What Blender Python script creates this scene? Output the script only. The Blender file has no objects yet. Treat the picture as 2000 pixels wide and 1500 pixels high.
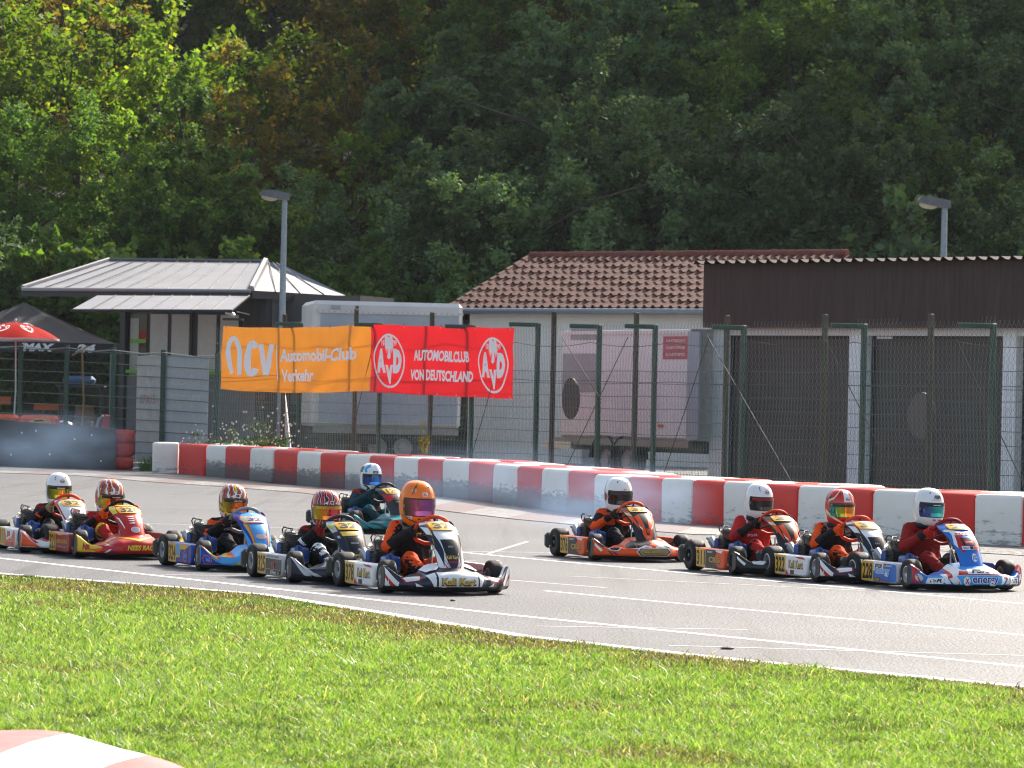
import bpy, bmesh, math, random
import numpy as np
from mathutils import Vector, Matrix, noise
from mathutils.bvhtree import BVHTree
from mathutils.geometry import tessellate_polygon
R = math.radians
S = bpy.context.scene
COL = S.collection
random.seed(7)
rng = np.random.default_rng(7)

# ---------------------------------------------------------------- camera
EYE = Vector((0, 0, 1.45))
F = 7500.0
CAMROT = Matrix.Rotation(math.pi/2 + math.atan(45/7500), 3, 'X') @ Matrix.Rotation(R(1.2), 3, 'Z')
cd = bpy.data.cameras.new('camera'); cam = bpy.data.objects.new('camera', cd); COL.objects.link(cam)
cd.sensor_width = 36; cd.lens = 135; cd.clip_start = .5; cd.clip_end = 2000
cd.dof.use_dof = True; cd.dof.focus_distance = 31.5; cd.dof.aperture_fstop = 10.0
cam.matrix_world = Matrix.Translation(EYE) @ CAMROT.to_4x4()
S.camera = cam
# ---------------------------------------------------------------- world, sun, exposure
SUN_AZ, SUN_EL = R(30), R(37)
w = bpy.data.worlds.new('World'); S.world = w; w.use_nodes = True
nt = w.node_tree; bg = nt.nodes['Background']
sky = nt.nodes.new('ShaderNodeTexSky'); sky.sky_type = 'NISHITA'; sky.sun_disc = False
sky.sun_elevation = SUN_EL; sky.sun_rotation = SUN_AZ; sky.air_density = 1.0; sky.dust_density = 3.0; sky.ozone_density = .5
wm = nt.nodes.new('ShaderNodeMix'); wm.data_type = 'RGBA'; wm.blend_type = 'MULTIPLY'; wm.inputs[0].default_value = 1; wm.inputs[7].default_value = (1.08, 1.0, .90, 1)
nt.links.new(sky.outputs[0], wm.inputs[6]); nt.links.new(wm.outputs[2], bg.inputs[0]); bg.inputs[1].default_value = 0.15
sd = bpy.data.lights.new('sun', 'SUN'); sd.energy = 4.2; sd.angle = R(.5); sd.color = (1, .95, .86)
sun = bpy.data.objects.new('sun', sd); COL.objects.link(sun)
SV = Vector((math.sin(SUN_AZ)*math.cos(SUN_EL), math.cos(SUN_AZ)*math.cos(SUN_EL), math.sin(SUN_EL)))
sun.rotation_euler = SV.to_track_quat('Z', 'Y').to_euler(); sun.location = (20, 60, 60)
S.view_settings.view_transform = 'Standard'; S.view_settings.look = 'None'
S.view_settings.gamma = 1; S.view_settings.exposure = .95
S.cycles.use_denoising = True
S.cycles.filter_width = 1.1; S.cycles.max_bounces = 8; S.cycles.diffuse_bounces = 5; S.cycles.glossy_bounces = 3
S.cycles.transmission_bounces = 4; S.cycles.transparent_max_bounces = 8; S.cycles.volume_bounces = 0
S.cycles.sample_clamp_indirect = 6; S.cycles.caustics_reflective = False; S.cycles.caustics_refractive = False

# ---------------------------------------------------------------- helpers
def at(px, py, Y):                       # the point at distance Y seen at a place of the 2000x1500 photograph
    d = CAMROT @ Vector(((px-1000)/F, (750-py)/F, -1)); return EYE + d*(Y/d.y)
def zat(px, py, Y): return at(px, py, Y).z
def gx(px, Y): return at(px, 795+10875/Y, Y).x

_mats = {}
def srgb(r, g, b):
    f = lambda c: ((c/255+.055)/1.055)**2.4 if c > 10 else c/255/12.92
    return (f(r), f(g), f(b))
def mat(name, color, rough=.5, metal=0, coat=0, var=0, vscale=8, bump=0, bscale=60, spec=.5, trans=0, stretch=None):
    if name in _mats: return _mats[name]
    m = bpy.data.materials.new(name); m.use_nodes = True; t = m.node_tree
    b = t.nodes['Principled BSDF']; b.inputs['Base Color'].default_value = (*color, 1)
    b.inputs['Roughness'].default_value = rough; b.inputs['Metallic'].default_value = metal
    b.inputs['Coat Weight'].default_value = coat; b.inputs['Coat Roughness'].default_value = .06
    b.inputs['Specular IOR Level'].default_value = spec
    m.diffuse_color = (*color, 1)
    if var or bump:
        tc = t.nodes.new('ShaderNodeTexCoord'); src = tc.outputs['Object']
        if stretch:
            mp = t.nodes.new('ShaderNodeMapping'); mp.inputs['Scale'].default_value = stretch
            t.links.new(src, mp.inputs[0]); src = mp.outputs[0]
    if var:
        n = t.nodes.new('ShaderNodeTexNoise'); n.inputs['Scale'].default_value = vscale; n.inputs['Detail'].default_value = 6
        n.inputs['Roughness'].default_value = .65
        t.links.new(src, n.inputs['Vector'])
        r = t.nodes.new('ShaderNodeValToRGB'); r.color_ramp.elements[0].position = .3; r.color_ramp.elements[1].position = .7
        r.color_ramp.elements[0].color = (*[c*(1-var) for c in color], 1); r.color_ramp.elements[1].color = (*[min(1, c*(1+var)) for c in color], 1)
        t.links.new(n.outputs[0], r.inputs[0]); t.links.new(r.outputs[0], b.inputs['Base Color'])
    if bump:
        n2 = t.nodes.new('ShaderNodeTexNoise'); n2.inputs['Scale'].default_value = bscale; n2.inputs['Detail'].default_value = 4
        t.links.new(src, n2.inputs['Vector'])
        bp = t.nodes.new('ShaderNodeBump'); bp.inputs['Strength'].default_value = bump; bp.inputs['Distance'].default_value = .02
        t.links.new(n2.outputs[0], bp.inputs['Height']); t.links.new(bp.outputs[0], b.inputs['Normal'])
    if trans:
        tr = t.nodes.new('ShaderNodeBsdfTranslucent'); tr.inputs[0].default_value = (*color, 1)
        mx = t.nodes.new('ShaderNodeMixShader'); mx.inputs[0].default_value = trans
        o = t.nodes['Material Output']
        t.links.new(b.outputs[0], mx.inputs[1]); t.links.new(tr.outputs[0], mx.inputs[2]); t.links.new(mx.outputs[0], o.inputs[0])
        src = b.inputs['Base Color'].links
        if src: t.links.new(src[0].from_socket, tr.inputs[0])
    _mats[name] = m; return m

class MB:
    """collects shapes and links them as one mesh object"""
    def __init__(self): self.v = []; self.f = []; self.m = []; self.s = []; self.mats = []
    def mi(self, m):
        if m not in self.mats: self.mats.append(m)
        return self.mats.index(m)
    def add(self, vs, fs, m, smooth=False):
        o = len(self.v); k = self.mi(m); self.v += [tuple(x) for x in vs]
        for f in fs: self.f.append(tuple(i+o for i in f)); self.m.append(k); self.s.append(smooth)
        return self
    def box(self, c, d, m, rot=None, bev=0):
        x, y, z = d[0]/2, d[1]/2, d[2]/2
        if bev:
            b = min(bev, x*.95, y*.95, z*.95); vs = []; idx = {}
            for sx in (-1, 1):
                for sy in (-1, 1):
                    for sz in (-1, 1):
                        for k, p in enumerate(((sx*x, sy*(y-b), sz*(z-b)), (sx*(x-b), sy*y, sz*(z-b)), (sx*(x-b), sy*(y-b), sz*z))):
                            idx[sx, sy, sz, k] = len(vs); vs.append(Vector(p))
            fs = []
            q = lambda a, k: idx[a[0], a[1], a[2], k]
            for s in (-1, 1):
                fs += [(q((s,-1,-1),0), q((s,1,-1),0), q((s,1,1),0), q((s,-1,1),0)), (q((-1,s,-1),1), q((1,s,-1),1), q((1,s,1),1), q((-1,s,1),1)), (q((-1,-1,s),2), q((1,-1,s),2), q((1,1,s),2), q((-1,1,s),2))]
            for a in (-1, 1):
                for b2 in (-1, 1):
                    fs += [(q((a,b2,-1),0), q((a,b2,1),0), q((a,b2,1),1), q((a,b2,-1),1)), (q((a,-1,b2),0), q((a,1,b2),0), q((a,1,b2),2), q((a,-1,b2),2)), (q((-1,a,b2),1), q((1,a,b2),1), q((1,a,b2),2), q((-1,a,b2),2))]
                    for c2 in (-1, 1): fs.append((q((a,b2,c2),0), q((a,b2,c2),1), q((a,b2,c2),2)))
        else:
            vs = [Vector((sx*x, sy*y, sz*z)) for sx in (-1, 1) for sy in (-1, 1) for sz in (-1, 1)]
            fs = [(0,1,3,2), (4,6,7,5), (0,4,5,1), (2,3,7,6), (0,2,6,4), (1,5,7,3)]
        if rot is not None: vs = [rot @ p for p in vs]
        c = Vector(c); return self.add([p+c for p in vs], fs, m)
    def tube(self, pts, r, m, n=8, closed=False, caps=True):
        pts = [Vector(p) for p in pts]; k = len(pts); rs = r if hasattr(r, '__len__') else [r]*k
        vs = []; fs = []; up = None
        for i, p in enumerate(pts):
            a = pts[(i-1) % k] if (closed or i > 0) else p; b = pts[(i+1) % k] if (closed or i < k-1) else p
            t = (b-a).normalized()
            if up is None: up = t.orthogonal().normalized()
            up = (up - t*up.dot(t));
            up = up.normalized() if up.length > 1e-6 else t.orthogonal().normalized()
            s = t.cross(up)
            vs += [p + (up*math.cos(2*math.pi*j/n) + s*math.sin(2*math.pi*j/n))*rs[i] for j in range(n)]
        for i in range(k if closed else k-1):
            o, q = i*n, ((i+1) % k)*n
            fs += [(o+j, o+(j+1) % n, q+(j+1) % n, q+j) for j in range(n)]
        if caps and not closed: fs += [tuple(range(n))[::-1], tuple((k-1)*n+j for j in range(n))]
        return self.add(vs, fs, m, n > 4)
    def lathe(self, prof, m, c=(0,0,0), axis='Z', n=24, close=False, smooth=True):
        vs = []; fs = []
        for (r, h) in prof:
            for j in range(n):
                a = 2*math.pi*j/n; x, y = r*math.cos(a), r*math.sin(a)
                vs.append({'Z': (x, y, h), 'Y': (x, h, y), 'X': (h, x, y)}[axis])
        k = len(prof)
        for i in range(k if close else k-1):
            o, q = i*n, ((i+1) % k)*n
            fs += [(o+j, o+(j+1) % n, q+(j+1) % n, q+j) for j in range(n)]
        c = Vector(c); return self.add([Vector(v)+c for v in vs], fs, m, smooth)
    def grid(self, fn, us, vs_, m, smooth=True, closev=False):
        P = [fn(u, v) for v in vs_ for u in us]; nu, nv = len(us), len(vs_)
        fs = [(j*nu+i, j*nu+i+1, ((j+1) % nv)*nu+i+1, ((j+1) % nv)*nu+i) for j in range(nv if closev else nv-1) for i in range(nu-1)]
        return self.add(P, fs, m, smooth)
    def prism(self, poly, m, fn, d0, d1):
        """outline poly[(a,b)] pushed from depth d0 to d1; fn(a,b,d)->point"""
        n = len(poly); vs = [fn(a, b, d0) for a, b in poly] + [fn(a, b, d1) for a, b in poly]
        tri = tessellate_polygon([[Vector((a, b, 0)) for a, b in poly]])
        fs = [tuple(t) for t in tri] + [tuple(i+n for i in t[::-1]) for t in tri] + [(i, (i+1) % n, (i+1) % n+n, i+n) for i in range(n)]
        return self.add(vs, fs, m)
    def sphere(self, c, r, m, n=12, k=8):
        r = r if hasattr(r, '__len__') else (r, r, r); c = Vector(c)
        vs = [Vector((r[0]*math.sin(math.pi*i/k)*math.cos(2*math.pi*j/n), r[1]*math.sin(math.pi*i/k)*math.sin(2*math.pi*j/n), r[2]*math.cos(math.pi*i/k)))+c for i in range(k+1) for j in range(n)]
        fs = [(i*n+j, i*n+(j+1) % n, (i+1)*n+(j+1) % n, (i+1)*n+j) for i in range(k) for j in range(n)]
        return self.add(vs, fs, m, True)
    def mesh(self, name, sharp=35):
        me = bpy.data.meshes.new(name); me.from_pydata(self.v, [], self.f)
        for m in self.mats: me.materials.append(m)
        me.polygons.foreach_set('material_index', self.m); me.polygons.foreach_set('use_smooth', self.s)
        me.update()
        if any(self.s) and sharp: me.set_sharp_from_angle(angle=R(sharp))
        return me
    def build(self, name, parent=None, **k): return link(name, self.mesh(name, **k), parent)

def link(name, me, parent=None, loc=None):
    o = bpy.data.objects.new(name, me); COL.objects.link(o)
    if parent: o.parent = parent
    if loc: o.location = loc
    return o
def empty(name, loc=(0,0,0), rz=0):
    o = bpy.data.objects.new(name, None); COL.objects.link(o); o.location = loc; o.rotation_euler = (0, 0, rz); o.empty_display_size = .2; return o
def tag(o, label=None, cat=None, group=None, kind=None):
    for k, v in (('label', label), ('category', cat), ('group', group), ('kind', kind)):
        if v: o[k] = v
    return o
def copy_tree(o, parent=None):
    c = o.copy(); COL.objects.link(c)
    if parent: c.parent = parent
    for ch in list(o.children): copy_tree(ch, c)
    return c

# flat lettering and shapes laid onto a surface map(u,v)->point,normal
_tx = {}
def text2d(s, bold=.02, shear=0.0):
    k = (s, bold, shear)
    if k in _tx: return _tx[k]
    cu = bpy.data.curves.new('lettering', 'FONT'); cu.body = s; cu.size = 1; cu.offset = bold; cu.shear = shear; cu.resolution_u = 3
    o = bpy.data.objects.new('lettering', cu); COL.objects.link(o)
    dg = bpy.context.evaluated_depsgraph_get(); me = bpy.data.meshes.new_from_object(o.evaluated_get(dg))
    V = np.array([v.co[:2] for v in me.vertices]); Fc = [tuple(p.vertices) for p in me.polygons]
    bpy.data.objects.remove(o); bpy.data.curves.remove(cu); bpy.data.meshes.remove(me)
    V = V - (V.min(0)+V.max(0))/2; V = V/np.maximum(V.max(0)-V.min(0), 1e-6)
    _tx[k] = (V, Fc); return _tx[k]
def shape(pts):
    return np.array(pts, float), [tuple(t) for t in tessellate_polygon([[Vector((a, b, 0)) for a, b in pts]])]
def ell(u, v, a, b, n=24): return shape([(u+a*math.cos(2*math.pi*i/n), v+b*math.sin(2*math.pi*i/n)) for i in range(n)])
def ring(u, v, a, b, t, n=36):
    p = [(u+k*math.cos(2*math.pi*i/n)*1, 0) for i in range(1) for k in (1,)]
    P = [(u+a*math.cos(2*math.pi*i/n), v+b*math.sin(2*math.pi*i/n)) for i in range(n)] + [(u+a*(1-t)*math.cos(2*math.pi*i/n), v+b*(1-t)*math.sin(2*math.pi*i/n)) for i in range(n)]
    return np.array(P), [(i, (i+1) % n, (i+1) % n+n, i+n) for i in range(n)]
def rect(u0, v0, u1, v1): return shape([(u0, v0), (u1, v0), (u1, v1), (u0, v1)])
def rrect(u, v, w, h, r, k=5):
    P = []
    for cx, cy, a0 in ((1,1,0), (-1,1,90), (-1,-1,180), (1,-1,270)):
        P += [(u+cx*(w/2-r)+r*math.cos(R(a0+90*i/k)), v+cy*(h/2-r)+r*math.sin(R(a0+90*i/k))) for i in range(k+1)]
    return shape(P)
def word(s, u, v, w, h, rot=0, bold=.02, shear=0.0):
    V, Fc = text2d(s, bold, shear); V = V*np.array([w, h]); c, n = math.cos(R(rot)), math.sin(R(rot))
    return np.stack([V[:, 0]*c - V[:, 1]*n + u, V[:, 0]*n + V[:, 1]*c + v], 1), Fc
def decal(mb, shp, fmap, m, step, off):
    V, Fc = shp; bm = bmesh.new(); vs = [bm.verts.new((a, b, 0)) for a, b in V]
    for f in Fc:
        try: bm.faces.new([vs[i] for i in f])
        except ValueError: pass
    for ax in (0, 1):
        lo, hi = V[:, ax].min(), V[:, ax].max(); st = step[ax] if hasattr(step, '__len__') else step
        if not st: continue
        k = math.floor(lo/st)+1
        while k*st < hi:
            co = [0, 0, 0]; co[ax] = k*st; no = [0, 0, 0]; no[ax] = 1
            bmesh.ops.bisect_plane(bm, geom=bm.verts[:]+bm.edges[:]+bm.faces[:], plane_co=co, plane_no=no, dist=1e-6); k += 1
    bm.verts.index_update(); P = []
    bad = set()
    for v in bm.verts:
        r = fmap(v.co.x, v.co.y)
        if r is None: bad.add(v.index); P.append((0, 0, 0))
        else: P.append(r[0] + r[1]*off)
    fs = [tuple(v.index for v in f.verts) for f in bm.faces if not any(v.index in bad for v in f.verts)]
    bm.free(); mb.add(P, fs, m, True)
def fmap_of(fn, ref):
    ref = Vector(ref)
    def g(u, v, e=.004):
        p = fn(u, v); a = fn(u+e, v)-fn(u-e, v); b = fn(u, v+e)-fn(u, v-e); n = a.cross(b)
        n = n.normalized() if n.length > 1e-9 else ref
        if n.dot(ref) < 0: n = -n
        return p, n
    return g
def fmap_ray(bvh, o, ux, uy, d):
    o, ux, uy, d = Vector(o), Vector(ux), Vector(uy), Vector(d).normalized()
    def g(u, v):
        h = bvh.ray_cast(o + ux*u + uy*v - d*1.0, d)
        return None if h[0] is None else (h[0], h[1] if h[1].dot(d) < 0 else -h[1])
    return g
def interp(keys, t):
    if t <= keys[0][0]: return np.array(keys[0][1], float)
    for (a, x), (b, y) in zip(keys, keys[1:]):
        if t <= b:
            k = (t-a)/(b-a); k = k*k*(3-2*k); return np.array(x, float)*(1-k) + np.array(y, float)*k
    return np.array(keys[-1][1], float)
def lin(keys, t):
    for (a, x), (b, y) in zip(keys, keys[1:]):
        if t <= b:
            k = max(0, (t-a)/(b-a)); return np.array(x, float)*(1-k) + np.array(y, float)*k
    return np.array(keys[-1][1], float)
def linspace(a, b, n): return [a+(b-a)*i/(n-1) for i in range(n)]
def remesh(mb, vox, smooth=4, name='body'):
    o = mb.build(name); md = o.modifiers.new('r', 'REMESH'); md.mode = 'VOXEL'; md.voxel_size = vox
    s = o.modifiers.new('s', 'SMOOTH'); s.iterations = smooth; s.factor = .5
    dg = bpy.context.evaluated_depsgraph_get(); me = bpy.data.meshes.new_from_object(o.evaluated_get(dg))
    bpy.data.objects.remove(o); return me
def pill(mb, c, r, m, e=.45, n=20, k=12):
    """soft rounded box"""
    pw = lambda v: math.copysign(abs(v)**e, v); c = Vector(c)
    mb.grid(lambda u, v: c+Vector((r[0]*pw(math.cos(u))*pw(math.cos(v)), r[1]*pw(math.sin(u))*pw(math.cos(v)), r[2]*pw(math.sin(v)))), linspace(-math.pi, math.pi, n+1), linspace(-math.pi/2, math.pi/2, k+1), m)
def capsule(mb, p0, r0, p1, r1, m, n=12):
    p0, p1 = Vector(p0), Vector(p1); t = (p1-p0).normalized()
    pts = []; rs = []
    for a in (-88, -60, -30): pts.append(p0+t*r0*math.sin(R(a))); rs.append(r0*math.cos(R(a)))
    pts += [p0, p1]; rs += [r0, r1]
    for a in (30, 60, 88): pts.append(p1+t*r1*math.sin(R(a))); rs.append(r1*math.cos(R(a)))
    mb.tube(pts, rs, m, n)
# ---------------------------------------------------------------- kart and driver kit
PAL = dict(black=(.012,.012,.014), white=(.78,.78,.78), navy=(.015,.018,.04), red=(.5,.018,.015), dkred=(.27,.012,.012), orange=(.85,.085,.008), amber=(.75,.42,.02), gold=(.6,.36,.03), yellow=(.78,.55,.04),
           blue=(.02,.16,.55), sky=(.06,.35,.75), royal=(.015,.04,.32), teal=(.01,.22,.24), dkteal=(.012,.05,.065), grey=(.25,.25,.26), silver=(.5,.5,.52), dkgrey=(.035,.036,.04), tan=(.35,.25,.13), cream=(.75,.68,.42), magenta=(.5,.05,.25), lime=(.4,.5,.05))
def paint(n): return mat('bodywork '+n, PAL[n], .32, coat=.18, spec=.3, var=.06, vscale=14)
def cloth(n): return mat('fabric '+n, PAL[n], .8, var=.12, vscale=25, bump=.25, bscale=90, spec=.2)
RUB = mat('tyre rubber', (.011,.011,.012), .62, var=.3, vscale=14, bump=.06, bscale=160, spec=.3)
ALU = mat('brushed aluminium', (.5,.5,.5), .38, .85, var=.15, vscale=30)
STEEL = mat('frame steel', (.2,.21,.22), .35, .8, var=.2, vscale=20)
BLK = mat('black plastic', (.014,.014,.015), .42, var=.2, vscale=20)
RIMB = mat('black wheel metal', (.02,.02,.022), .35, .4)
CAST = mat('dark cast metal', (.05,.05,.052), .42, .55, var=.3, vscale=40); FIN = mat('cooling fin metal', (.15,.15,.155), .34, .8, var=.2, vscale=40)
BLUP = mat('blue moulded plastic', (.015,.07,.28), .32, coat=.3, var=.1, vscale=15)
FRC = mat('frame colour', (.05,.05,.055), .3, .6)
HOLE = mat('dark opening', (.006,.006,.007), .8)

def mk_tyre(Rr, W, rr):
    h = W/2; mb = MB()
    mb.lathe([(rr, -h*.86), (rr+.014, -h*.97), (Rr*.82, -h), (Rr*.93, -h*.93), (Rr*.985, -h*.76), (Rr, -h*.45), (Rr*1.003, 0), (Rr, h*.45), (Rr*.985, h*.76), (Rr*.93, h*.93), (Rr*.82, h), (rr+.014, h*.97), (rr, h*.86)], RUB, axis='Y', n=36, close=True)
    cr = paint('cream')
    for a0 in (200, 20, 120):
        P = [(r*math.cos(R(a0+k)), -h*f, r*math.sin(R(a0+k))) for r, f in ((rr+.020, 1.0), (Rr*.80, 1.02)) for k in (0, 4, 8, 12)]
        if a0 == 200: mb.add(P, [(i, i+1, i+5, i+4) for i in range(3)], cr)
        P = [(Rr*1.006*math.cos(R(a0+k)), y, Rr*1.006*math.sin(R(a0+k))) for y in (-h*.62, -h*.3) for k in (0, 5, 10, 14)]
        if a0 != 120: mb.add(P, [(i, i+1, i+5, i+4) for i in range(3)], cr)
    return mb.mesh('tyre', sharp=60)
def mk_rim(rr, W, m):
    h = W/2; mb = MB()
    mb.lathe([(rr+.004, -h*.9), (rr-.006, -h*.93), (rr-.009, -h*.6), (rr-.02, -h*.30), (rr-.026, -h*.2), (.026, -h*.22), (.024, -h*.55), (.012, -h*.6), (0, -h*.6)], m, axis='Y', n=28)
    mb.lathe([(rr+.004, h*.9), (rr-.006, h*.9), (rr-.012, h*.1), (.0, 0)], m, axis='Y', n=20)
    for k in range(3): mb.lathe([(.006, -h*.3), (.006, -h*.2), (0, -h*.31)], STEEL, (.036*math.cos(R(90+120*k)), 0, .036*math.sin(R(90+120*k))), 'Y', 8)
    for k in range(6):
        a = R(60*k+30); mb.lathe([(.0065, -h*.235), (0, -h*.236)], HOLE, (.047*math.cos(a), 0, .047*math.sin(a)), 'Y', 8)
    return mb.mesh('rim', sharp=40)
TYRE_F, TYRE_R = mk_tyre(.128, .108, .067), mk_tyre(.138, .14, .067)
RIMS = {n: (mk_rim(.067, .108, m), mk_rim(.067, .14, m)) for n, m in (('alu', ALU), ('black', RIMB), ('bronze', mat('bronze metal', (.22,.15,.07), .35, .8)))}

def mk_engine():
    mb = MB()
    mb.box((-.60,-.27,.12), (.20,.15,.13), CAST, bev=.03)
    for k in range(8): mb.box((-.60,-.28,.185+k*.0135), (.168-.004*abs(k-4),.155,.006), CAST, bev=.002)
    mb.box((-.60,-.28,.235), (.125,.115,.12), CAST); mb.box((-.68,-.345,.24), (.07,.05,.13), BLUP, bev=.012)
    ax = Vector((.45,-.89,0)).normalized(); sd = Vector((ax.y*-1, ax.x, 0)); c = Vector((-.60,-.28,.293)); Z = Vector((0,0,1))
    for k in range(15):
        a = R(-84+k*12); d = sd*math.sin(a)+Z*math.cos(a)*.92; n = ax.cross(d).normalized()*.0022
        P = [c+ax*s*.070*(1 if r > .05 else .6)+d*r+n*q for q in (-1, 1) for s, r in ((-1,.02), (1,.02), (1,.088), (.5,.106), (-.5,.106), (-1,.088))]
        mb.add(P, [(0,1,2,3,4,5), (11,10,9,8,7,6)]+[(i, (i+1) % 6, (i+1) % 6+6, i+6) for i in range(6)], FIN)
    mb.lathe([(.03,0), (.03,.012), (.012,.02), (.012,.045), (0,.045)], ALU, (-.60,-.28,.375), 'Z', 10)
    mb.tube([(-.60,-.28,.415), (-.57,-.33,.42), (-.53,-.36,.39), (-.50,-.36,.31)], .006, BLK, 6)
    mb.tube([(-.70,-.30,.30), (-.70,-.33,.40), (-.66,-.33,.425), (-.60,-.31,.42)], .006, BLK, 6)
    return mb.mesh('engine')
def mk_airbox():
    mb = MB(); pill(mb, (-.36,-.285,.205), (.105,.064,.068), BLUP);
    mb.tube([(-.30,-.30,.25), (-.27,-.325,.262)], [.034,.034], BLUP, 14)
    mb.lathe([(.024, 0), (.0, 0)], HOLE, (-.27,-.3255,.2625), 'Y', 12)
    mb.tube([(-.45,-.28,.21), (-.53,-.28,.20)], .026, BLK, 10)
    return mb.mesh('airbox')
def mk_exhaust():
    mb = MB()
    mb.box((-.80,-.335,.245), (.17,.06,.085), ALU, Matrix.Rotation(R(32), 3, 'Y'), .02)
    mb.tube([(-.68,-.30,.17), (-.74,-.34,.19), (-.78,-.345,.23)], .022, STEEL, 10)
    mb.tube([(-.86,-.34,.285), (-.93,-.345,.29)], .014, STEEL, 8)
    return mb.mesh('exhaust')
def mk_frame():
    mb = MB(); r = .015
    for s in (-1, 1):
        mb.tube([(.16,.17*s,.07), (-.05,.25*s,.06), (-.45,.29*s,.055), (-.80,.27*s,.06), (-1.05,.27*s,.09)], r, FRC, 8)
        mb.tube([(0,.22*s,.065), (0,.36*s,.09)], r, FRC, 8); mb.box((0,.375*s,.115), (.035,.03,.10), STEEL, bev=.005)
        mb.tube([(-.2,.28*s,.06), (-.2,.44*s,.08), (-.7,.44*s,.08), (-.7,.28*s,.06)], .010, STEEL, 6)
        mb.tube([(-.2,.36*s,.16), (-.2,.45*s,.17), (-.7,.45*s,.17), (-.7,.3*s,.14)], .008, STEEL, 6)
        mb.tube([(.0,.36*s,.10), (-.07,.05*s,.10)], .007, ALU, 6)
        mb.tube([(.16,.13*s,.07), (.33,.13*s,.08)], .010, STEEL, 6); mb.tube([(.10,.16*s,.09), (.26,.12*s,.2)], .007, STEEL, 6)
        mb.box((-.95,.27*s,.12), (.05,.035,.09), ALU, bev=.006)
    for x, y in ((.16,.17), (-.45,.29), (-1.05,.27)): mb.tube([(x,-y,.065), (x,y,.065)], r, FRC, 8)
    mb.box((-.14,0,.045), (.66,.46,.004), ALU)
    mb.tube([(.05,0,.09), (-.23,0,.46)], .011, STEEL, 8)
    mb.tube([(.05,.10,.07), (-.06,.05,.33), (-.12,0,.35), (-.06,-.05,.33), (.05,-.10,.07)], .007, STEEL, 6)
    return mb.mesh('frame')
def mk_axle():
    mb = MB(); mb.tube([(-.95,-.52,.138), (-.95,.52,.138)], .0155, STEEL, 10)
    mb.lathe([(.085,-.004), (.085,.004), (.02,.004), (.02,-.004)], STEEL, (-.95,.16,.138), 'Y', 24, True); mb.lathe([(.10,-.004), (.10,.004), (.02,.004), (.02,-.004)], STEEL, (-.95,-.22,.138), 'Y', 24, True)
    return mb.mesh('rear_axle')
def mk_seat():
    mb = MB(); K = [(0,(-.38,.075)), (.2,(-.52,.045)), (.42,(-.66,.05)), (.6,(-.75,.13)), (.8,(-.79,.27)), (1,(-.815,.40))]
    H = [(0,.05), (.3,.13), (.55,.17), (.8,.12), (1,.05)]
    def f(u, v):
        p = lin(K, v); q = lin(K, min(1, v+.03))-lin(K, max(0, v-.03)); q = q/np.linalg.norm(q); n = np.array([q[1]*-1, q[0]])*-1
        n = np.array([-q[1], q[0]]);
        if n[0] < 0 and v > .3: n = -n
        if v <= .3 and n[1] < 0: n = -n
        k = abs(u)**2.2*float(lin([(a, (b,)) for a, b in H], v)[0]); y = .172*math.sin(u*1.35)/math.sin(1.35)
        return Vector((p[0]+n[0]*k, y, p[1]+n[1]*k))
    m = mat('seat shell', (.03,.032,.036), .35, var=.2, vscale=30)
    us, vs = linspace(-1, 1, 15), linspace(0, 1, 16); mb.grid(f, us, vs, m)
    mb.grid(lambda u, v: f(u, v)+Vector((-.006*v, 0, -.006)), us, vs, m)
    return mb.mesh('seat', sharp=0)
WC, WN = Vector((-.225,0,.475)), Vector((-.80,0,.60)); WU = Vector((.60,0,.80)); WR = .138
def mk_wheel(mrim, mdark):
    mb = MB(); P = []
    for k in range(40):
        a = 2*math.pi*k/40; r = WR*(1 if math.sin(a) > -.75 else .93); P.append(WC+Vector((0,1,0))*math.cos(a)*r+WU*math.sin(a)*r)
    mb.tube(P, .0155, mrim, 10, True)
    for a in (90, 210, 330): mb.tube([WC+WN*-.02, WC+(Vector((0,1,0))*math.cos(R(a))+WU*math.sin(R(a)))*WR], .009, mdark, 8)
    mb.lathe([(.032,-.012), (.032,.012), (0,.012)], mdark, WC, 'X', 14)
    return mb
def mk_bumper():
    mb = MB(); mb.box((-1.145,0,.135), (.075,1.06,.115), BLK, bev=.03)
    for s in (-1, 1): mb.box((-1.11,.50*s,.15), (.09,.10,.15), BLK, bev=.025); mb.tube([(-1.0,.25*s,.09), (-1.13,.25*s,.13)], .012, STEEL, 8)
    return mb.mesh('rear_bumper')
def mk_pedal(s):
    mb = MB(); mb.tube([(.10,.11*s,.05), (.10,.11*s,.17)], .007, STEEL, 6); mb.tube([(.10,.07*s,.17), (.10,.15*s,.17)], .008, STEEL, 6); return mb.mesh('pedal')
ENGINE, AIRBOX, EXHAUST, FRAME, AXLE, SEAT, BUMPER = mk_engine(), mk_airbox(), mk_exhaust(), mk_frame(), mk_axle(), mk_seat(), mk_bumper()
PEDALS = [mk_pedal(-1), mk_pedal(1)]

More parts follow.
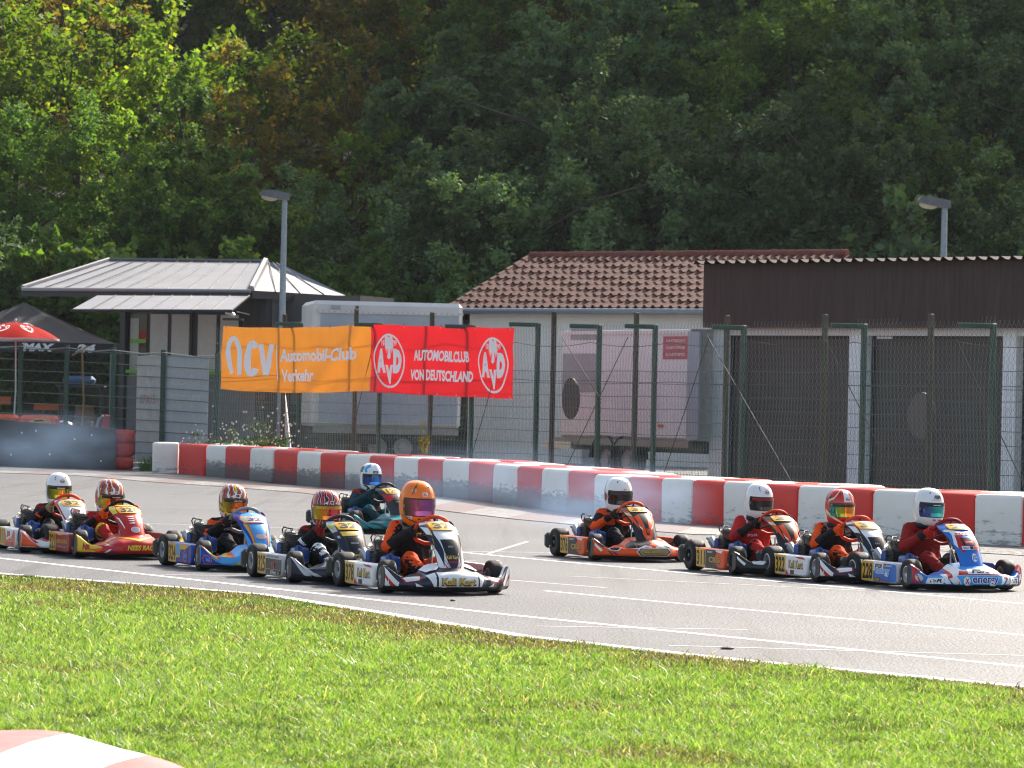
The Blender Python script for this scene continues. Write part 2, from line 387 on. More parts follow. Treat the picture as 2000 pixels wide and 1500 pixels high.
NK = [(0, [(.345,.035), (.405,.062), (.42,.11), (.40,.16), (.335,.195), (.25,.222), (.15,.25)]),
      (.30, [(.335,.035), (.395,.062), (.405,.11), (.38,.155), (.31,.185), (.22,.205), (.13,.225)]),
      (.52, [(.27,.035), (.34,.06), (.345,.10), (.32,.13), (.26,.142), (.18,.15), (.12,.155)]),
      (.76, [(.17,.035), (.255,.06), (.258,.095), (.24,.122), (.21,.125), (.165,.12), (.13,.115)]),
      (1.0, [(.06,.04), (.135,.06), (.15,.12), (.145,.175), (.12,.208), (.09,.215), (.07,.195)])]
def nose_fn(s, t):
    a = abs(s); K = interp(NK, min(a, 1)); n = len(K)-1; x = min(max(t, 0), 1)*n; i = min(int(x), n-1); f = x-i
    p0, p1, p2, p3 = K[max(i-1, 0)], K[i], K[i+1], K[min(i+2, n)]
    p = .5*((2*p1)+(-p0+p2)*f+(2*p0-5*p1+4*p2-p3)*f*f+(-p0+3*p1-3*p2+p3)*f**3)
    return Vector((p[0], .515*s, p[1]))
NOSEMAP = fmap_of(nose_fn, (1, 0, .8))
def pan_fn(u, v):
    hw = float(lin([(0,(.092,)), (.1,(.112,)), (.35,(.122,)), (.58,(.138,)), (.80,(.157,)), (.92,(.140,)), (1,(.095,))], min(max(v, 0), 1))[0])
    b = math.sin(math.pi*min(max(v, 0), 1)); x = .305-.40*v+.055*b; z = .175+.375*v+.055*b
    k = abs(u)**2.4; wrap = (.035+.085*v)*k
    return Vector((x-wrap, hw*u*(1-.06*u*u), z-.02*k*(1-v)))
PANMAP = fmap_of(pan_fn, (1, 0, .8))
def pod_map(u, v): return Vector((u, -.5052, v)), Vector((0, -1, 0))

def mk_nose(base, decals):
    mb = MB(); b = paint(base); us, ts = linspace(-1, 1, 57), linspace(0, 1, 25)
    mb.grid(nose_fn, us, ts, b)
    mb.grid(lambda u, v: nose_fn(u, v)+Vector((-.012, 0, -.010)), us, ts, BLK)
    mb.grid(lambda u, v: nose_fn(u, 0)*(1-v)+(nose_fn(u, 0)+Vector((-.16, 0, -.006)))*v, us, [0, 1], BLK)
    for s in (-1, 1): mb.add([nose_fn(s, t) for t in ts], [tuple(range(25))], BLK)
    for i, (sh, c) in enumerate(decals): decal(mb, sh, NOSEMAP, paint(c), (.06, .05), .0012+.0006*i)
    return mb.mesh('nose', sharp=50)
def mk_panel(base, decals):
    mb = MB(); b = paint(base); us, ts = linspace(-1, 1, 29), linspace(0, 1, 29)
    mb.grid(pan_fn, us, ts, b); mb.grid(lambda u, v: pan_fn(u, v)+Vector((-.008, 0, -.006)), us, ts, BLK)
    for i, (sh, c) in enumerate(decals): decal(mb, sh, PANMAP, paint(c), (.1, .05), .0010+.0006*i)
    return mb.mesh('front_panel', sharp=50)
def mk_pod(base, decals, edge=None):
    mb = MB(); b = paint(base); e = paint(edge or base); x0, x1, z0, z1 = -.80, -.13, .035, .215; rf = .055; rb = .02
    def outl(i):
        P = []
        for cx, cz, a0, r in ((x1-rf, z1-rf, 0, rf), (x0+rb, z1-rb, 90, rb), (x0+rb, z0+rb, 180, rb), (x1-rf, z0+rf, 270, rf)):
            P += [(cx+(r-i)*math.cos(R(a0+90*k/5)), cz+(r-i)*math.sin(R(a0+90*k/5))) for k in range(6)]
        return P
    L = [(-.42, .012), (-.42, 0), (-.485, 0), (-.499, .005), (-.505, .016)]
    rings = [[(x, y, z) for x, z in outl(i)] for y, i in L]; n = len(rings[0])
    mb.add([p for r in rings for p in r], [(k*n+j, k*n+(j+1) % n, (k+1)*n+(j+1) % n, (k+1)*n+j) for k in range(4) for j in range(n)], e, True)
    mb.add(rings[4], [tuple(range(n))], b); mb.add(rings[0], [tuple(range(n))], BLK)
    for i, (sh, c) in enumerate(decals): decal(mb, sh, pod_map, paint(c), 0, .0006+.0006*i)
    me = mb.mesh('side_pod', sharp=45)
    mb2 = MB(); mb2.add([(x, -y, z) for r in rings for x, y, z in r], [(k*n+j, k*n+(j+1) % n, (k+1)*n+(j+1) % n, (k+1)*n+j) for k in range(4) for j in range(n)]+[tuple(range(4*n, 5*n)), tuple(range(n))], b, True)
    return me, mb2.mesh('side_pod', sharp=45)

# ---- driver
BONES = [('pelvis',(-.64,.06,.15),.085,(-.64,-.06,.15),.085,0), ('torso',(-.64,.055,.16),.088,(-.645,.07,.42),.085,0), ('torso',(-.64,-.055,.16),.088,(-.645,-.07,.42),.085,0), ('chest',(-.60,0,.20),.085,(-.60,0,.43),.088,0),
         ('shoulder',(-.64,.0,.475),.068,(-.625,.145,.485),.062,0), ('shoulder',(-.64,.0,.475),.068,(-.625,-.145,.485),.062,0), ('neck',(-.63,0,.47),.055,(-.59,0,.56),.05,5)]
for s in (-1, 1):
    BONES += [('uarm',(-.62,.15*s,.48),.064,(-.475,.275*s,.335),.049,1), ('farm',(-.475,.275*s,.335),.049,(-.315,.165*s,.452),.036,2),
              ('thigh',(-.60,.085*s,.135),.083,(-.235,.165*s,.262),.056,3), ('shin',(-.235,.165*s,.262),.055,(.035,.115*s,.105),.038,4)]
def mk_body():
    mb = MB(); m = cloth('black')
    for b in BONES: capsule(mb, b[1], b[2], b[3], b[4], m, 14)
    me = remesh(mb, .0095, 7)
    for v in me.vertices:
        c = v.co; d = noise.noise(c*15)*.009 + noise.noise(Vector((c.x*26, c.y*26, c.z*60)))*.007
        v.co = c + v.normal*d
    me.polygons.foreach_set('use_smooth', [True]*len(me.polygons)); me.update()
    C = np.array([p.center for p in me.polygons]); N = np.array([p.normal for p in me.polygons])
    D = []; T = []
    for b in BONES:
        a, e = np.array(b[1]), np.array(b[3]); t = np.clip(((C-a)@(e-a))/((e-a)@(e-a)), 0, 1)
        D.append(np.linalg.norm(C-a-t[:, None]*(e-a), axis=1)-(b[2]*(1-t)+b[4]*t)); T.append(t)
    k = np.argmin(D, 0)
    Vc = np.array([v.co for v in me.vertices]); Dv = []; Tv = []
    for b in BONES:
        a, e = np.array(b[1]), np.array(b[3]); t = np.clip(((Vc-a)@(e-a))/((e-a)@(e-a)), 0, 1); Dv.append(np.linalg.norm(Vc-a-t[:, None]*(e-a), axis=1)-(b[2]*(1-t)+b[4]*t)); Tv.append(t)
    kv = np.argmin(Dv, 0); wv = np.clip((Vc[:, 2]-.12)/.36, 0, 1); ids = np.array([b[5] for b in BONES])[kv]; tv = np.array(Tv)[kv, np.arange(len(Vc))]
    wv = np.where(ids == 2, np.minimum(wv, 1)*(1-.5*tv), wv); wv = np.where((ids == 3) | (ids == 4), 0, wv)
    for _ in range(6):
        acc = np.zeros_like(wv); cnt = np.zeros_like(wv); E = np.array([e.vertices for e in me.edges]); np.add.at(acc, E[:, 0], wv[E[:, 1]]); np.add.at(acc, E[:, 1], wv[E[:, 0]]); np.add.at(cnt, E[:, 0], 1); np.add.at(cnt, E[:, 1], 1); wv = .5*wv+.5*acc/np.maximum(cnt, 1)
    return me, C, N, np.array([b[5] for b in BONES])[k], np.array(T)[k, np.arange(len(C))], wv
BODY, BC, BN, BI, BT, BW = mk_body()
_bb = bmesh.new(); _bb.from_mesh(BODY); BVH = BVHTree.FromBMesh(_bb); _bb.free()
def mk_suit(fn, decals=(), drop=0.0):
    me = BODY.copy(); me.materials.clear(); names = []; idx = []
    wob = np.array([noise.noise(Vector(c)*22) for c in BC])
    for c, n, b, t, q in zip(BC, BN, BI, BT, wob):
        k = fn(int(b), float(t)+.06*q, Vector(c)+Vector((.012*q,)*3), Vector(n))
        if k not in names: names.append(k)
        idx.append(names.index(k))
    for k in names: me.materials.append(cloth(k))
    me.polygons.foreach_set('material_index', idx)
    if decals:
        mb = MB()
        for (sh, o, ux, uy, d, c) in decals: decal(mb, sh, fmap_ray(BVH, o, ux, uy, d), cloth(c), .03, .002)
        if mb.v:
            d2 = mb.mesh('d'); bm = bmesh.new(); bm.from_mesh(me); off = len(me.materials)
            for m in d2.materials: me.materials.append(m)
            bm2 = bmesh.new(); bm2.from_mesh(d2)
            vm = [bm.verts.new(v.co) for v in bm2.verts]
            for f in bm2.faces:
                try: nf = bm.faces.new([vm[v.index] for v in f.verts]); nf.material_index = f.material_index+off; nf.smooth = True
                except ValueError: pass
            bm.to_mesh(me); bm.free(); bm2.free(); bpy.data.meshes.remove(d2)
    if drop:                             # a smaller driver sits lower in the seat
        for i, v in enumerate(me.vertices):
            if i < len(BW): v.co.z -= drop*BW[i]
            else: v.co.z -= drop*min(1, max(0, (v.co.z-.12)/.36))*(1 if v.co.x < -.42 or v.co.z > .32 else 0)
    return me
def mk_glove(s, c):
    """hand closed round the wheel: palm, four fingers of their own, thumb"""
    mb = MB(); m = cloth(c[0]); m2 = cloth(c[1]); a = R(168) if s > 0 else R(12)
    ang = math.pi+R(6) if s < 0 else R(10)
    rad = Vector((0,1,0))*math.cos(ang)+WU*math.sin(ang); tan = Vector((0,1,0))*-math.sin(ang)+WU*math.cos(ang)
    if tan.z < 0: tan = -tan
    g = WC+rad*WR; out = WN
    capsule(mb, Vector((-.34,.18*s,.442)), .035, Vector((-.31,.16*s,.456)), .032, m2, 12)
    capsule(mb, g+rad*.012+out*.032-tan*.022, .020, g+rad*.014+out*.030+tan*.024, .019, m, 10)
    capsule(mb, Vector((-.31,.16*s,.456)), .030, g+rad*.012+out*.032, .026, m, 12)
    for k, (o, l) in enumerate(((-.033,.8), (-.012,.95), (.010,1.0), (.031,.92))):
        b = g+tan*o; r = .0095 if k else .0085
        P = [b+rad*.024+out*.026, b+rad*.032-out*.002, b+rad*.018-out*.026*l, b-rad*.006-out*.025*l]
        for p, q in zip(P, P[1:]): capsule(mb, p, r, q, r*.93, m, 8)
    P = [g+tan*.030+out*.036, g+tan*.050-rad*.010+out*.024, g+tan*.052-rad*.020+out*.002]
    for p, q in zip(P, P[1:]): capsule(mb, p, .0105, q, .0095, m, 8)
    return mb.mesh('glove', sharp=0)
def mk_boot(s, c):
    mb = MB(); m = cloth(c)
    capsule(mb, (.02,.117*s,.12), .042, (.05,.112*s,.075), .042, m); capsule(mb, (.04,.113*s,.065), .038, (.125,.105*s,.125), .033, m); capsule(mb, (.125,.105*s,.125), .033, (.155,.10*s,.165), .027, m)
    return mb.mesh('boot', sharp=0)
HK = [(.156,.006,.01,.01), (.150,.052,.058,.06), (.135,.082,.093,.095), (.108,.107,.122,.126), (.07,.123,.142,.146), (.03,.130,.150,.153), (-.01,.131,.152,.153), (-.05,.129,.155,.148), (-.085,.123,.161,.136), (-.115,.114,.160,.120), (-.14,.103,.152,.105), (-.158,.090,.136,.092)]
def helm_fn(az, z):
    K = HK; z = min(max(z, K[-1][0]), K[0][0])
    for a, b in zip(K, K[1:]):
        if z >= b[0]:
            f = (a[0]-z)/(a[0]-b[0]); break
    q = [a[i]*(1-f)+b[i]*f for i in (1, 2, 3)]
    c, s = math.cos(az), math.sin(az); e = 2/2.25
    x = (q[1] if c > 0 else q[2])*math.copysign(abs(c)**e, c); y = q[0]*math.copysign(abs(s)**e, s)
    return Vector((x, y, z))
def HELMAP(u, v):
    p = helm_fn(u, v); a = helm_fn(u+.03, v)-helm_fn(u-.03, v); b = helm_fn(u, v+.006)-helm_fn(u, v-.006); n = a.cross(b)
    n = n.normalized() if n.length > 1e-9 else Vector((0,0,1))
    return p, (n if n.dot(p) > 0 else -n)
def mk_helmet(shell, decals):
    mb = MB(); zs = []
    for a, b in zip(HK, HK[1:]): zs += [a[0], (a[0]+b[0])/2]
    zs.append(HK[-1][0])
    mb.grid(lambda u, v: helm_fn(u, v), linspace(-math.pi, math.pi, 41), zs, shell)
    mb.grid(lambda u, v: Vector((helm_fn(u, -1).x*v, helm_fn(u, -1).y*v, HK[-1][0]+.02*(1-v))), linspace(-math.pi, math.pi, 41), [1, .9, 0], BLK)
    decal(mb, rrect(0, -.024, 2.62, .128, .05), HELMAP, BLK, (.12, .02), .0012)
    for s in (-1, 1):
        decal(mb, rrect(.2*s, -.108, .24, .009, .004), HELMAP, HOLE, (.1, .02), .0012); decal(mb, ell(.5*s, .118, .06, .007, 10), HELMAP, HOLE, (.1, .02), .0012)
        decal(mb, ell(1.22*s, -.02, .09, .014, 12), HELMAP, STEEL, (.1, .02), .006)
    for i, (sh, c) in enumerate(decals): decal(mb, sh, HELMAP, paint(c) if isinstance(c, str) else c, (.1, .015), .0014+.0005*i)
    return mb.mesh('helmet', sharp=50)
def mk_visor(vm, band, txt=None, bcol='black', tcol='white'):
    mb = MB(); decal(mb, rrect(0, -.026, 2.45, .112, .045), HELMAP, vm, (.1, .012), .0055)
    if band: decal(mb, shape([(-1.05,.006), (1.05,.006), (.98,.0285), (-.98,.0285)]), HELMAP, paint(bcol), (.1, .012), .0062)
    if txt: decal(mb, word(txt, 0, .016, .55, .012, shear=.2), HELMAP, paint(tcol), (.1, .012), .0068)
    return mb.mesh('visor', sharp=0)
def mk_visor_mat(n, cols):
    """mirror coated visor whose coating shifts colour round its curve"""
    m = bpy.data.materials.new('visor '+n); m.use_nodes = True; t = m.node_tree; b = t.nodes['Principled BSDF']
    tc = t.nodes.new('ShaderNodeTexCoord'); sx = t.nodes.new('ShaderNodeSeparateXYZ'); t.links.new(tc.outputs['Object'], sx.inputs[0])
    nz = t.nodes.new('ShaderNodeTexNoise'); nz.inputs['Scale'].default_value = 9; t.links.new(tc.outputs['Object'], nz.inputs[0])
    mr = t.nodes.new('ShaderNodeMapRange'); mr.inputs[1].default_value = -.135; mr.inputs[2].default_value = .135; t.links.new(sx.outputs[1], mr.inputs[0])
    ad = t.nodes.new('ShaderNodeMath'); ad.operation = 'MULTIPLY_ADD'; ad.inputs[1].default_value = .25; t.links.new(nz.outputs[0], ad.inputs[0]); t.links.new(mr.outputs[0], ad.inputs[2])
    r = t.nodes.new('ShaderNodeValToRGB'); t.links.new(ad.outputs[0], r.inputs[0]); e = r.color_ramp.elements
    e[0].position = .12; e[0].color = (*cols[0], 1); e[1].position = 1.05 if False else 1.0; e[1].color = (*cols[-1], 1)
    for i, c in enumerate(cols[1:-1]): x = e.new(.12+.88*(i+1)/(len(cols)-1)); x.color = (*c, 1)
    t.links.new(r.outputs[0], b.inputs['Base Color']); b.inputs['Metallic'].default_value = .85; b.inputs['Roughness'].default_value = .09; b.inputs['Coat Weight'].default_value = .6
    return m
def mk_flame(n, cols, sc=13, dist=3.5):
    """painted flame swirls of several flat colours"""
    m = bpy.data.materials.new('helmet paint '+n); m.use_nodes = True; t = m.node_tree; b = t.nodes['Principled BSDF']
    tc = t.nodes.new('ShaderNodeTexCoord'); wv = t.nodes.new('ShaderNodeTexWave'); wv.wave_type = 'BANDS'; wv.bands_direction = 'Y'
    wv.inputs['Scale'].default_value = sc; wv.inputs['Distortion'].default_value = dist; wv.inputs['Detail'].default_value = 1.5; wv.inputs['Detail Scale'].default_value = 1.3
    t.links.new(tc.outputs['Object'], wv.inputs[0]); r = t.nodes.new('ShaderNodeValToRGB'); r.color_ramp.interpolation = 'CONSTANT'; e = r.color_ramp.elements
    e[0].position = 0; e[0].color = (*PAL[cols[0]], 1); e[1].position = 1-1/len(cols); e[1].color = (*PAL[cols[-1]], 1)
    for i, c in enumerate(cols[1:-1]): x = e.new((i+1)/len(cols)); x.color = (*PAL[c], 1)
    t.links.new(wv.outputs['Fac'], r.inputs[0]); t.links.new(r.outputs[0], b.inputs['Base Color']); b.inputs['Roughness'].default_value = .25; b.inputs['Coat Weight'].default_value = .25
    return m
WHITEH = mat('white gloss helmet', (.8,.8,.79), .2, coat=.4, var=.03)
ORH = mat('orange gloss helmet', (.95,.19,.002), .25, coat=.25, spec=.3, var=.08, vscale=6)
REDH = mat('red gloss helmet', (.6,.015,.012), .22, coat=.3, var=.05)
COLLAR = MB().lathe([(.07,-.02), (.105,-.018), (.118,.002), (.105,.022), (.07,.026)], mat('collar padding', (.012,.012,.014), .85, bump=.3), (-.59,0,.515), 'Z', 24, True).mesh('neck_collar', sharp=0)

def make_kart(loc, heading, klabel, plabel, L):
    k = empty('go_kart', (*loc, 0), R(heading-90)); tag(k, klabel, 'go-kart', 'go-karts racing along the track')
    link('frame', FRAME, k); link('rear_axle', AXLE, k); link('seat', SEAT, k); link('rear_bumper', BUMPER, k)
    e = link('engine', ENGINE, k); link('airbox', AIRBOX, e); link('exhaust', EXHAUST, k)
    for p in PEDALS: link('pedal', p, k)
    for x, y, ty, ri, z in ((0,.44,TYRE_F,0,.128), (-.95,.455,TYRE_R,1,.138)):
        for s in (-1, 1):
            wh = link('wheel', RIMS[L['rim']][ri], k, (x, y*s, z)); wh.rotation_euler = (0, random.uniform(0, 6) if s > 0 else 0, math.pi if s > 0 else 0)
            if x == 0: wh.rotation_euler.z += R(L.get('steer', -3))
            link('tyre', ty, wh)
    sw = mk_wheel(mat('wheel grip '+L['wheel'], PAL[L['wheel']] if L['wheel'] != 'red' else (.62,.05,.012), .6, spec=.3), BLK).mesh('steering_wheel'); lo = (0, 0, -.5*L.get('drop', 0)); link('steering_wheel', sw, k, lo)
    link('nose', mk_nose(*L['nose']), k); link('front_panel', mk_panel(*L['panel']), k, lo)
    a, b = mk_pod(*L['pod']); link('side_pod', a, k); link('side_pod', b, k)
    sc = L.get('scale', 1.0)
    d = link('person', mk_suit(L['suit'], L.get('suitmarks', ()), L.get('drop', 0)), None, k.location); d.rotation_euler = k.rotation_euler.copy(); tag(d, plabel, 'kart driver', 'helmeted drivers seated in the go-karts')
    for s in (-1, 1): link('glove', mk_glove(s, L['glove']), d, lo); link('boot', mk_boot(s, L['boot']), d)
    link('neck_collar', COLLAR, d, (0, 0, -L.get('drop', 0)))
    h = link('helmet', mk_helmet(L['shell'], L.get('hmarks', ())), d, (-.565, 0, .685-L.get('drop', 0))); h.rotation_euler = (R(L.get('hroll', 0)), R(L.get('hpitch', 4)), R(L.get('hyaw', 0))); h.scale = (.95*sc, .92*sc, .99*sc)
    link('visor', mk_visor(L['visor'], *L.get('vband', (True,))), h)
    return k, d
# ---------------------------------------------------------------- liveries
def mirror(*sh):                          # a shape and its mirror image
    out = []
    for P, c in sh: out += [(shape(P), c), (shape([(-a, b) for a, b in P]), c)]
    return out
def podnum(n, extra=()):
    return [(rect(-.795, .045, -.575, .208), 'amber'), (word(n, -.685, .126, .19, .135, bold=.035), 'black')] + list(extra)
def plate(n, v0=.70, v1=.93): return [(shape([(-.62, v0), (.62, v0), (.66, v1-.02), (.5, v1), (-.5, v1), (-.66, v1-.02)]), 'amber'), (word(n, 0, (v0+v1)/2, .95, (v1-v0)*.72, bold=.05), 'black')]
def hexa(u, v, a, b): return [(u-a, v), (u-a*.8, v+b), (u+a*.8, v+b), (u+a, v), (u+a*.8, v-b), (u-a*.8, v-b)]

# white, black and red karts lettered Kali Kart
def kali_nose():
    d = [(shape([(-.46,.60), (.46,.60), (.44,.46), (.36,.12), (.30,.07), (-.30,.07), (-.36,.12), (-.44,.46)]), 'white')]
    d += mirror(([(.52,.62), (.70,.72), (.80,.50), (.76,.30), (.55,.38)], 'red'), ([(.54,.60), (.69,.68), (.77,.50), (.74,.34), (.57,.40)], 'white'), ([(.42,.10), (.62,.30), (.60,.16), (.50,.07)], 'white'),
                ([(.82,.30), (.99,.62), (.99,.20), (.84,.10)], 'white'), ([(.84,.18), (.99,.44), (.99,.36), (.86,.10)], 'red'), ([(.74,.60), (.98,.92), (.98,.74), (.80,.52)], 'white'), ([(.10,.96), (.44,.98), (.42,.70), (.30,.66)], 'white'))
    return 'navy', d + [(word('Kali Kart', .0, .315, .54, .19, bold=.05), 'black'), (word('Kali Kart', .0, .325, .52, .155, bold=.025), 'gold')]
def kali_panel(n):
    d = mirror(([(.55,.92), (1.0,.85), (1.0,.45), (.62,.08), (.50,.30), (.66,.60)], 'navy'), ([(.60,.90), (.72,.90), (.74,.66), (.62,.68)], 'red'), ([(.72,.78), (.98,.80), (.98,.62), (.74,.60)], 'white'), ([(.30,.05), (.62,.20), (.42,.12), (.30,.02)], 'red'))
    d += [(shape([(-.50,.50), (.50,.50), (.46,.30), (.36,.20), (-.36,.20), (-.46,.30)]), 'black'), (word('CRG', 0, .37, .34, .028, shear=.3), 'silver'), (shape([(-.46,.24), (.46,.24), (.36,.13), (.15,.02), (-.15,.02), (-.36,.13)]), 'navy'), (word('Kali Kart', 0, .205, .80, .055, bold=.035), 'gold'), (word('DENICOL', 0, .135, .55, .032, bold=.03), 'red')]
    d += mirror(([(.34,.02), (.60,.14), (.50,.03)], 'red'))
    return 'white', d + [(word('Kali Kart', -.80, .57, .50, .05, 62), 'gold')] + plate(n)
def kali_pod(n): return 'white', podnum(n, [(word('Kali Kart', -.36, .135, .30, .075, bold=.05), 'black'), (word('Kali Kart', -.36, .138, .29, .062, bold=.015), 'gold'), (rect(-.47, .05, -.39, .085), 'dkgrey'), (word('GRK', -.43, .067, .06, .02), 'red'), (shape([(-.57,.045), (-.50,.045), (-.555,.09)]), 'red'), (shape([(-.38,.205), (-.20,.205), (-.16,.185), (-.30,.19)]), 'red')]), 'white'
def kali_suit(b, t, c, n):
    s = 1 if c.y > 0 else -1
    if b == 1: return 'orange' if n.y*s > -.05 and t > -.1 else 'black'
    if b == 2: return 'black' if t > .2 else ('orange' if n.y*s > .2 else 'black')
    if b == 3: return 'orange' if (n.z > -.1 or n.y*s > .2) and t > .1 and not (n.y*s > .55 and t < .55) else 'black'
    if b == 4: return 'orange' if n.z > .2 and t < .55 else 'black'
    if b == 0 and c.z > .42 and abs(c.y) > .05 and n.x > -.2: return 'grey' if abs(c.y) < .13 else 'orange'
    return 'black'
SLV_O, SLV_X, SLV_Z, SLV_D = (-.555,-.28,.425), (.55,-.42,-.62), (.62,-.1,.62), (-.35,.92,-.15)
def sleeve(s, c): return [(word(s, 0, 0, .14, .045, bold=.04), SLV_O, Vector(SLV_X).normalized(), Vector(SLV_Z).normalized(), SLV_D, c)]
def chest(s, c, w=.14, h=.03, z=.40, y=0): return [(word(s, 0, 0, w, h, bold=.03), (-.5, y, z), (0,1,0), (0,0,1), (-1,0,-.1), c)]
def thigh(s, c): return [(word(s, 0, 0, .16, .035, bold=.03), (-.40,-.2,.21), Vector((.92,0,.35)), Vector((-.35,0,.92)), (0,1,-.2), c)]

V_ROSE = mk_visor_mat('rose', [(.05,.06,.02), (.55,.10,.30), (.35,.08,.32), (.1,.02,.08)])
V_GOLD = mk_visor_mat('gold', [(.03,.04,.01), (.45,.42,.03), (.75,.55,.05), (.2,.2,.02)])
V_FIRE = mk_visor_mat('fire', [(.6,.45,.03), (.25,.08,.01), (.9,.16,.01), (.3,.05,.01)])
V_FIRE2 = mk_visor_mat('fire and green', [(.5,.45,.03), (.9,.16,.01), (.75,.10,.01), (.25,.3,.02)])
V_PINK = mk_visor_mat('pink', [(.55,.5,.03), (.8,.25,.02), (.8,.08,.12), (.75,.12,.04)])
V_BLUE = mk_visor_mat('blue', [(.01,.03,.15), (.02,.08,.4), (.05,.3,.9), (.03,.1,.5)])
V_DARK = mk_visor_mat('smoke', [(.012,.012,.014), (.04,.04,.045), (.02,.02,.022), (.01,.01,.01)])
V_RAIN = mk_visor_mat('rainbow', [(.02,.35,.3), (.3,.4,.03), (.85,.22,.01), (.5,.25,.02)])
V_TEAL = mk_visor_mat('green', [(.03,.03,.2), (.03,.12,.35), (.02,.5,.38), (.06,.08,.4)])
FL_RED = mk_flame('red', ['red', 'black', 'red', 'dkred', 'white', 'red', 'black'], 6, 6)
FL_MIX = mk_flame('mixed', ['red', 'black', 'red', 'yellow', 'black', 'dkred', 'red', 'white'], 6.5, 7)
FL_RBW = mk_flame('red and white', ['red', 'black', 'dkred', 'white', 'red', 'black'], 12, 4)

def h_arai(): return [(ring(.1, .082, .17, .017, .22, 24), 'black'), (word('Arai', .1, .082, .22, .018, bold=.03, shear=.2), 'black'), (shape([(-.55,.105), (-.42,.098), (-.40,.088), (-.47,.092)]), 'black')]
def h_bell(): return [(rrect(.08, .068, .30, .026, .012), 'white'), (word('BELL', .08, .068, .22, .015, bold=.05), 'red'), (rrect(-.85, -.098, .30, .022, .010), 'white'), (word('BELL', -.85, -.098, .2, .012, bold=.05), 'red')]
def h_lines(c): return [(shape([(s*(.35+.02), .148), (s*(.62), .10), (s*.70, .062), (s*.66, .062), (s*.58, .10), (s*.32, .148)]), c) for s in (-1, 1)]
KARTS = {}
def K(name, **k): KARTS[name] = k

K('kali', loc=(-.522, 29.719), heading=21.5,
  klabel='white, black and red go-kart with gold front lettering leading the left line, number 378', plabel='driver with a bright orange helmet and rose visor in an orange and black suit',
  L=dict(rim='alu', wheel='red', nose=kali_nose(), panel=kali_panel('37'), pod=kali_pod('378'), suit=kali_suit, suitmarks=sleeve('Kali', 'yellow')+chest('Kart', 'yellow', .12, .035, .44, -.03), glove=('black', 'black'), boot='black', shell=ORH,
         visor=V_ROSE, vband=(False,), scale=1.12, hmarks=h_bell()+h_lines('dkgrey')+[(shape([(-.30+k*.24,.098), (-.18+k*.24,.10), (-.20+k*.24,.078), (-.28+k*.24,.078)]), 'silver') for k in (-2, -1, 3)]+[(ell(u, z, .018, .0035, 8), 'black') for u, z in ((-.3,.135), (.1,.14), (.35,.128), (0,.125), (.22,.108), (-.15,.045), (.4,.045), (-.5,.115))]+
         [(shape([(-1.5,-.075), (-.9,-.105), (-.25,-.132), (-.25,-.138), (-.9,-.112), (-1.5,-.083)]), 'black'), (shape([(.25,-.10), (.28,-.15), (.22,-.15), (.19,-.10)]), 'red')]))
K('kali2', loc=(3.091, 33.144), heading=20.25,
  klabel='white go-kart with gold lettering on its side pod, number 322', plabel='driver with a red and white helmet and rainbow visor between two white helmets',
  L=dict(drop=0.045, rim='alu', wheel='red', nose=kali_nose(), panel=kali_panel('32'), pod=kali_pod('322'), suit=kali_suit, suitmarks=sleeve('KALI', 'yellow')+chest('Kali', 'yellow', .10, .03, .44, -.03), glove=('orange', 'black'), boot='black', shell=REDH,
         visor=V_RAIN, vband=(True, None, 'navy'), hmarks=[(shape([(-.22,.150), (.22,.150), (.36,.05), (-.16,.05)]), 'white'), (ring(.1, .075, .15, .015, .22, 24), 'black'), (word('Arai', .1, .075, .2, .015, bold=.03), 'black')]+
         [(shape([(s*.5,.146), (s*.62,.146), (s*1.0,.085), (s*1.5,.06), (s*1.5,.045), (s*.95,.07)]), 'cream') for s in (-1, 1)]+[(shape([(s*1.7,-.02), (s*.9,-.085), (s*.15,-.135), (s*.15,-.147), (s*.95,-.105), (s*1.7,-.06)]), 'cream') for s in (-1, 1)]+[(shape([(s*1.7,.06), (s*1.3,.10), (s*1.25,.09), (s*1.7,.04)]), 'navy') for s in (-1, 1)]))
def crg_nose():
    d = mirror(([(.02,.86), (.20,.86), (.44,.74), (.50,.56), (.36,.40), (.10,.50), (.02,.60)], 'black'), ([(.04,.46), (.16,.52), (.30,.42), (.44,.44), (.30,.38), (.14,.45), (.04,.42)], 'white'),
               ([(.56,.52), (.62,.66), (.78,.56), (.76,.40), (.62,.36)], 'white'), ([(.58,.52), (.63,.63), (.76,.54), (.74,.42), (.63,.39)], 'black'), ([(.82,.60), (.98,.90), (.98,.60), (.86,.44)], 'black'), ([(.86,.36), (.98,.50), (.98,.42), (.88,.28)], 'white'),
               ([(.40,.10), (.80,.10), (.70,.02), (.40,.02)], 'black'), ([(.62,.22), (.70,.34), (.73,.34), (.66,.22)], 'black'), ([(.69,.22), (.77,.34), (.80,.34), (.73,.22)], 'black'))
    return 'orange', d + [(shape(hexa(0, .30, .34, .115)), 'white'), (shape(hexa(0, .30, .325, .098)), 'black'), (shape(hexa(0, .30, .30, .082)), 'tan'), (word('CRG', 0, .30, .44, .11, bold=.05), 'black'), (word('CRG', 0, .305, .42, .085, bold=.02), 'gold')]
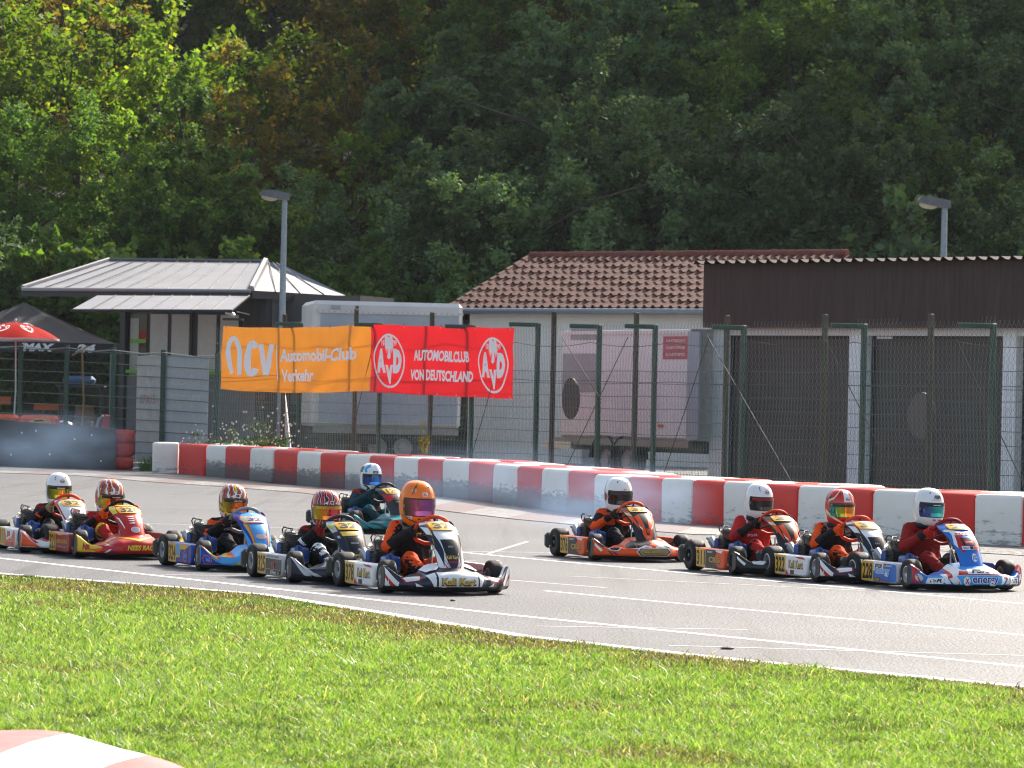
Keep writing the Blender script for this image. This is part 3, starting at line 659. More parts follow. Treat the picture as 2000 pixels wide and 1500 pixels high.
def crg_panel(n, c='orange', b='black'):
    d = mirror(([(.10,.06), (.42,.22), (.62,.62), (.30,.66), (.16,.36)], c), ([(.60,.30), (.92,.56), (.98,.80), (.72,.80)], c), ([(.34,.30), (.52,.34), (.60,.46), (.50,.38), (.36,.34)], 'white'), ([(.02,.22), (.12,.30), (.02,.34)], c), ([(.72,.70), (.96,.74), (.96,.66), (.70,.62)], 'cream'))
    return b, d + [(shape([(-.40,.20), (.40,.20), (.12,.02), (-.12,.02)]), c), (word('CRG', 0, .16, .35, .028, shear=.2), 'silver'), (word('CRG', -.80, .60, .34, .05, 60), 'gold')] + plate(n, .74, .93)
def crg_pod(n): return 'orange', podnum(n, [(shape([(-.575,.045), (-.25,.045), (-.40,.10), (-.30,.205), (-.575,.205)]), 'black'), (word('CRG', -.365, .115, .27, .062, bold=.06), 'black'), (word('CRG', -.365, .117, .255, .05, bold=.03), 'gold'), (word('MARC', -.47, .185, .12, .018), 'white'), (shape([(-.34,.205), (-.17,.205), (-.20,.18), (-.32,.19)]), 'white')]), 'orange'
def s376(b, t, c, n):
    s = 1 if c.y > 0 else -1
    if b == 2: return 'orange' if t < .72 else 'black'
    if b == 1: return 'orange' if t > .78 or (t < .18 and n.z > .3) else 'black'
    if b == 0 and n.x > .1 and c.z > .36 and .04 < abs(c.y) < .13: return 'orange'
    if b == 3: return 'orange' if t < .25 and n.z > .1 else 'black'
    return 'black'
K('crg_orange', loc=(1.246, 36.894), heading=19.5, klabel='orange and black go-kart running alone with number 376 and orange steering wheel', plabel='driver with a plain white helmet and dark visor in a black suit with orange forearms',
  L=dict(drop=0.06, rim='black', wheel='orange', nose=crg_nose(), panel=crg_panel('37'), pod=crg_pod('376'), suit=s376, suitmarks=thigh('ORG', 'dkgrey'), glove=('black', 'orange'), boot='black', shell=WHITEH, visor=V_DARK, vband=(True, None, 'dkgrey'), scale=1.08,
         hmarks=[(word('BELL', .1, .052, .2, .010, bold=.04), 'red'), (word('32', -.45, .016, .24, .018, bold=.05, shear=.3), 'silver'), (shape([(-1.75,.02), (-1.4,.0), (-1.42,-.05), (-1.7,-.07)]), 'dkred')]+[(ell(u, z, .018, .0035, 8), 'black') for u, z in ((-.3,.13), (.1,.138), (.35,.12), (.15,.108), (.3,.095), (-.1,.045), (.4,.045))]))
def s311(b, t, c, n):
    s = 1 if c.y > 0 else -1
    if b == 2: return 'black' if t > .35 else 'dkred'
    if b == 3 and n.y*s > .25 and n.z < .5: return 'black'
    if b == 0 and c.z > .45 and .10 < abs(c.y) < .125: return 'white'
    return 'red'
cn = crg_nose()
K('crg_black', loc=(2.447, 34.277), heading=19.5, klabel='orange and black go-kart with number 311, last of the right line of three', plabel='driver with a white helmet and black visor in a bright red suit with black cuffs',
  L=dict(drop=0.03, rim='black', wheel='red', nose=('black', [d for d in cn[1] if d[1] != 'black']), panel=crg_panel('31'), pod=crg_pod('311'), suit=s311, suitmarks=sleeve('SPARCO', 'white')[:0]+thigh('GEGER', 'white')+chest('FSR', 'white', .08, .025, .36, -.06), glove=('black', 'dkred'), boot='black', shell=WHITEH, visor=V_DARK,
         vband=(True, None, 'dkred'), hmarks=h_arai(), hyaw=4))
def en_nose():
    d = [(shape([(-.36,.99), (.36,.99), (.30,.64), (0,.58), (-.30,.64)]), 'sky')]
    d += mirror(([(.34,.99), (.42,.99), (.46,.60), (.52,.36), (.40,.06), (.36,.06), (.40,.40), (.34,.60), (.0,.52), (.0,.57), (.30,.64)], 'white'), ([(.0,.52), (.34,.60), (.40,.40), (.36,.06), (.26,.06), (.28,.36), (.0,.36)], 'red'), ([(.52,.62), (.60,.62), (.66,.40), (.50,.05), (.44,.05), (.54,.36)], 'white'), ([(.42,.99), (.52,.62), (.54,.36), (.46,.40)], 'red'),
                ([(.86,.70), (.99,.95), (.99,.12), (.90,.12), (.94,.40)], 'red'), ([(.62,.52), (.80,.36), (.84,.16), (.62,.16), (.58,.34)], 'sky'))
    for s in (-1, 1): d += [(shape([(s*.70-.10,.40), (s*.70+.12,.40), (s*.70+.10,.20), (s*.70-.13,.20)]), 'white'), (word('FSR', s*.70, .30, .17, .13, bold=.04, shear=.3), 'black'), (ell(s*.90, .34, .05, .10, 8), 'silver'), (shape([(s*.90-.04,.48), (s*.90+.04,.18), (s*.90+.02,.18), (s*.90-.06,.48)]), 'red')]
    d += [(shape([(-.42,.43), (.40,.43), (.34,.12), (-.34,.12)]), 'white'), (shape([(-.405,.42), (.385,.42), (.33,.13), (-.33,.13)]), 'sky'), (shape([(-.22,.60), (.22,.60), (.20,.45), (-.24,.45)]), 'white'), (word('FSR', -.03, .525, .28, .11, bold=.04, shear=.3), 'black'), (shape([(.13,.59), (.17,.59), (.13,.46), (.09,.46)]), 'red'), (word('energy', .06, .275, .50, .21, bold=.07), 'white'), (word('energy', .06, .28, .47, .18, bold=.02), 'royal'), (ell(-.27, .28, .06, .11, 7), 'white'), (word('X', -.27, .28, .07, .12, bold=.05), 'red')]
    return 'blue', d
def en_panel():
    d = mirror(([(.10,.66), (.60,.66), (.80,.40), (.62,.28), (.44,.30), (.40,.50)], 'red'), ([(.60,.66), (.72,.66), (.92,.44), (.80,.36)], 'white'), ([(.10,.70), (.80,.78), (.72,.62), (.10,.62)], 'white'))
    return 'blue', d + [(word('MAX', -.1, .655, .9, .05, bold=.05), 'red'), (shape([(-.46,.56), (.46,.56), (.44,.40), (-.44,.40)]), 'black'), (shape([(-.34,.52), (.34,.50), (.30,.41), (-.28,.41)]), 'red'), (word('SPORT', 0, .46, .5, .04), 'white'), (rect(-.6, .32, .6, .385), 'white'), (rect(-.1, .325, .15, .38), 'navy'), (rect(.18, .325, .55, .38), 'red'), (word('EGA', -.34, .352, .36, .035), 'royal'), (ell(.05, .19, .22, .07, 7), 'white'), (word('XG', .05, .19, .34, .07, bold=.05), 'blue'), (ell(-.82, .72, .14, .035, 7), 'white')] + plate('22', .76, .94)
def s228(b, t, c, n):
    s = 1 if c.y > 0 else -1
    if b == 2 and t > .8: return 'black'
    if b == 3 and n.y*s < -.3: return 'dkgrey'
    return 'dkred'
K('energy', loc=(3.767, 32.128), heading=21.25, klabel='blue, red and white go-kart with number 228 leading the right line', plabel='driver with a white helmet and green mirror visor in a plain dark red suit',
  L=dict(rim='alu', wheel='dkred', nose=en_nose(), panel=en_panel(), pod=('blue', podnum('228', [(rect(-.57, .05, -.27, .125), 'blue'), (shape([(-.57,.205), (-.38,.205), (-.40,.135), (-.57,.135)]), 'white'), (word('FSR', -.48, .17, .14, .045, bold=.04, shear=.3), 'black'), (word('energy', -.40, .125, .28, .065, bold=.06), 'white'), (word('energy', -.40, .127, .27, .055, bold=.02), 'sky'), (rect(-.54,.048,-.44,.078), 'black'), (word('EGA', -.49, .063, .085, .022), 'amber'), (word('New Line', -.36, .063, .13, .02), 'red'), (rect(-.37,.185,-.33,.20), 'red'), (rect(-.37,.175,-.33,.185), 'amber'), (word('Eduard', -.27, .185, .1, .016), 'white')]), 'silver'), suit=s228,
         suitmarks=chest('KOMET', 'gold', .10, .05, .43, -.02), glove=('red', 'black'), boot='grey', shell=WHITEH, visor=V_TEAL, vband=(True, 'zamp'), scale=1.0, hyaw=3,
         hmarks=[(word('FSR', .05, .085, .50, .032, bold=.05, shear=.35), 'navy'), (shape([(.34,.10), (.39,.10), (.31,.07), (.26,.07)]), 'red'), (shape([(-.35,.064), (.30,.064), (.28,.061), (-.37,.061)]), 'dkgrey'), (ell(0, -.135, .05, .006, 10), 'black')]))
def s324(b, t, c, n):
    if b == 1: return 'orange' if (.02 < t < .30 and n.z > .2) or (.60 < t < .78 and n.y*c.y > 0) else 'black'
    if b == 2: return 'orange' if .12 < t < .26 else 'black'
    if b == 3: return 'orange' if (.52 < t < .64 or .74 < t < .86) and n.z > -.2 else 'black'
    if b == 0 and c.z < .2: return 'orange' if n.y*c.y > .3 else 'black'
    return 'black'
def oval(u, v, a, b): return [(ell(u, v, a, b), 'orange'), (ell(u, v, a*.88, b*.85), 'royal'), (word('CRG', u, v, a*1.2, b*.8, bold=.05), 'sky')]
K('blue', loc=(-2.199, 32.996), heading=22.25, klabel='light blue go-kart with orange stripes and number 324', plabel='driver with a patterned red helmet and orange visor in a black suit with orange bands',
  L=dict(drop=0.11, rim='alu', wheel='grey', nose=('sky', mirror(([(.50,.96), (.60,.70), (.56,.44), (.68,.50), (.70,.72), (.58,.98)], 'amber'), ([(.44,.97), (.50,.96), (.60,.70), (.56,.44), (.50,.48), (.53,.70)], 'orange'), ([(.99,.70), (.80,.30), (.55,.06), (.99,.06)], 'royal'), ([(.99,.90), (.76,.42), (.70,.44), (.97,.98)], 'orange'), ([(.99,.74), (.76,.34), (.76,.42), (.99,.88)], 'amber'), ([(.30,.40), (.60,.14), (.56,.06), (.40,.10), (.24,.34)], 'amber'))+oval(-.90, .30, .06, .12)+oval(.90, .30, .06, .12)+[(word('FORMULA K', 0, .30, .56, .12, bold=.05, shear=.2), 'white')]),
         panel=('sky', mirror(([(.60,.98), (1,.90), (1,.55), (.60,.10), (.50,.16), (.82,.55)], 'royal'), ([(.62,.62), (.80,.62), (.58,.20), (.50,.18)], 'amber'), ([(.54,.60), (.62,.62), (.50,.18), (.46,.22)], 'orange'))+[(ell(.05, .345, .42, .055), 'orange'), (ell(.05, .345, .39, .048), 'silver')]+oval(.05, .15, .32, .055)+[(shape([(-.72,.62), (.62,.64), (.66,.80), (-.70,.84), (-.85,.74)]), 'orange'), (shape([(-.68,.64), (.60,.66), (.63,.78), (-.67,.82), (-.80,.74)]), 'cream'), (word('32', -.05, .73, .8, .10, bold=.05), 'royal'), (ell(0, .93, .10, .015), 'silver')]),
         pod=('royal', podnum('324', [(shape([(-.57,.205), (-.46,.205), (-.48,.12), (-.57,.10)]), 'sky'), (shape([(-.46,.205), (-.18,.205), (-.30,.165), (-.44,.16), (-.46,.09), (-.57,.085), (-.57,.10), (-.475,.115)]), 'amber'), (ell(-.30, .105, .065, .05), 'orange'), (ell(-.30, .108, .057, .042), 'royal'), (word('CRG', -.30, .108, .085, .03, bold=.05), 'sky')]), 'royal'),
         suit=s324, suitmarks=chest('CRG', 'silver', .06, .02, .43, -.05)+[(word('SL', 0, 0, .05, .03, bold=.05), (-.32,-.2,.25), Vector((.92,0,.35)), Vector((-.35,0,.92)), (0,1,-.3), 'silver')], glove=('black', 'orange'), boot='black', shell=FL_MIX, visor=V_FIRE, vband=(True, 'zamp'), hmarks=[(shape([(-.25,.075), (.2,.075), (.16,.048), (-.2,.048)]), 'white'), (rrect(-.02, .062, .2, .016, .005), 'dkgrey'), (shape([(-.5,.055), (-.3,.07), (-.3,.05)]), 'white'), (shape([(-1.5,-.02), (-.7,-.09), (-.2,-.115), (-.2,-.125), (-.8,-.11), (-1.5,-.05)]), 'yellow'), (shape([(-.3,.15), (-.1,.15), (.0,.10), (-.12,.09)]), 'yellow')]))
def s321(b, t, c, n):
    s = 1 if c.y > 0 else -1
    if b == 2: return 'black' if .1 < t < .8 else 'red'
    if b == 1 and .55 < t < .66 and n.y*s > 0: return 'white'
    if b == 1 and t > .8: return 'black'
    if b == 3: return 'yellow' if t > .82 else ('white' if .62 < t < .7 else 'red')
    return 'red'
K('nees', loc=(-3.48, 35.013), heading=22.75, klabel='red go-kart with a yellow chevron and yellow front lettering, number 321', plabel='driver in a red suit with black forearms and a multicoloured patterned helmet',
  L=dict(drop=0.14, rim='black', wheel='black', nose=('red', mirror(([(.0,.52), (.0,.62), (.46,.90), (.60,.72), (.50,.76), (.42,.82)], 'yellow'), ([(.99,.98), (.80,.62), (.62,.40), (.72,.08), (.99,.06)], 'yellow'), ([(.70,.10), (.62,.36), (.86,.30), (.72,.22), (.92,.12)], 'orange'), ([(.52,.30), (.62,.16), (.50,.05), (.48,.05), (.58,.16), (.48,.30)], 'white'), ([(.44,.30), (.54,.16), (.42,.05), (.40,.05), (.50,.16), (.42,.30)], 'royal'))+[(word('NEES RACING', .10, .33, .66, .14, bold=.04, shear=.25), 'yellow'), (shape([(-.62,.62), (-.50,.50), (-.56,.46), (-.44,.40), (-.60,.44), (-.54,.48)]), 'white'), (word('NR', -.86, .35, .10, .2, bold=.06, shear=.2), 'red')]),
         panel=('red', mirror(([(.66,.98), (1,.9), (1,.66), (.70,.70)], 'yellow'), ([(.78,.56), (.94,.60), (.70,.34), (.64,.34)], 'white'))+[(ell(.10, .31, .36, .055), 'white'), (ell(.10, .31, .33, .047), 'silver'), (word('M', .05, .16, .16, .04, bold=.05), 'silver')]+[(shape([(-.30,v), (.16,v+.02), (.10,v-.012), (-.24,v-.012)]), 'white') for v in (.44, .49, .54, .59)]+plate('321', .68, .90)+[(shape([(-.72,.92), (.6,.92), (.55,.97), (-.6,.97)]), 'yellow')]),
         pod=('dkred', podnum('321', [(word('NEES RACING', -.37, .135, .34, .035, bold=.03, shear=.2), 'gold'), (word('www nees racing', -.37, .085, .28, .016), 'silver'), (shape([(-.56,.20), (-.30,.20), (-.46,.185)]), 'yellow')]), 'dkred'),
         suit=s321, suitmarks=sleeve('FREEM', 'white'), glove=('orange', 'black'), boot='white', shell=FL_MIX, visor=V_FIRE2, vband=(True, 'zamp'), scale=1.06, hyaw=6, hpitch=9, hmarks=[(shape([(-.25,.07), (.25,.07), (.2,.045), (-.2,.045)]), 'white'), (rrect(0, .058, .22, .014, .005), 'grey'), (shape([(-.5,.055), (-.3,.068), (-.3,.05)]), 'white')]))
def s1(b, t, c, n):
    if b == 1: return 'dkred' if t < .16 and n.z > .2 else 'black'
    if b == 2: return 'orange' if .50 < t < .62 else 'black'
    if b == 3: return 'dkred' if .50 < t < .62 else 'black'
    return 'black'
K('red_white', loc=(-4.093, 35.951), heading=20, klabel='white and red go-kart with orange side pod, last of the left line', plabel='driver with a white helmet and gold visor in a black suit with brown gloves',
  L=dict(drop=0.1, rim='black', wheel='red', nose=('white', mirror(([(.44,.98), (.80,.66), (.60,.40), (.40,.60)], 'red'), ([(.99,.60), (.70,.20), (.50,.05), (.99,.05)], 'orange'), ([(.99,.96), (.80,.46), (.74,.52), (.92,.98)], 'red'), ([(.99,.74), (.78,.34), (.72,.36), (.84,.54), (.99,.84)], 'red'))+[(word('TONY', 0, .25, .4, .14, bold=.05), 'red')]),
         panel=('white', mirror(([(.66,.98), (1,.85), (.95,.50), (.62,.08), (.52,.10), (.86,.52), (.84,.80)], 'red'), ([(.86,.80), (.98,.80), (.93,.56), (.88,.60)], 'orange'), ([(.20,.30), (.42,.10), (.52,.16), (.34,.34)], 'red'))+[(shape([(.0,.66), (.06,.58), (.22,.58), (.10,.52), (.15,.44), (.0,.49), (-.15,.44), (-.10,.52), (-.22,.58), (-.06,.58)]), 'red'), (word('M', .1, .52, .22, .05, bold=.06), 'black'), (word('RACING', .15, .42, .5, .025), 'royal'), (word('TEAM', .2, .36, .4, .02), 'red'), (shape([(-.66,.97), (.66,.97), (.6,.99), (-.6,.99)]), 'red')]+plate('32', .72, .92)),
         pod=('orange', podnum('111', [(shape([(-.56,.20), (-.20,.20), (-.30,.12), (-.50,.10)]), 'white'), (word('JS', -.42, .155, .16, .06, bold=.08), 'red'), (word('racing', -.30, .12, .16, .025), 'silver'), (shape([(-.56,.05), (-.20,.05), (-.26,.085), (-.50,.08)]), 'red')]), 'white'),
         suit=s1, glove=('tan', 'dkred'), boot='black', shell=WHITEH, visor=V_GOLD, vband=(True, 'racewear'), hmarks=h_arai(), hyaw=-3))
def s325(b, t, c, n):
    s = 1 if c.y > 0 else -1
    if b == 1: return 'dkred' if t < .12 and n.z > .2 else 'black'
    if b in (3, 4): return 'white' if n.z > .35 and (int(t*7) % 2 == 0) else ('navy' if n.z > .2 else 'black')
    if b == 2 and .3 < t < .42: return 'white'
    return 'black'
K('black', loc=(-1.307, 31.079), heading=21, klabel='black go-kart with silver stripes and yellow label on its front panel, number 325', plabel='driver with a red and black helmet, pink visor, black suit with white leg stripes',
  L=dict(drop=0.1, rim='alu', wheel='dkgrey', nose=('navy', mirror(([(.99,.80), (.80,.30), (.56,.05), (.50,.05), (.72,.34), (.95,.90)], 'silver'), ([(.99,.58), (.84,.22), (.70,.05), (.64,.05), (.80,.30), (.97,.66)], 'silver'), ([(.40,.98), (.60,.62), (.54,.60), (.34,.98)], 'silver'))+[(word('VERNER', -.10, .32, .72, .18, bold=.05, shear=.2), 'amber')]),
         panel=('dkgrey', mirror(([(.50,.60), (.70,.64), (1,.50), (.80,.20), (.66,.30)], 'navy'))+[(shape([(-1,.95), (-.62,.97), (-.70,.66), (-1,.62)]), 'silver'), (ell(-.86, .78, .12, .08, 14), 'lime'), (shape([(-.60,.54), (.60,.56), (.62,.66), (-.62,.64)]), 'yellow'), (word('ADAC', 0, .60, .7, .05, bold=.03), 'silver'), (shape([(-.46,.50), (.46,.50), (.42,.28), (-.42,.28)]), 'black'), (word('PAROLIN', 0, .40, .5, .03, bold=.03), 'silver'), (rrect(.05, .17, .75, .085, .03), 'black'), (rrect(.05, .17, .72, .078, .03), 'yellow'), (word('DKM', .05, .17, .58, .05, bold=.06), 'black'), (shape([(-.98,.24), (-.50,.12), (-.44,.18), (-.92,.31)]), 'white'), (word('DAI', -.70, .212, .36, .055, -14, bold=.05), 'dkred'), (rrect(-.80, .52, .14, .05, .01), 'silver')]+plate('32', .68, .91)),
         pod=('black', podnum('325', [(rect(-.57,.175,-.15,.21), 'silver'), (word('KSCA SWS SCHMITT', -.37, .192, .34, .016), 'black'), (word('TB', -.38, .12, .10, .055, bold=.06), 'red'), (rect(-.55,.088,-.18,.091), 'silver'), (word('N.West', -.36, .066, .15, .03, shear=.2), 'white'), (rect(-.25,.06,-.20,.068), 'amber'), (rect(-.25,.068,-.20,.076), 'red')]), 'silver'),
         suit=s325, suitmarks=sleeve('OMP', 'white'), glove=('dkred', 'black'), boot='black', shell=FL_RED, visor=V_PINK, vband=(True, 'ECONOMY', 'gold', 'red'), hmarks=[(rrect(.12, .06, .22, .026, .008), 'white'), (rrect(.12, .06, .15, .016, .005), 'black'), (shape([(-.35,.05), (-.15,.07), (-.12,.05)]), 'white'), (shape([(.35,.05), (.5,.065), (.5,.05)]), 'white')], hyaw=-4))
def s120(b, t, c, n):
    if b == 1 and t < .12 and n.z > .2: return 'red'
    if b == 0 and n.x > .1 and (.20 < c.z < .235 or .26 < c.z < .285): return 'red'
    if b == 3 and t > .5 and n.z > .4: return 'teal'
    return 'dkteal'
K('teal', loc=(-1.33, 43.3), heading=27, klabel='teal and grey go-kart behind the others near the barrier, number plate starting 20', plabel='driver with a light blue and white helmet and blue visor in a dark teal suit',
  L=dict(drop=0.06, rim='black', wheel='black', nose=('teal', mirror(([(.99,.90), (.70,.40), (.40,.10), (.30,.12), (.60,.44), (.90,.98)], 'dkteal'), ([(.60,.90), (.40,.50), (.30,.52), (.50,.96)], 'dkgrey'), ([(.99,.5), (.76,.2), (.6,.1), (.7,.2)], 'black'))+[(word('PRAGA', 0, .25, .5, .12, bold=.05), 'silver')]),
         panel=('dkgrey', mirror(([(.10,.62), (.98,.66), (.86,.42), (.60,.46), (.40,.50)], 'red'))+[(shape([(-.52,.48), (.52,.48), (.46,.30), (-.46,.30)]), 'black'), (word('zamp', 0, .42, .5, .03), 'silver'), (shape([(-.3,.12), (.3,.12), (.2,.04), (-.2,.04)]), 'teal')]+plate('120', .68, .90)),
         pod=('teal', podnum('120', [(word('PRAGA', -.38, .12, .28, .06, bold=.05), 'silver')]), 'dkteal'),
         suit=s120, glove=('dkteal', 'dkgrey'), boot='dkgrey', shell=WHITEH, visor=V_BLUE, vband=(True, 'zamp'), hyaw=-6, hmarks=[(shape([(s*.25,.15), (s*.8,.14), (s*1.2,.09), (s*.95,.05), (s*.7,.06), (s*.85,.09), (s*.6,.11)]), 'sky') for s in (-1, 1)]+[(shape([(s*1.3,.12), (s*2.2,.10), (s*2.2,.05), (s*1.35,.05)]), 'navy') for s in (-1, 1)]+[(rrect(.05, .06, .42, .026, .008), 'navy'), (word('HR', .05, .06, .2, .014, bold=.05), 'silver'), (shape([(-.05,-.09), (.6,-.09), (.2,-.145)]), 'sky'), (shape([(-1.3,-.09), (-.8,-.09), (-.45,-.125), (-.8,-.15), (-1.0,-.14), (-.72,-.122)]), 'navy'), (shape([(.15,.152), (.3,.152), (.28,.11), (.1,.11)]), 'sky')]))
for n, k in KARTS.items(): make_kart(k['loc'], k['heading'], k['klabel'], k['plabel'], k['L'])
# ---------------------------------------------------------------- ground, track, kerbs
def sheet(name, pts, z, m, fn=None, sub=None):
    mb = MB(); mb.add([(x, y, z) for x, y in pts], [tuple(range(len(pts)))], m); o = mb.build(name); return tag(o, kind='structure')
def strip(mb, line, w, z, m, side=None):
    """flat band along a ground polyline"""
    L = [Vector((x, y, 0)) for x, y in line]; vs = []
    for i, p in enumerate(L):
        t = (L[min(i+1, len(L)-1)]-L[max(i-1, 0)]).normalized(); n = Vector((-t.y, t.x, 0))
        a, b = (w/2, -w/2) if side is None else ((0, -w) if side < 0 else (w, 0))
        vs += [p+n*a+Vector((0,0,z)), p+n*b+Vector((0,0,z))]
    mb.add(vs, [(2*i, 2*i+1, 2*i+3, 2*i+2) for i in range(len(L)-1)], m)
def node_mat(name, build):
    m = bpy.data.materials.new(name); m.use_nodes = True; t = m.node_tree; b = t.nodes['Principled BSDF']
    def N(k, **p):
        n = t.nodes.new(k)
        for a, v in p.items():
            if a.startswith('i'): n.inputs[int(a[1:])].default_value = v
            else: setattr(n, a, v)
        return n
    def ramp(src, *st):
        r = N('ShaderNodeValToRGB'); e = r.color_ramp.elements
        for i, (p, c) in enumerate(st):
            x = e[i] if i < 2 else e.new(p); x.position = p; x.color = (*c, 1) if len(c) == 3 else c
        t.links.new(src, r.inputs[0]); return r.outputs[0]
    def mix(f, a, c):
        n = N('ShaderNodeMix', data_type='RGBA')
        for s, k in ((f, 0), (a, 6), (c, 7)):
            if hasattr(s, 'links'): t.links.new(s, n.inputs[k])
            else: n.inputs[k].default_value = s if k == 0 else (*s, 1)
        return n.outputs[2]
    def noise_(v, sc, det=5, rough=.6, dist=0):
        n = N('ShaderNodeTexNoise'); n.inputs['Scale'].default_value = sc; n.inputs['Detail'].default_value = det; n.inputs['Roughness'].default_value = rough; n.inputs['Distortion'].default_value = dist
        t.links.new(v, n.inputs['Vector']); return n.outputs[0]
    def mapped(sc=(1,1,1), rot=(0,0,0), kind='Object'):
        c = N('ShaderNodeTexCoord'); mp = N('ShaderNodeMapping'); mp.inputs['Scale'].default_value = sc; mp.inputs['Rotation'].default_value = rot
        t.links.new(c.outputs[kind], mp.inputs[0]); return mp.outputs[0]
    def math_(op, a, c=0.0):
        n = N('ShaderNodeMath', operation=op)
        for s, k in ((a, 0), (c, 1)):
            if hasattr(s, 'links'): t.links.new(s, n.inputs[k])
            else: n.inputs[k].default_value = s
        return n.outputs[0]
    def bump(h, st, dist=.01):
        n = N('ShaderNodeBump'); n.inputs['Strength'].default_value = st; n.inputs['Distance'].default_value = dist
        t.links.new(h, n.inputs['Height']); t.links.new(n.outputs[0], b.inputs['Normal'])
    build(t, b, N, ramp, mix, noise_, mapped, math_, bump); return m
def asphalt(t, b, N, ramp, mix, noise_, mapped, math_, bump):
    v = mapped(); f = noise_(v, 60, 3, .75); f2 = noise_(v, 14, 4, .7)
    vo = N('ShaderNodeTexVoronoi'); vo.inputs['Scale'].default_value = 45; t.links.new(v, vo.inputs['Vector'])
    c = ramp(f, (.38, (.030,.032,.036)), (.50, (.104,.109,.118)), (.64, (.28,.29,.305)))
    c = mix(ramp(f2, (.35, (0,0,0)), (.7, (.5,.5,.5))), c, (.082,.086,.094))
    big = noise_(mapped((.12,.5,1), (0,0,R(28))), 1.0, 4, .6); c = mix(ramp(big, (.42, (0,0,0)), (.68, (.42,.42,.42))), c, (.052,.055,.060))
    skid = noise_(mapped((2.2,.05,1), (0,0,R(24))), 1.3, 3, .6); c = mix(ramp(skid, (.54, (0,0,0)), (.72, (.5,.5,.5))), c, (.028,.028,.029))
    t.links.new(c, b.inputs['Base Color']); b.inputs['Specular IOR Level'].default_value = .34
    t.links.new(ramp(f, (.3, (.72,.72,.72)), (.7, (.52,.52,.52))), b.inputs['Roughness']); bump(math_('ADD', f, vo.outputs[0]), .55, .008)
ASPH = node_mat('worn asphalt', asphalt)
def gravel(t, b, N, ramp, mix, noise_, mapped, math_, bump):
    v = mapped(); f = noise_(v, 9, 6, .75); g = noise_(mapped((.6,1,1)), 1.2, 4)
    c = ramp(f, (.40, (.02,.019,.018)), (.5, (.12,.118,.115)), (.60, (.50,.49,.48))); c = mix(ramp(g, (.4, (0,0,0)), (.65, (.7,.7,.7))), c, (.16,.15,.14))
    t.links.new(c, b.inputs['Base Color']); b.inputs['Roughness'].default_value = .8; bump(f, .8, .03)
GRAV = node_mat('grey gravel', gravel)
def soil(t, b, N, ramp, mix, noise_, mapped, math_, bump):
    f = noise_(mapped(), 5, 6, .7); t.links.new(ramp(f, (.3, (.04,.045,.015)), (.7, (.10,.085,.045))), b.inputs['Base Color']); b.inputs['Roughness'].default_value = .95
SOIL = node_mat('soil', soil)
def linepaint(t, b, N, ramp, mix, noise_, mapped, math_, bump):
    f = noise_(mapped(), 30, 5, .75); g = noise_(mapped(), 2.5, 3)
    c = ramp(math_('ADD', f, math_('MULTIPLY', g, .5)), (.60, (.12,.12,.12)), (.68, (.74,.74,.73)), (1.0, (.84,.84,.83)))
    t.links.new(c, b.inputs['Base Color']); b.inputs['Roughness'].default_value = .5
LINE = node_mat('worn line paint', linepaint)
def faintpaint(t, b, N, ramp, mix, noise_, mapped, math_, bump):
    f = noise_(mapped(), 25, 5, .75); t.links.new(ramp(f, (.30, (.22,.22,.22)), (.62, (.55,.55,.54))), b.inputs['Base Color']); b.inputs['Roughness'].default_value = .6
FAINT = node_mat('faded line paint', faintpaint)

sheet('ground', [(-128,-35), (128,-35), (128,225), (-128,225)], -.012, SOIL)
EDGE = [(-16,43.5), (-9.0,36.5), (-4.14,31.27), (-1.9,28.98), (.03,24.29), (1.23,22.46), (2.78,20.57), (6,16.6), (10,11.5)]
sheet('race_track', EDGE+[(40,11.5), (40,66), (-60,120), (-60,43.5)], -.0008, ASPH)
mb = MB(); E2 = [(-12,39.6), (-6.5,33.9), (-4.14,31.33), (-3,30.15), (-1.9,28.90), (-.9,26.6), (.03,24.35), (1.23,22.52), (2.78,20.63), (6,16.7)]
strip(mb, [(x+.08, y+.05) for x, y in E2], .11, 0, LINE)
strip(mb, [(-12,43.2), (-7,37.2), (-4.56,34.44), (.03,26.8), (3.02,22.39), (6,18.1)], .085, .0003, LINE)
strip(mb, [(.3,30.45), (1.2,29.05), (3.45,25.66), (6,21.7)], .07, 0, LINE)
strip(mb, [(-.7,38.6), (.04,37.14), (4.03,29.97), (6,26.5)], .075, 0, LINE)
strip(mb, [(-1.6,34.9), (-.3,32.6), (.8,31.2)], .05, 0, FAINT)
for a, b_, wd in (((-2.6,36.2),(-.3,36.0),.06), ((-2.9,38.4),(-1.6,36.9),.06), ((.5,33.2),(3.6,31.2),.05), ((.2,25.5),(1.6,25.6),.05), ((1.0,23.7),(4.2,23.3),.05), ((.7,41.5),(2.6,40.3),.06), ((-1.0,38.2),(.9,38.6),.06), ((-3.1,31.9),(-1.5,31.9),.05), ((-1.9,29.7),(-.9,29.7),.05), ((-.2,37.9),(.2,41.5),.05), ((-4.6,45.0),(-1.0,44.0),.07)):
    strip(mb, [a, b_], wd, .0006, FAINT)
tag(mb.build('lane_markings'), kind='structure')
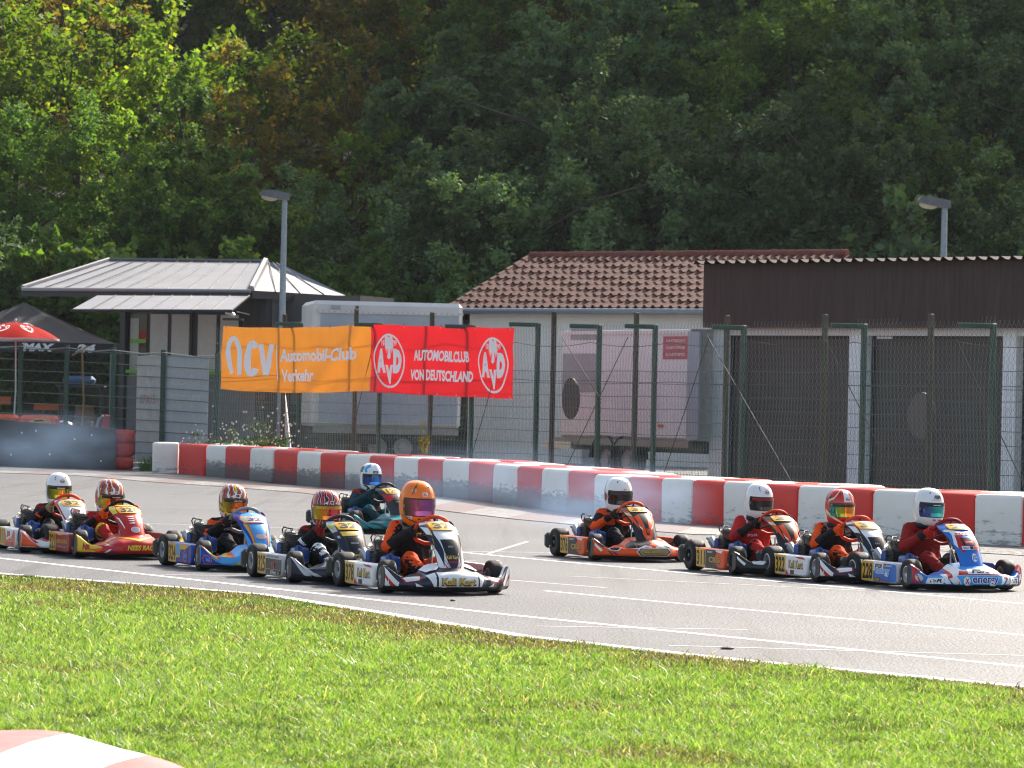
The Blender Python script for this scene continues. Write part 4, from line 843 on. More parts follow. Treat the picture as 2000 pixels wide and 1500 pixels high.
def kerbpaint(t, b, N, ramp, mix, noise_, mapped, math_, bump):
    v = mapped((1,1,1), (0,0,0)); sx = N('ShaderNodeSeparateXYZ'); t.links.new(v, sx.inputs[0])
    s = math_('FRACT', math_('MULTIPLY', math_('ADD', sx.outputs[0], math_('MULTIPLY', sx.outputs[1], -.12)), .58)); s = math_('GREATER_THAN', s, .5)
    c = mix(s, (.42,.41,.40), (.26,.10,.09)); f = noise_(mapped((1,2.2,1)), 6, 6, .75)
    c = mix(ramp(f, (.36, (0,0,0)), (.54, (.97,.97,.97))), c, (.10,.10,.10)); t.links.new(c, b.inputs['Base Color']); b.inputs['Roughness'].default_value = .6; bump(f, .4, .02)
KERB = node_mat('worn red and white kerb paint', kerbpaint)
mb = MB(); kl = [(-14,74.0), (-9.64,72.56), (-8.08,71.67), (-6.24,67.3), (-4.81,64.87), (-3.33,61.61), (-2.09,57.0), (-.8,52.43), (.1,49.5), (1.2,46.8), (2.2,44.9)]
for k, (wd, z) in enumerate(((1.9, .008),)): strip(mb, kl, wd, z, KERB, 1)
mb.add([(x, y, z) for x, y in kl for z in (-.004, .008)], [(2*i, 2*i+2, 2*i+3, 2*i+1) for i in range(len(kl)-1)], KERB)
tag(mb.build('kerb'), kind='structure')
sheet('dirt_verge', [(1.2,49.4), (2.4,46.2), (3.3,43.6), (4.6,41.3), (6.4,39.2), (9,37.2), (9,40), (5.9,43.4), (4.4,45.2), (2.5,48.9)], .006, GRAV)
yl = [(-30,83), (-8.2,80.2), (-6.4,77.2), (-5.2,74.6), (-2.5,67.2), (.8,57.2), (2.6,51.2), (6.5,44.6), (9.4,41), (60,5)]; mb = MB()
yr = [(-30,86), (-7.4,84), (-4.6,80), (-3.2,76.6), (-.2,69), (3.2,58.6), (4.8,53), (8.6,47), (12,43.5), (60,9)]
mb.add([(*p, .004) for p in yl]+[(*p, .2) for p in yr]+[(x, 130, .2) for x, y in yr], [(i+k, i+1+k, i+11+k, i+10+k) for k in (0, 10) for i in range(9)], GRAV); tag(mb.build('yard'), kind='structure')

for (px, py, s_, l) in ((1420, 1268, .045, 'small black rubber scrap on the asphalt near the right edge lines'), (55, 1126, .10, 'flat black rubber scrap on the edge line at the far left'), (884, 1174, .03, 'tiny dark rubber scrap in front of the leading white kart'), (1232, 1307, .05, 'dark rubber crumb on the white edge line, centre right')):
    d_ = CAMROT @ Vector(((px-1000)/F, (750-py)/F, -1)); p_ = EYE+d_*(-EYE.z/d_.z); mb = MB(); mb.sphere((0,0,.006), (s_, s_*.6, .010), mat('tyre rubber scrap', (.012,.012,.013), .7, bump=.4), 9, 5); o = link('rubber_scrap', mb.mesh('rubber_scrap'), None, (p_.x, p_.y, 0)); o.rotation_euler.z = px; tag(o, l, 'debris', 'rubber scraps on the track')

# foreground kerb, far out of focus
RKP = mat('pale red kerb paint', (.60,.16,.15), .55, var=.25, vscale=5, bump=.15, bscale=20); WKP = mat('white kerb paint', (.72,.72,.71), .5, var=.22, vscale=7, bump=.12, bscale=25)
KX, KY = [-3.7,-2.6,-2.18,-1.95,-1.82,-1.62,-1.46,-1.28,-1.1,-.7], [16.8,16.68,16.55,16.42,16.28,15.95,15.6,15.05,14.4,12.8]
def kseg(x0, x1, m):
    mb = MB(); f = lambda x: float(np.interp(x, KX, KY))
    xs = linspace(x0, x1, 9); pr = [(0,-.02), (.0,.012), (.04,.022), (.30,.030), (.60,.036), (.95,.03), (1.6,0.01)]
    mb.grid(lambda u, v: Vector((u-.15*pr[v][0], f(u)-pr[v][0], pr[v][1]+.01*math.sin(u*9))), xs, range(len(pr)), m)
    mb.add([(x0, f(x0), -.02), *[(x0-.15*p[0], f(x0)-p[0], p[1]+.01*math.sin(x0*9)) for p in pr]], [tuple(range(8))], m); return mb.mesh('kerb_segment', sharp=50)
k0 = MB().box((-3.5,15.9,-.01), (.1,.1,.02), WKP).build('trackside_kerb'); tag(k0, kind='structure')
for x0, x1, m in ((-3.6,-2.95,RKP), (-2.945,-2.30,WKP), (-2.298,-1.842,RKP), (-1.84,-1.432,WKP), (-1.43,-1.12,RKP), (-1.117,-.72,WKP)): link('kerb_segment', kseg(x0, x1, m), k0)

# ---------------------------------------------------------------- grass
def build_grass():
    def edge_y(x): return np.interp(x, [p[0] for p in E2], [p[1] for p in E2])
    n = 640000; y = 14.6 + (40-14.6)*rng.random(n)**1.25; x = (rng.random(n)*2-1)*(y*.1333*1.08+.15)
    d = (edge_y(x)-y)*.75; wob = .10*np.sin(x*7.3)+.07*np.sin(x*19+2)+.05*np.sin(x*41)
    ky = np.interp(x, KX, KY)+.03
    keep = (d > .03+wob*.35) & ~((y < ky) & (x < -.7)); x, y, d = x[keep], y[keep], d[keep]; n = len(x)
    def fbm(px, py, s):
        r = np.zeros_like(px)
        for i, a in enumerate((1, .6, .4, .25)):
            k = s*2**i; ph = rng.random(6)*6.28
            r += a*(np.sin(px*k+ph[0]+1.3*np.sin(py*k*.9+ph[1]))*np.sin(py*k*1.1+ph[2]+1.2*np.sin(px*k*.8+ph[3])))
        return r/1.6
    p1, p2, p3 = fbm(x, y*.7, 2.2), fbm(x, y*.8, 7), fbm(x, y, 1.1)
    dry = np.clip(1.22-d/(1.3+.9*p3-.30*np.clip(x, -3, 4))+.8*p1+.6*p2, 0, 1); dry = np.maximum(dry, np.clip((p3+p1*.6-.75)*2, 0, .75))
    dens = rng.random(n) < np.clip(.95+.4*p2-.35*dry, .25, 1); x, y, d, dry, p1, p2 = [a[dens] for a in (x, y, d, dry, p1, p2)]; n = len(x)
    h = (.017+.028*rng.random(n)**2)*(1+.55*np.clip(p1+p2*.8, -.6, 1))*(1-.45*dry); tall = rng.random(n) < .012; h[tall] *= 2.0
    wd = (.0022+.0026*rng.random(n))*(y/22)**.6; az = rng.random(n)*6.283; lean = h*(.3+1.3*rng.random(n)); la = rng.random(n)*6.283
    bx, by = np.cos(az)*wd, np.sin(az)*wd; lx, ly = np.cos(la)*lean, np.sin(la)*lean
    V = np.zeros((n, 5, 3))
    V[:, 0] = np.stack([x-bx, y-by, -.01+0*x], 1); V[:, 1] = np.stack([x+bx, y+by, -.01+0*x], 1)
    V[:, 2] = np.stack([x-bx*.8+lx*.35, y-by*.8+ly*.35, h*.6], 1); V[:, 3] = np.stack([x+bx*.8+lx*.35, y+by*.8+ly*.35, h*.6], 1); V[:, 4] = np.stack([x+lx, y+ly, h], 1)
    me = bpy.data.meshes.new('grass'); me.vertices.add(n*5); me.vertices.foreach_set('co', V.ravel())
    b = np.arange(n)[:, None]*5; lp = np.concatenate([b+0, b+1, b+3, b+2, b+2, b+3, b+4], 1).ravel()
    me.loops.add(n*7); me.loops.foreach_set('vertex_index', lp); me.polygons.add(n*2)
    st = (np.arange(n)[:, None]*7+np.array([0, 4])).ravel(); me.polygons.foreach_set('loop_start', st)
    g = np.array([.112,.215,.048]); g2 = np.array([.21,.33,.09]); g3 = np.array([.05,.095,.024]); br = np.array([.125,.125,.065]); st_ = np.array([.36,.34,.22])
    q = rng.random(n)[:, None]; c = g*(1-q)+g2*q; k = np.clip(-p2*.9-p1*.4, 0, .9)[:, None]; c = c*(1-k)+g3*k
    isd = (rng.random(n) < dry*.97)[:, None]; c = np.where(isd, br*(.6+.7*q), c); c = np.where((rng.random(n) < .08+.03*dry)[:, None], st_*(.7+.5*q), c)
    ca = np.ones((n, 5, 4), np.float32); ca[:, :, :3] = c[:, None, :]*np.array([.6,.6,.95,.95,1.1])[None, :, None]*0+c[:, None, :]
    at_ = me.color_attributes.new('blade', 'FLOAT_COLOR', 'POINT'); at_.data.foreach_set('color', ca.ravel())
    me.update(calc_edges=True)
    m = bpy.data.materials.new('grass blades'); m.use_nodes = True; t = m.node_tree; bs = t.nodes['Principled BSDF']
    a = t.nodes.new('ShaderNodeAttribute'); a.attribute_name = 'blade'; t.links.new(a.outputs[0], bs.inputs['Base Color']); bs.inputs['Roughness'].default_value = .42; bs.inputs['Specular IOR Level'].default_value = .45
    tr = t.nodes.new('ShaderNodeBsdfTranslucent'); hs = t.nodes.new('ShaderNodeMix'); hs.data_type = 'RGBA'; hs.blend_type = 'MULTIPLY'; hs.inputs[0].default_value = 1; hs.inputs[7].default_value = (1.9, 1.8, .75, 1)
    t.links.new(a.outputs[0], hs.inputs[6]); t.links.new(hs.outputs[2], tr.inputs[0]); mx = t.nodes.new('ShaderNodeMixShader'); mx.inputs[0].default_value = .5
    t.links.new(bs.outputs[0], mx.inputs[1]); t.links.new(tr.outputs[0], mx.inputs[2]); t.links.new(mx.outputs[0], t.nodes['Material Output'].inputs[0])
    me.materials.append(m); tag(link('grass', me), 'sunlit lawn with a dry brown strip along the track edge', 'grass', kind='stuff')
build_grass()

# ---------------------------------------------------------------- barrier of red and white blocks
def blockmat(nm, col, scuff):
    def f(t, b, N, ramp, mix, noise_, mapped, math_, bump):
        v = mapped((1,1,1)); sx = N('ShaderNodeSeparateXYZ'); t.links.new(v, sx.inputs[0]); oi = N('ShaderNodeObjectInfo')
        cm = N('ShaderNodeCombineXYZ'); t.links.new(math_('MULTIPLY', oi.outputs['Random'], 40.0), cm.inputs[0]); va = N('ShaderNodeVectorMath', operation='ADD'); t.links.new(mapped((2.2,2.2,11)), va.inputs[0]); t.links.new(cm.outputs[0], va.inputs[1])
        n = noise_(va.outputs[0], 1.6, 8, .7); vb = N('ShaderNodeVectorMath', operation='ADD'); t.links.new(mapped((1.5,1.5,2)), vb.inputs[0]); t.links.new(cm.outputs[0], vb.inputs[1]); n2 = noise_(vb.outputs[0], 1.5, 4, .6)
        base = mix(ramp(n2, (.35, (0,0,0)), (.75, (.35,.35,.35))), col, tuple(c*.72 for c in col))
        zz = math_('MULTIPLY', sx.outputs[2], 2.2)
        if scuff: k = math_('SUBTRACT', math_('ADD', math_('MULTIPLY', n, 1.25), math_('MULTIPLY', oi.outputs['Random'], .10)), zz); msk = ramp(k, (.02, (0,0,0)), (.12, (.62,.62,.62)), (.38, (.86,.86,.86)))
        else: k = math_('SUBTRACT', n, math_('MULTIPLY', zz, .18)); msk = ramp(k, (.46, (0,0,0)), (.55, (.6,.6,.6)))
        c = mix(msk, base, (.055,.057,.065)); t.links.new(c, b.inputs['Base Color']); b.inputs['Roughness'].default_value = .5; b.inputs['Specular IOR Level'].default_value = .25; bump(n, .12, .01)
    return node_mat(nm, f)
BM = {(c, s): blockmat('%s barrier plastic%s' % (c, ' scuffed' if s else ''), col, s) for c, col in (('red', (.70,.034,.024)), ('white', (.84,.80,.74))) for s in (0, 1)}
BPX = [(297,924), (347,925), (393,929), (438,932.6), (486,937.5), (534,943), (578,947), (624,952), (672,955.5), (718,959), (768,963), (813,967), (863,971), (913,976), (960,983), (1008,990), (1055,996), (1108,1003.5), (1158,1009), (1222,1015), (1290,1020), (1349,1024), (1411,1029), (1484,1034.5), (1555,1040), (1628,1045.5), (1701,1051), (1799,1057), (1901,1063), (1993,1068)]
BPT = []
for px, py in BPX:
    d = CAMROT @ Vector(((px-1000)/F, (750-py)/F, -1)); p = EYE + d*(-EYE.z/d.z); BPT.append(Vector((p.x, p.y, 0)))
BPT += [BPT[-1]+Vector((.55,-.7,0)), BPT[-1]+Vector((1.1,-1.4,0))]
def block(a, b, h, depth, m, flare=0.0, seed=0):
    """one moulded block: rounded top edges, bellied front, forklift gap at its foot"""
    L = (b-a).length; mb = MB(); k = .02+.006*math.sin(seed*2.1)
    prof = [(0,.0), (-.012,.05), (0,.10), (.0,h*.55), (.01,h-.06), (.03,h-.018), (.06,h), (depth-.06,h+.006), (depth-.02,h-.02), (depth,h-.06), (depth,0)]
    xs = [0, .012, .04, .08, L*.35, L*.65, L-.08, L-.04, L-.012, L]; ins = [.03, .010, .002, 0, -.004, -.004, 0, .002, .010, .03]
    def P(u, v): i = int(u); x, z = prof[int(v)]; e = ins[i]; return Vector((xs[i], (min(max(x, e), depth-e)), min(z, h-e*.7) if z > .01 else 0))
    mb.grid(P, range(10), range(11), m); mb.add([P(0, v) for v in range(11)], [tuple(range(11))], m); mb.add([P(9, v) for v in range(11)], [tuple(range(11))], m)
    return mb.mesh('barrier_block', sharp=38)
NB = len(BPT)-1; ordw = ['first', 'second', 'third', 'fourth', 'fifth', 'sixth', 'seventh', 'eighth', 'ninth', 'tenth', 'eleventh', 'twelfth', 'thirteenth', 'fourteenth', 'fifteenth', 'sixteenth']
for i in range(NB):
    a, b = BPT[i], BPT[i+1]; c = 'white' if i % 2 == 0 else 'red'; sc = 1 if 2 <= i <= 18 else 0; t = (b-a)
    o = link('barrier_block', block(a, b, (.60 if i < 18 else .575), .55, BM[c, sc], seed=i), None, a); o.rotation_euler = (R((.8,-.6,1.0,0,-1.0)[i % 5]), R((-1.5, .8, 0, 1.2)[i % 4])*.25, math.atan2(t.y, t.x)+R((0,1.2,-.9,.5,-1.3,.8,0)[i % 7]))
    if i == 2: o.rotation_euler.z += R(9); o.location += Vector((.1,-.25,0))
    n = i//2; look = ('tyre-blackened ' if sc else 'mostly clean ')
    wh = '%s %s from the left end' % (ordw[n], c) if n < 8 else '%s %s from the right edge' % (ordw[(NB-1-i)//2], c)
    tag(o, '%s%s barrier block, front row, %s' % (look, c, wh), 'barrier', 'red and white barrier blocks beside the track')
DEP = Vector((1,.0,0))
for i in range(1, NB-1):
    a, b = BPT[i], BPT[i+1]; t = (b-a).normalized(); nrm = Vector((-t.y, t.x, 0)); off = .62; c = 'red' if i % 2 == 0 else 'white'
    if i in (24,): continue
    a2 = a+nrm*off+t*.25; b2 = b+nrm*off+t*.25
    o = link('barrier_block', block(a2, b2, (.605 if i < 18 else .58)+.008*math.sin(i*1.7), .5, BM[c, 0], seed=i+5), None, a2); o.rotation_euler = (0, 0, math.atan2(t.y, t.x))
    n = (i-1)//2; m_ = (NB-2-i)//2
    tag(o, '%s barrier block of the back row, top showing, %s %s from the %s' % (c, ordw[min(n, m_)], c, 'left' if n <= m_ else 'right'), 'barrier', 'red and white barrier blocks beside the track')
# ---------------------------------------------------------------- fence, banners
def FL(px):                              # chain-link line on the ground, seen at column px
    a, b = Vector((-5.86, 77.0, 0)), Vector((7.25, 50.5, 0)); best = a
    lo, hi = -.1, 1.15
    for _ in range(40):
        m = (lo+hi)/2; p = a+(b-a)*m
        q = CAMROT.transposed() @ (p+Vector((0,0,1.6))-EYE)
        if 1000+F*q.x/-q.z < px: lo = m
        else: hi = m
    return a+(b-a)*lo
FDIR = (Vector((7.25,50.5,0))-Vector((-5.86,77,0))).normalized(); FN = Vector((FDIR.y, -FDIR.x, 0))   # towards the track
if FN.x > 0: FN = -FN
GRN = mat('green powder coat', (.012,.055,.04), .4, var=.35, vscale=12, bump=.1)
RUST = mat('rusty brown post', (.045,.026,.018), .7, var=.45, vscale=9, bump=.3, bscale=30)
OLIV = mat('weathered olive post', (.05,.05,.032), .65, var=.3, vscale=9, bump=.2)
WIRE = mat('galvanised fence wire', (.22,.26,.24), .3, .7, spec=.6)
WIREG = mat('green fence wire', (.018,.06,.048), .35, spec=.6)
fence = empty('chain_link_fence', FL(1100)); tag(fence, 'tall chain-link safety fence on green and rusty posts behind the red and white barrier', 'fence')
FO = fence.location.copy()
def fbuild(mb, name): o = mb.build(name); o.parent = fence; o.matrix_parent_inverse = Matrix.Translation(-FO); return o
for px, h, m in ((553,3.15,RUST), (693,3.2,OLIV), (841,3.1,OLIV), (1079,3.05,RUST), (1240,3.0,OLIV), (1417,2.92,OLIV), (1608,2.9,OLIV), (1815,2.87,OLIV)):
    p = FL(px); fbuild(MB().box((p.x, p.y, h/2), (.072,.072,h), m, Matrix.Rotation(.5, 3, 'Z'), .01), 'post')
for px, h in ((585,2.98), (741,2.93), (921,2.86), (1048,2.87), (1168,2.82), (1277,2.8), (1450,2.76), (1685,2.75), (1937,2.72), (2130,2.7)):
    p = FL(px); mb = MB(); mb.box((p.x, p.y, h/2), (.075,.075,h), GRN, Matrix.Rotation(.5, 3, 'Z'), .012)
    o = fbuild(mb, 'post'); q = p+Vector((-.46,-.10,0)); mb2 = MB(); mb2.box(((p.x+q.x)/2, (p.y+q.y)/2, h-.035), (.52,.07,.07), GRN, Matrix.Rotation(math.atan2(.10,.46), 3, 'Z'), .01)
    b = mb2.build('bracket', o)
A, B = FL(425), FL(2110); LEN = (B-A).length
def cl_top(s): return 2.92-.20*s/LEN+.03*math.sin(s*2.3)
def chain():
    p = .105; r = .0026
    off = FN*.09
    mb = MB(); Vl = []; Fl = []
    for i in range(int(LEN/p)):
        s0 = i*p; rows = int((cl_top(s0)-.03)/(p/2)); prev = None
        for j in range(rows+1):
            s = s0 + (p/2 if j % 2 else 0); z = .03+j*p/2; bow = .07*math.sin(s*2.5)*math.sin(z*1.1)+.05*math.sin(z*2+s*.6)
            c = A+FDIR*s+off*(1+bow*4*.25)+FN*(.02 if j % 2 else 0)+FN*bow*.6; c.z = z
            if prev is not None:
                o = len(Vl); e1, e2 = FDIR*r, FN*r
                for q in (prev, c): Vl += [q+e1, q-e1*.5+e2*.87, q-e1*.5-e2*.87]
                Fl += [(o, o+1, o+4, o+3), (o+1, o+2, o+5, o+4), (o+2, o, o+3, o+5)]
            prev = c
        # twisted wire end above the top wire
        o = len(Vl); t = prev+FDIR*.02+Vector((0,0,.05)); e1, e2 = FDIR*r, FN*r
        for q in (prev, t): Vl += [q+e1, q-e1*.5+e2*.87, q-e1*.5-e2*.87]
        Fl += [(o, o+1, o+4, o+3), (o+1, o+2, o+5, o+4), (o+2, o, o+3, o+5)]
        # counter strand
        prev = None
        for j in range(rows+1):
            s = s0 + (p/2 if j % 2 else p) ; z = .03+j*p/2; bow = .07*math.sin(s*2.5)*math.sin(z*1.1)+.05*math.sin(z*2+s*.6)
            c = A+FDIR*(s-p/2+(p/2 if True else 0))+off*(1+bow*4*.25)+FN*(-.004)+FN*bow*.6; c.z = z
            if prev is not None:
                o = len(Vl)
                for q in (prev, c): Vl += [q+e1, q-e1*.5+e2*.87, q-e1*.5-e2*.87]
                Fl += [(o, o+1, o+4, o+3), (o+1, o+2, o+5, o+4), (o+2, o, o+3, o+5)]
            prev = c
    mb.add(Vl, Fl, WIRE); return mb
fbuild(chain(), 'mesh')
mb = MB()
for k in range(11):                      # welded panel: twin horizontal wires and thin uprights
    z = .06+k*.2; P = [A-FN*.05+FDIR*s+Vector((0,0,z+.008*math.sin(s*1.7+k))) for s in linspace(0, LEN, 60)]; mb.tube(P, .006, WIREG, 4)
for i in range(int(LEN/.05)):
    p = A-FN*.05+FDIR*(i*.05); e = FDIR*.0016; f = FN*.0016; vs = [p+e, p-e*.5+f, p-e*.5-f]; vs = [v+Vector((0,0,.04)) for v in vs]+[v+Vector((0,0,2.07)) for v in vs]
    mb.add(vs, [(0,1,4,3), (1,2,5,4), (2,0,3,5)], WIREG)
fbuild(mb, 'wire_panel')
mb = MB()
for z0, sag in ((2.62, .07), (2.0, .02)):
    for i in range(11):
        s0, s1 = LEN*i/11, LEN*(i+1)/11; P = []
        for k in range(9): u = k/8; s = s0+(s1-s0)*u; P.append(A+FN*.12+FDIR*s+Vector((0,0,z0-.17*s/LEN-sag*4*u*(1-u)))); 
        mb.tube(P, .006, OLIV, 4)
fbuild(mb, 'tension_wire')
for x0, z0, x1, z1 in ((1395,2.6,1590,.15), (1625,2.55,1800,.15), (1880,2.55,2040,.3), (1240,2.6,1110,.2), (1112,2.6,1190,1.6), (1400,2.6,1310,.3), (1000,2.6,930,.3), (745,2.7,690,.3)):
    a, b = FL(x0)+FN*.15, FL(x1)+FN*.15; a.z, b.z = z0, z1; fbuild(MB().tube([a, b], .007, OLIV, 5), 'brace_wire')
p, q = FL(497)-FN*.6, FL(545)-FN*.3; p = p+Vector((0,0,1.75)); q = q+Vector((0,0,.1)); fbuild(MB().tube([p, q], .045, ALU, 10), 'strut')
DISC = mat('brown disc', (.055,.035,.03), .6, var=.2); DISG = mat('grey disc', (.075,.075,.078), .6, var=.2)
for px, py, w_, h_, m, l in ((1103,778,.30,.68,DISC,'dark brown oval disc hanging on the fence in front of the white trailer'), (1787,812,.36,.66,DISG,'pale grey oval disc hanging on the fence before the garage door')):
    c = FL(px)-FN*.10; z = zat(px, py, c.y); mb = MB()
    pl = [(w_*math.cos(R(10*k)), h_/2*math.sin(R(10*k))) for k in range(36)]
    mb.prism(pl, m, lambda a, b, d: FDIR*a+Vector((0,0,b))-FN*d, 0, .03); mb.prism([(a*.93, b*.93) for a, b in pl], mat('disc face '+l[:4], tuple(x*1.25 for x in m.diffuse_color[:3]), .6), lambda a, b, d: FDIR*a+Vector((0,0,b))-FN*d, -.004, .0)
    tag(link('oval_disc', mb.mesh('oval_disc'), None, (c.x, c.y, z)), l, 'disc')

def cloth_mat(n, c, tr=.45):
    m = mat('banner '+n, c, .7, var=.05, vscale=3, trans=tr); return m
OB, RB, WB = cloth_mat('orange', (.66,.235,.022), .33), cloth_mat('red', (.62,.012,.018), .42), mat('white banner print', (.90,.90,.90), .7)
def banner(name, label, px0, px1, corners, m, marks, seed):
    a, b = FL(px0+19)+FN*.17, FL(px1+21)+FN*.17; L = (b-a).length; c0 = (a+b)/2
    zt0, zb0, zt1, zb1, dip = [*(zat(px0, y, a.y) for y in corners[:2]), *(zat(px1, y, b.y) for y in corners[2:4]), corners[4]]
    def f(u, v):
        p = a+(b-a)*u; k = 4*u*(1-u); zt = zt0+(zt1-zt0)*u-dip*k*.8; zb = zb0+(zb1-zb0)*u-dip*k*.9
        wv = .030*math.sin(u*9+seed+v*2)+.010*math.sin((u*1.0+v*.6)*17+seed*2)*(1-abs(2*v-1)*.4)+.003*math.sin((u-v*.5)*41)
        fold = .05*math.exp(-((u-.80-.30*(v-.5))/.06)**2) if seed == 1 else 0
        return p+FN*(wv+fold)+Vector((0,0,zb+(zt-zb)*v-p.z+.005*math.sin(u*22+seed))) - c0
    mb = MB(); mb.grid(f, linspace(0, 1, 61), linspace(0, 1, 21), m); mp = fmap_of(f, FN)
    for i, sh in enumerate(marks): decal(mb, sh, lambda u, v: mp(u, v), WB, (.02, .05), .004)
    eye = mat('eyelet metal', (.4,.4,.4), .3, .9)
    for k in range(9):
        for v in (.02, .98): decal(mb, ell(.02+.96*k/8, v, .004, .012, 8), mp, eye, 0, .003)
    for k in range(5): decal(mb, rect(.02+.24*k-.002, .97, .02+.24*k+.002, 1.03), mp, BLK, 0, .001)
    return tag(link(name, mb.mesh(name, sharp=0), None, c0), label, 'banner')
def stroke(pts, r0):
    """a thick rounded stroke as an outline, width changing along it"""
    n = len(pts); rr = r0 if hasattr(r0, '__len__') else [r0]*n; Lf = []; Rt = []
    for i, (x, y) in enumerate(pts):
        a = pts[max(i-1, 0)]; b = pts[min(i+1, n-1)]; dx, dy = (b[0]-a[0])*2.2, b[1]-a[1]; d = math.hypot(dx, dy) or 1
        Lf.append((x-dy/d*rr[i]/2.2, y+dx/d*rr[i])); Rt.append((x+dy/d*rr[i]/2.2, y-dx/d*rr[i]))
    V = np.array(Lf+Rt); return V, [(i, i+1, n+i+1, n+i) for i in range(n-1)]
def bez(*P, n=14):
    out = []
    for i in range(n):
        t = i/(n-1); Q = [np.array(p, float) for p in P]
        while len(Q) > 1: Q = [Q[k]*(1-t)+Q[k+1]*t for k in range(len(Q)-1)]
        out.append(tuple(Q[0]))
    return out
acv = [stroke(bez((.082,.26),(.066,.36),(.040,.56),(.047,.74)), [.026+.014*math.sin(i/13*3.14) for i in range(14)]), stroke(bez((.045,.70),(.060,.90),(.118,.90),(.131,.52),(.131,.25)), [.034]*14),
       stroke(bez((.232,.68),(.222,.86),(.158,.80),(.163,.50),(.168,.22),(.222,.18),(.238,.36)), [.045]*14), stroke(bez((.268,.74),(.28,.50),(.305,.26)), [.04]*14), stroke(bez((.305,.26),(.33,.50),(.348,.74)), [.04]*14),
       rect(.382, .18, .388, .73), word('Automobil-Club', .66, .575, .50, .20, bold=.035), word('Verkehr', .535, .265, .24, .19, bold=.035)]
banner('advertising_banner', 'orange banner with white lettering tied to the fence, left of the red banner', 430, 716, (637, 760, 633, 763, .06), OB, acv, 1)
def avd(u, k=1.0):
    return [ring(u, .47, .122*k, .40, .085, 44), word('A', u-.062*k, .47, .070*k, .36, bold=.10), word('D', u+.064*k, .47, .064*k, .36, bold=.10), word('V', u+.002, .27, .060*k, .28, bold=.10), word('18', u-.048*k, .735, .024*k, .085, bold=.02), word('99', u+.048*k, .735, .026*k, .085, bold=.02),
            ell(u, .70, .012*k, .09, 12), shape([(u-.008*k,.64), (u+.008*k,.64), (u+.014*k,.52), (u,.49), (u-.014*k,.52)]), ell(u-.004*k, .80, .008*k, .03, 8)]+[shape([(u+s*a*k, b) for a, b in ((.003,.79), (.012,.845), (.026,.85), (.033,.80), (.033,.62), (.0285,.68), (.026,.585), (.021,.66), (.018,.565), (.013,.66), (.006,.60))]) for s in (-1, 1)]
banner('advertising_banner', 'red banner with two white ring emblems and white lettering, right of the orange banner', 718, 1000, (633, 765, 641, 779, .01), RB, avd(.145)+avd(.865, .86)+[word('AUTOMOBILCLUB', .515, .575, .36, .16, bold=.045), word('VON DEUTSCHLAND', .515, .29, .41, .16, bold=.045)], 4)

# left low fence
PL = [(-55, 89.5), (40, 87.5), (130, 85.3), (221, 83), (318, 80.6), (424, 77.6)]; PZ = [2.72, 2.66, 2.62, 2.56, 2.5, 2.42]
pts = [Vector((at(px, 740, Y).x, Y, 0)) for px, Y in PL]
lf = empty('welded_mesh_fence', pts[2]); tag(lf, 'low green welded mesh fence in front of the kiosk and tent', 'fence')
def lbuild(mb, name): o = mb.build(name); o.parent = lf; o.matrix_parent_inverse = Matrix.Translation(-pts[2]); return o
for p, z in zip(pts, PZ): lbuild(MB().box((p.x, p.y, z/2), (.10,.07,z), GRN, bev=.01), 'post')
mb = MB()
for (a, za), (b, zb) in zip(zip(pts, PZ), list(zip(pts, PZ))[1:]):
    for k in range(11): mb.tube([a+Vector((0,-.05,.08+k*(za-.2)/10)), b+Vector((0,-.05,.08+k*(zb-.2)/10))], .009, WIREG, 5)
    n = int((b-a).length/.06)
    for i in range(n):
        p = a+(b-a)*(i/n)+Vector((0,-.055,0)); z = za+(zb-za)*i/n; w_ = .0016
        mb.add([p+Vector((-w_,0,.05)), p+Vector((w_,0,.05)), p+Vector((w_,0,z-.1)), p+Vector((-w_,0,z-.1))], [(0,1,2,3)], WIREG)
    mb.tube([a+Vector((0,-.08,za-.06)), (a+b)/2+Vector((.1,-.08,(za+zb)/2-.11)), b+Vector((0,-.08,zb-.06))], .012, mat('sagging tension wire', (.3,.32,.3), .35, .7), 5)
lbuild(mb, 'mesh')
BOARD = mat('weathered white board', (.50,.46,.43), .75, var=.14, vscale=3, bump=.15); BOARD2 = mat('pale grey board', (.46,.47,.48), .75, var=.10, vscale=3, bump=.1); FAD = mat('faded red lettering', (.42,.24,.22), .8); FADW = mat('faded pale lettering', (.56,.54,.50), .8)
def board(px0, px1, Y0, Y1, yt, m, label, words):
    a, b = at(px0, 740, Y0), at(px1, 740, Y1); a.z = b.z = 0; zt = zat(px0, yt, Y0); d = (b-a).normalized(); n = Vector((d.y, -d.x, 0)); L = (b-a).length; mb = MB()
    fn = lambda u, v, e: d*u+Vector((0,0,v))+n*e
    mb.prism([(0,.12), (L,.12), (L,zt-.03), (L*.5,zt), (0,zt-.01)], m, fn, 0, .02)
    for s, u, v, w_, h_, c in words: decal(mb, word(s, u*L, v, w_*L, h_, bold=.03), lambda x, y: (fn(x, y, .02), n), c, 0, .003)
    tag(link('notice_board', mb.mesh('notice_board'), None, a), label, 'board')
board(269, 318, 82.0, 80.9, 694, BOARD, 'narrow dirty white board behind the left fence beside the wider grey board', [('07X15', .45, 1.45, .6, .2, FAD), ('M', .55, 1.95, .3, .28, FADW)])
board(324, 408, 80.7, 78.4, 695, BOARD2, 'wide pale grey board with faded writing behind the left fence', [('COVERSCOPE', .5, 2.1, .82, .13, FADW), ('CREATIVE', .5, 1.82, .66, .13, FADW), ('DESIGNER', .5, 1.48, .7, .17, FADW)])

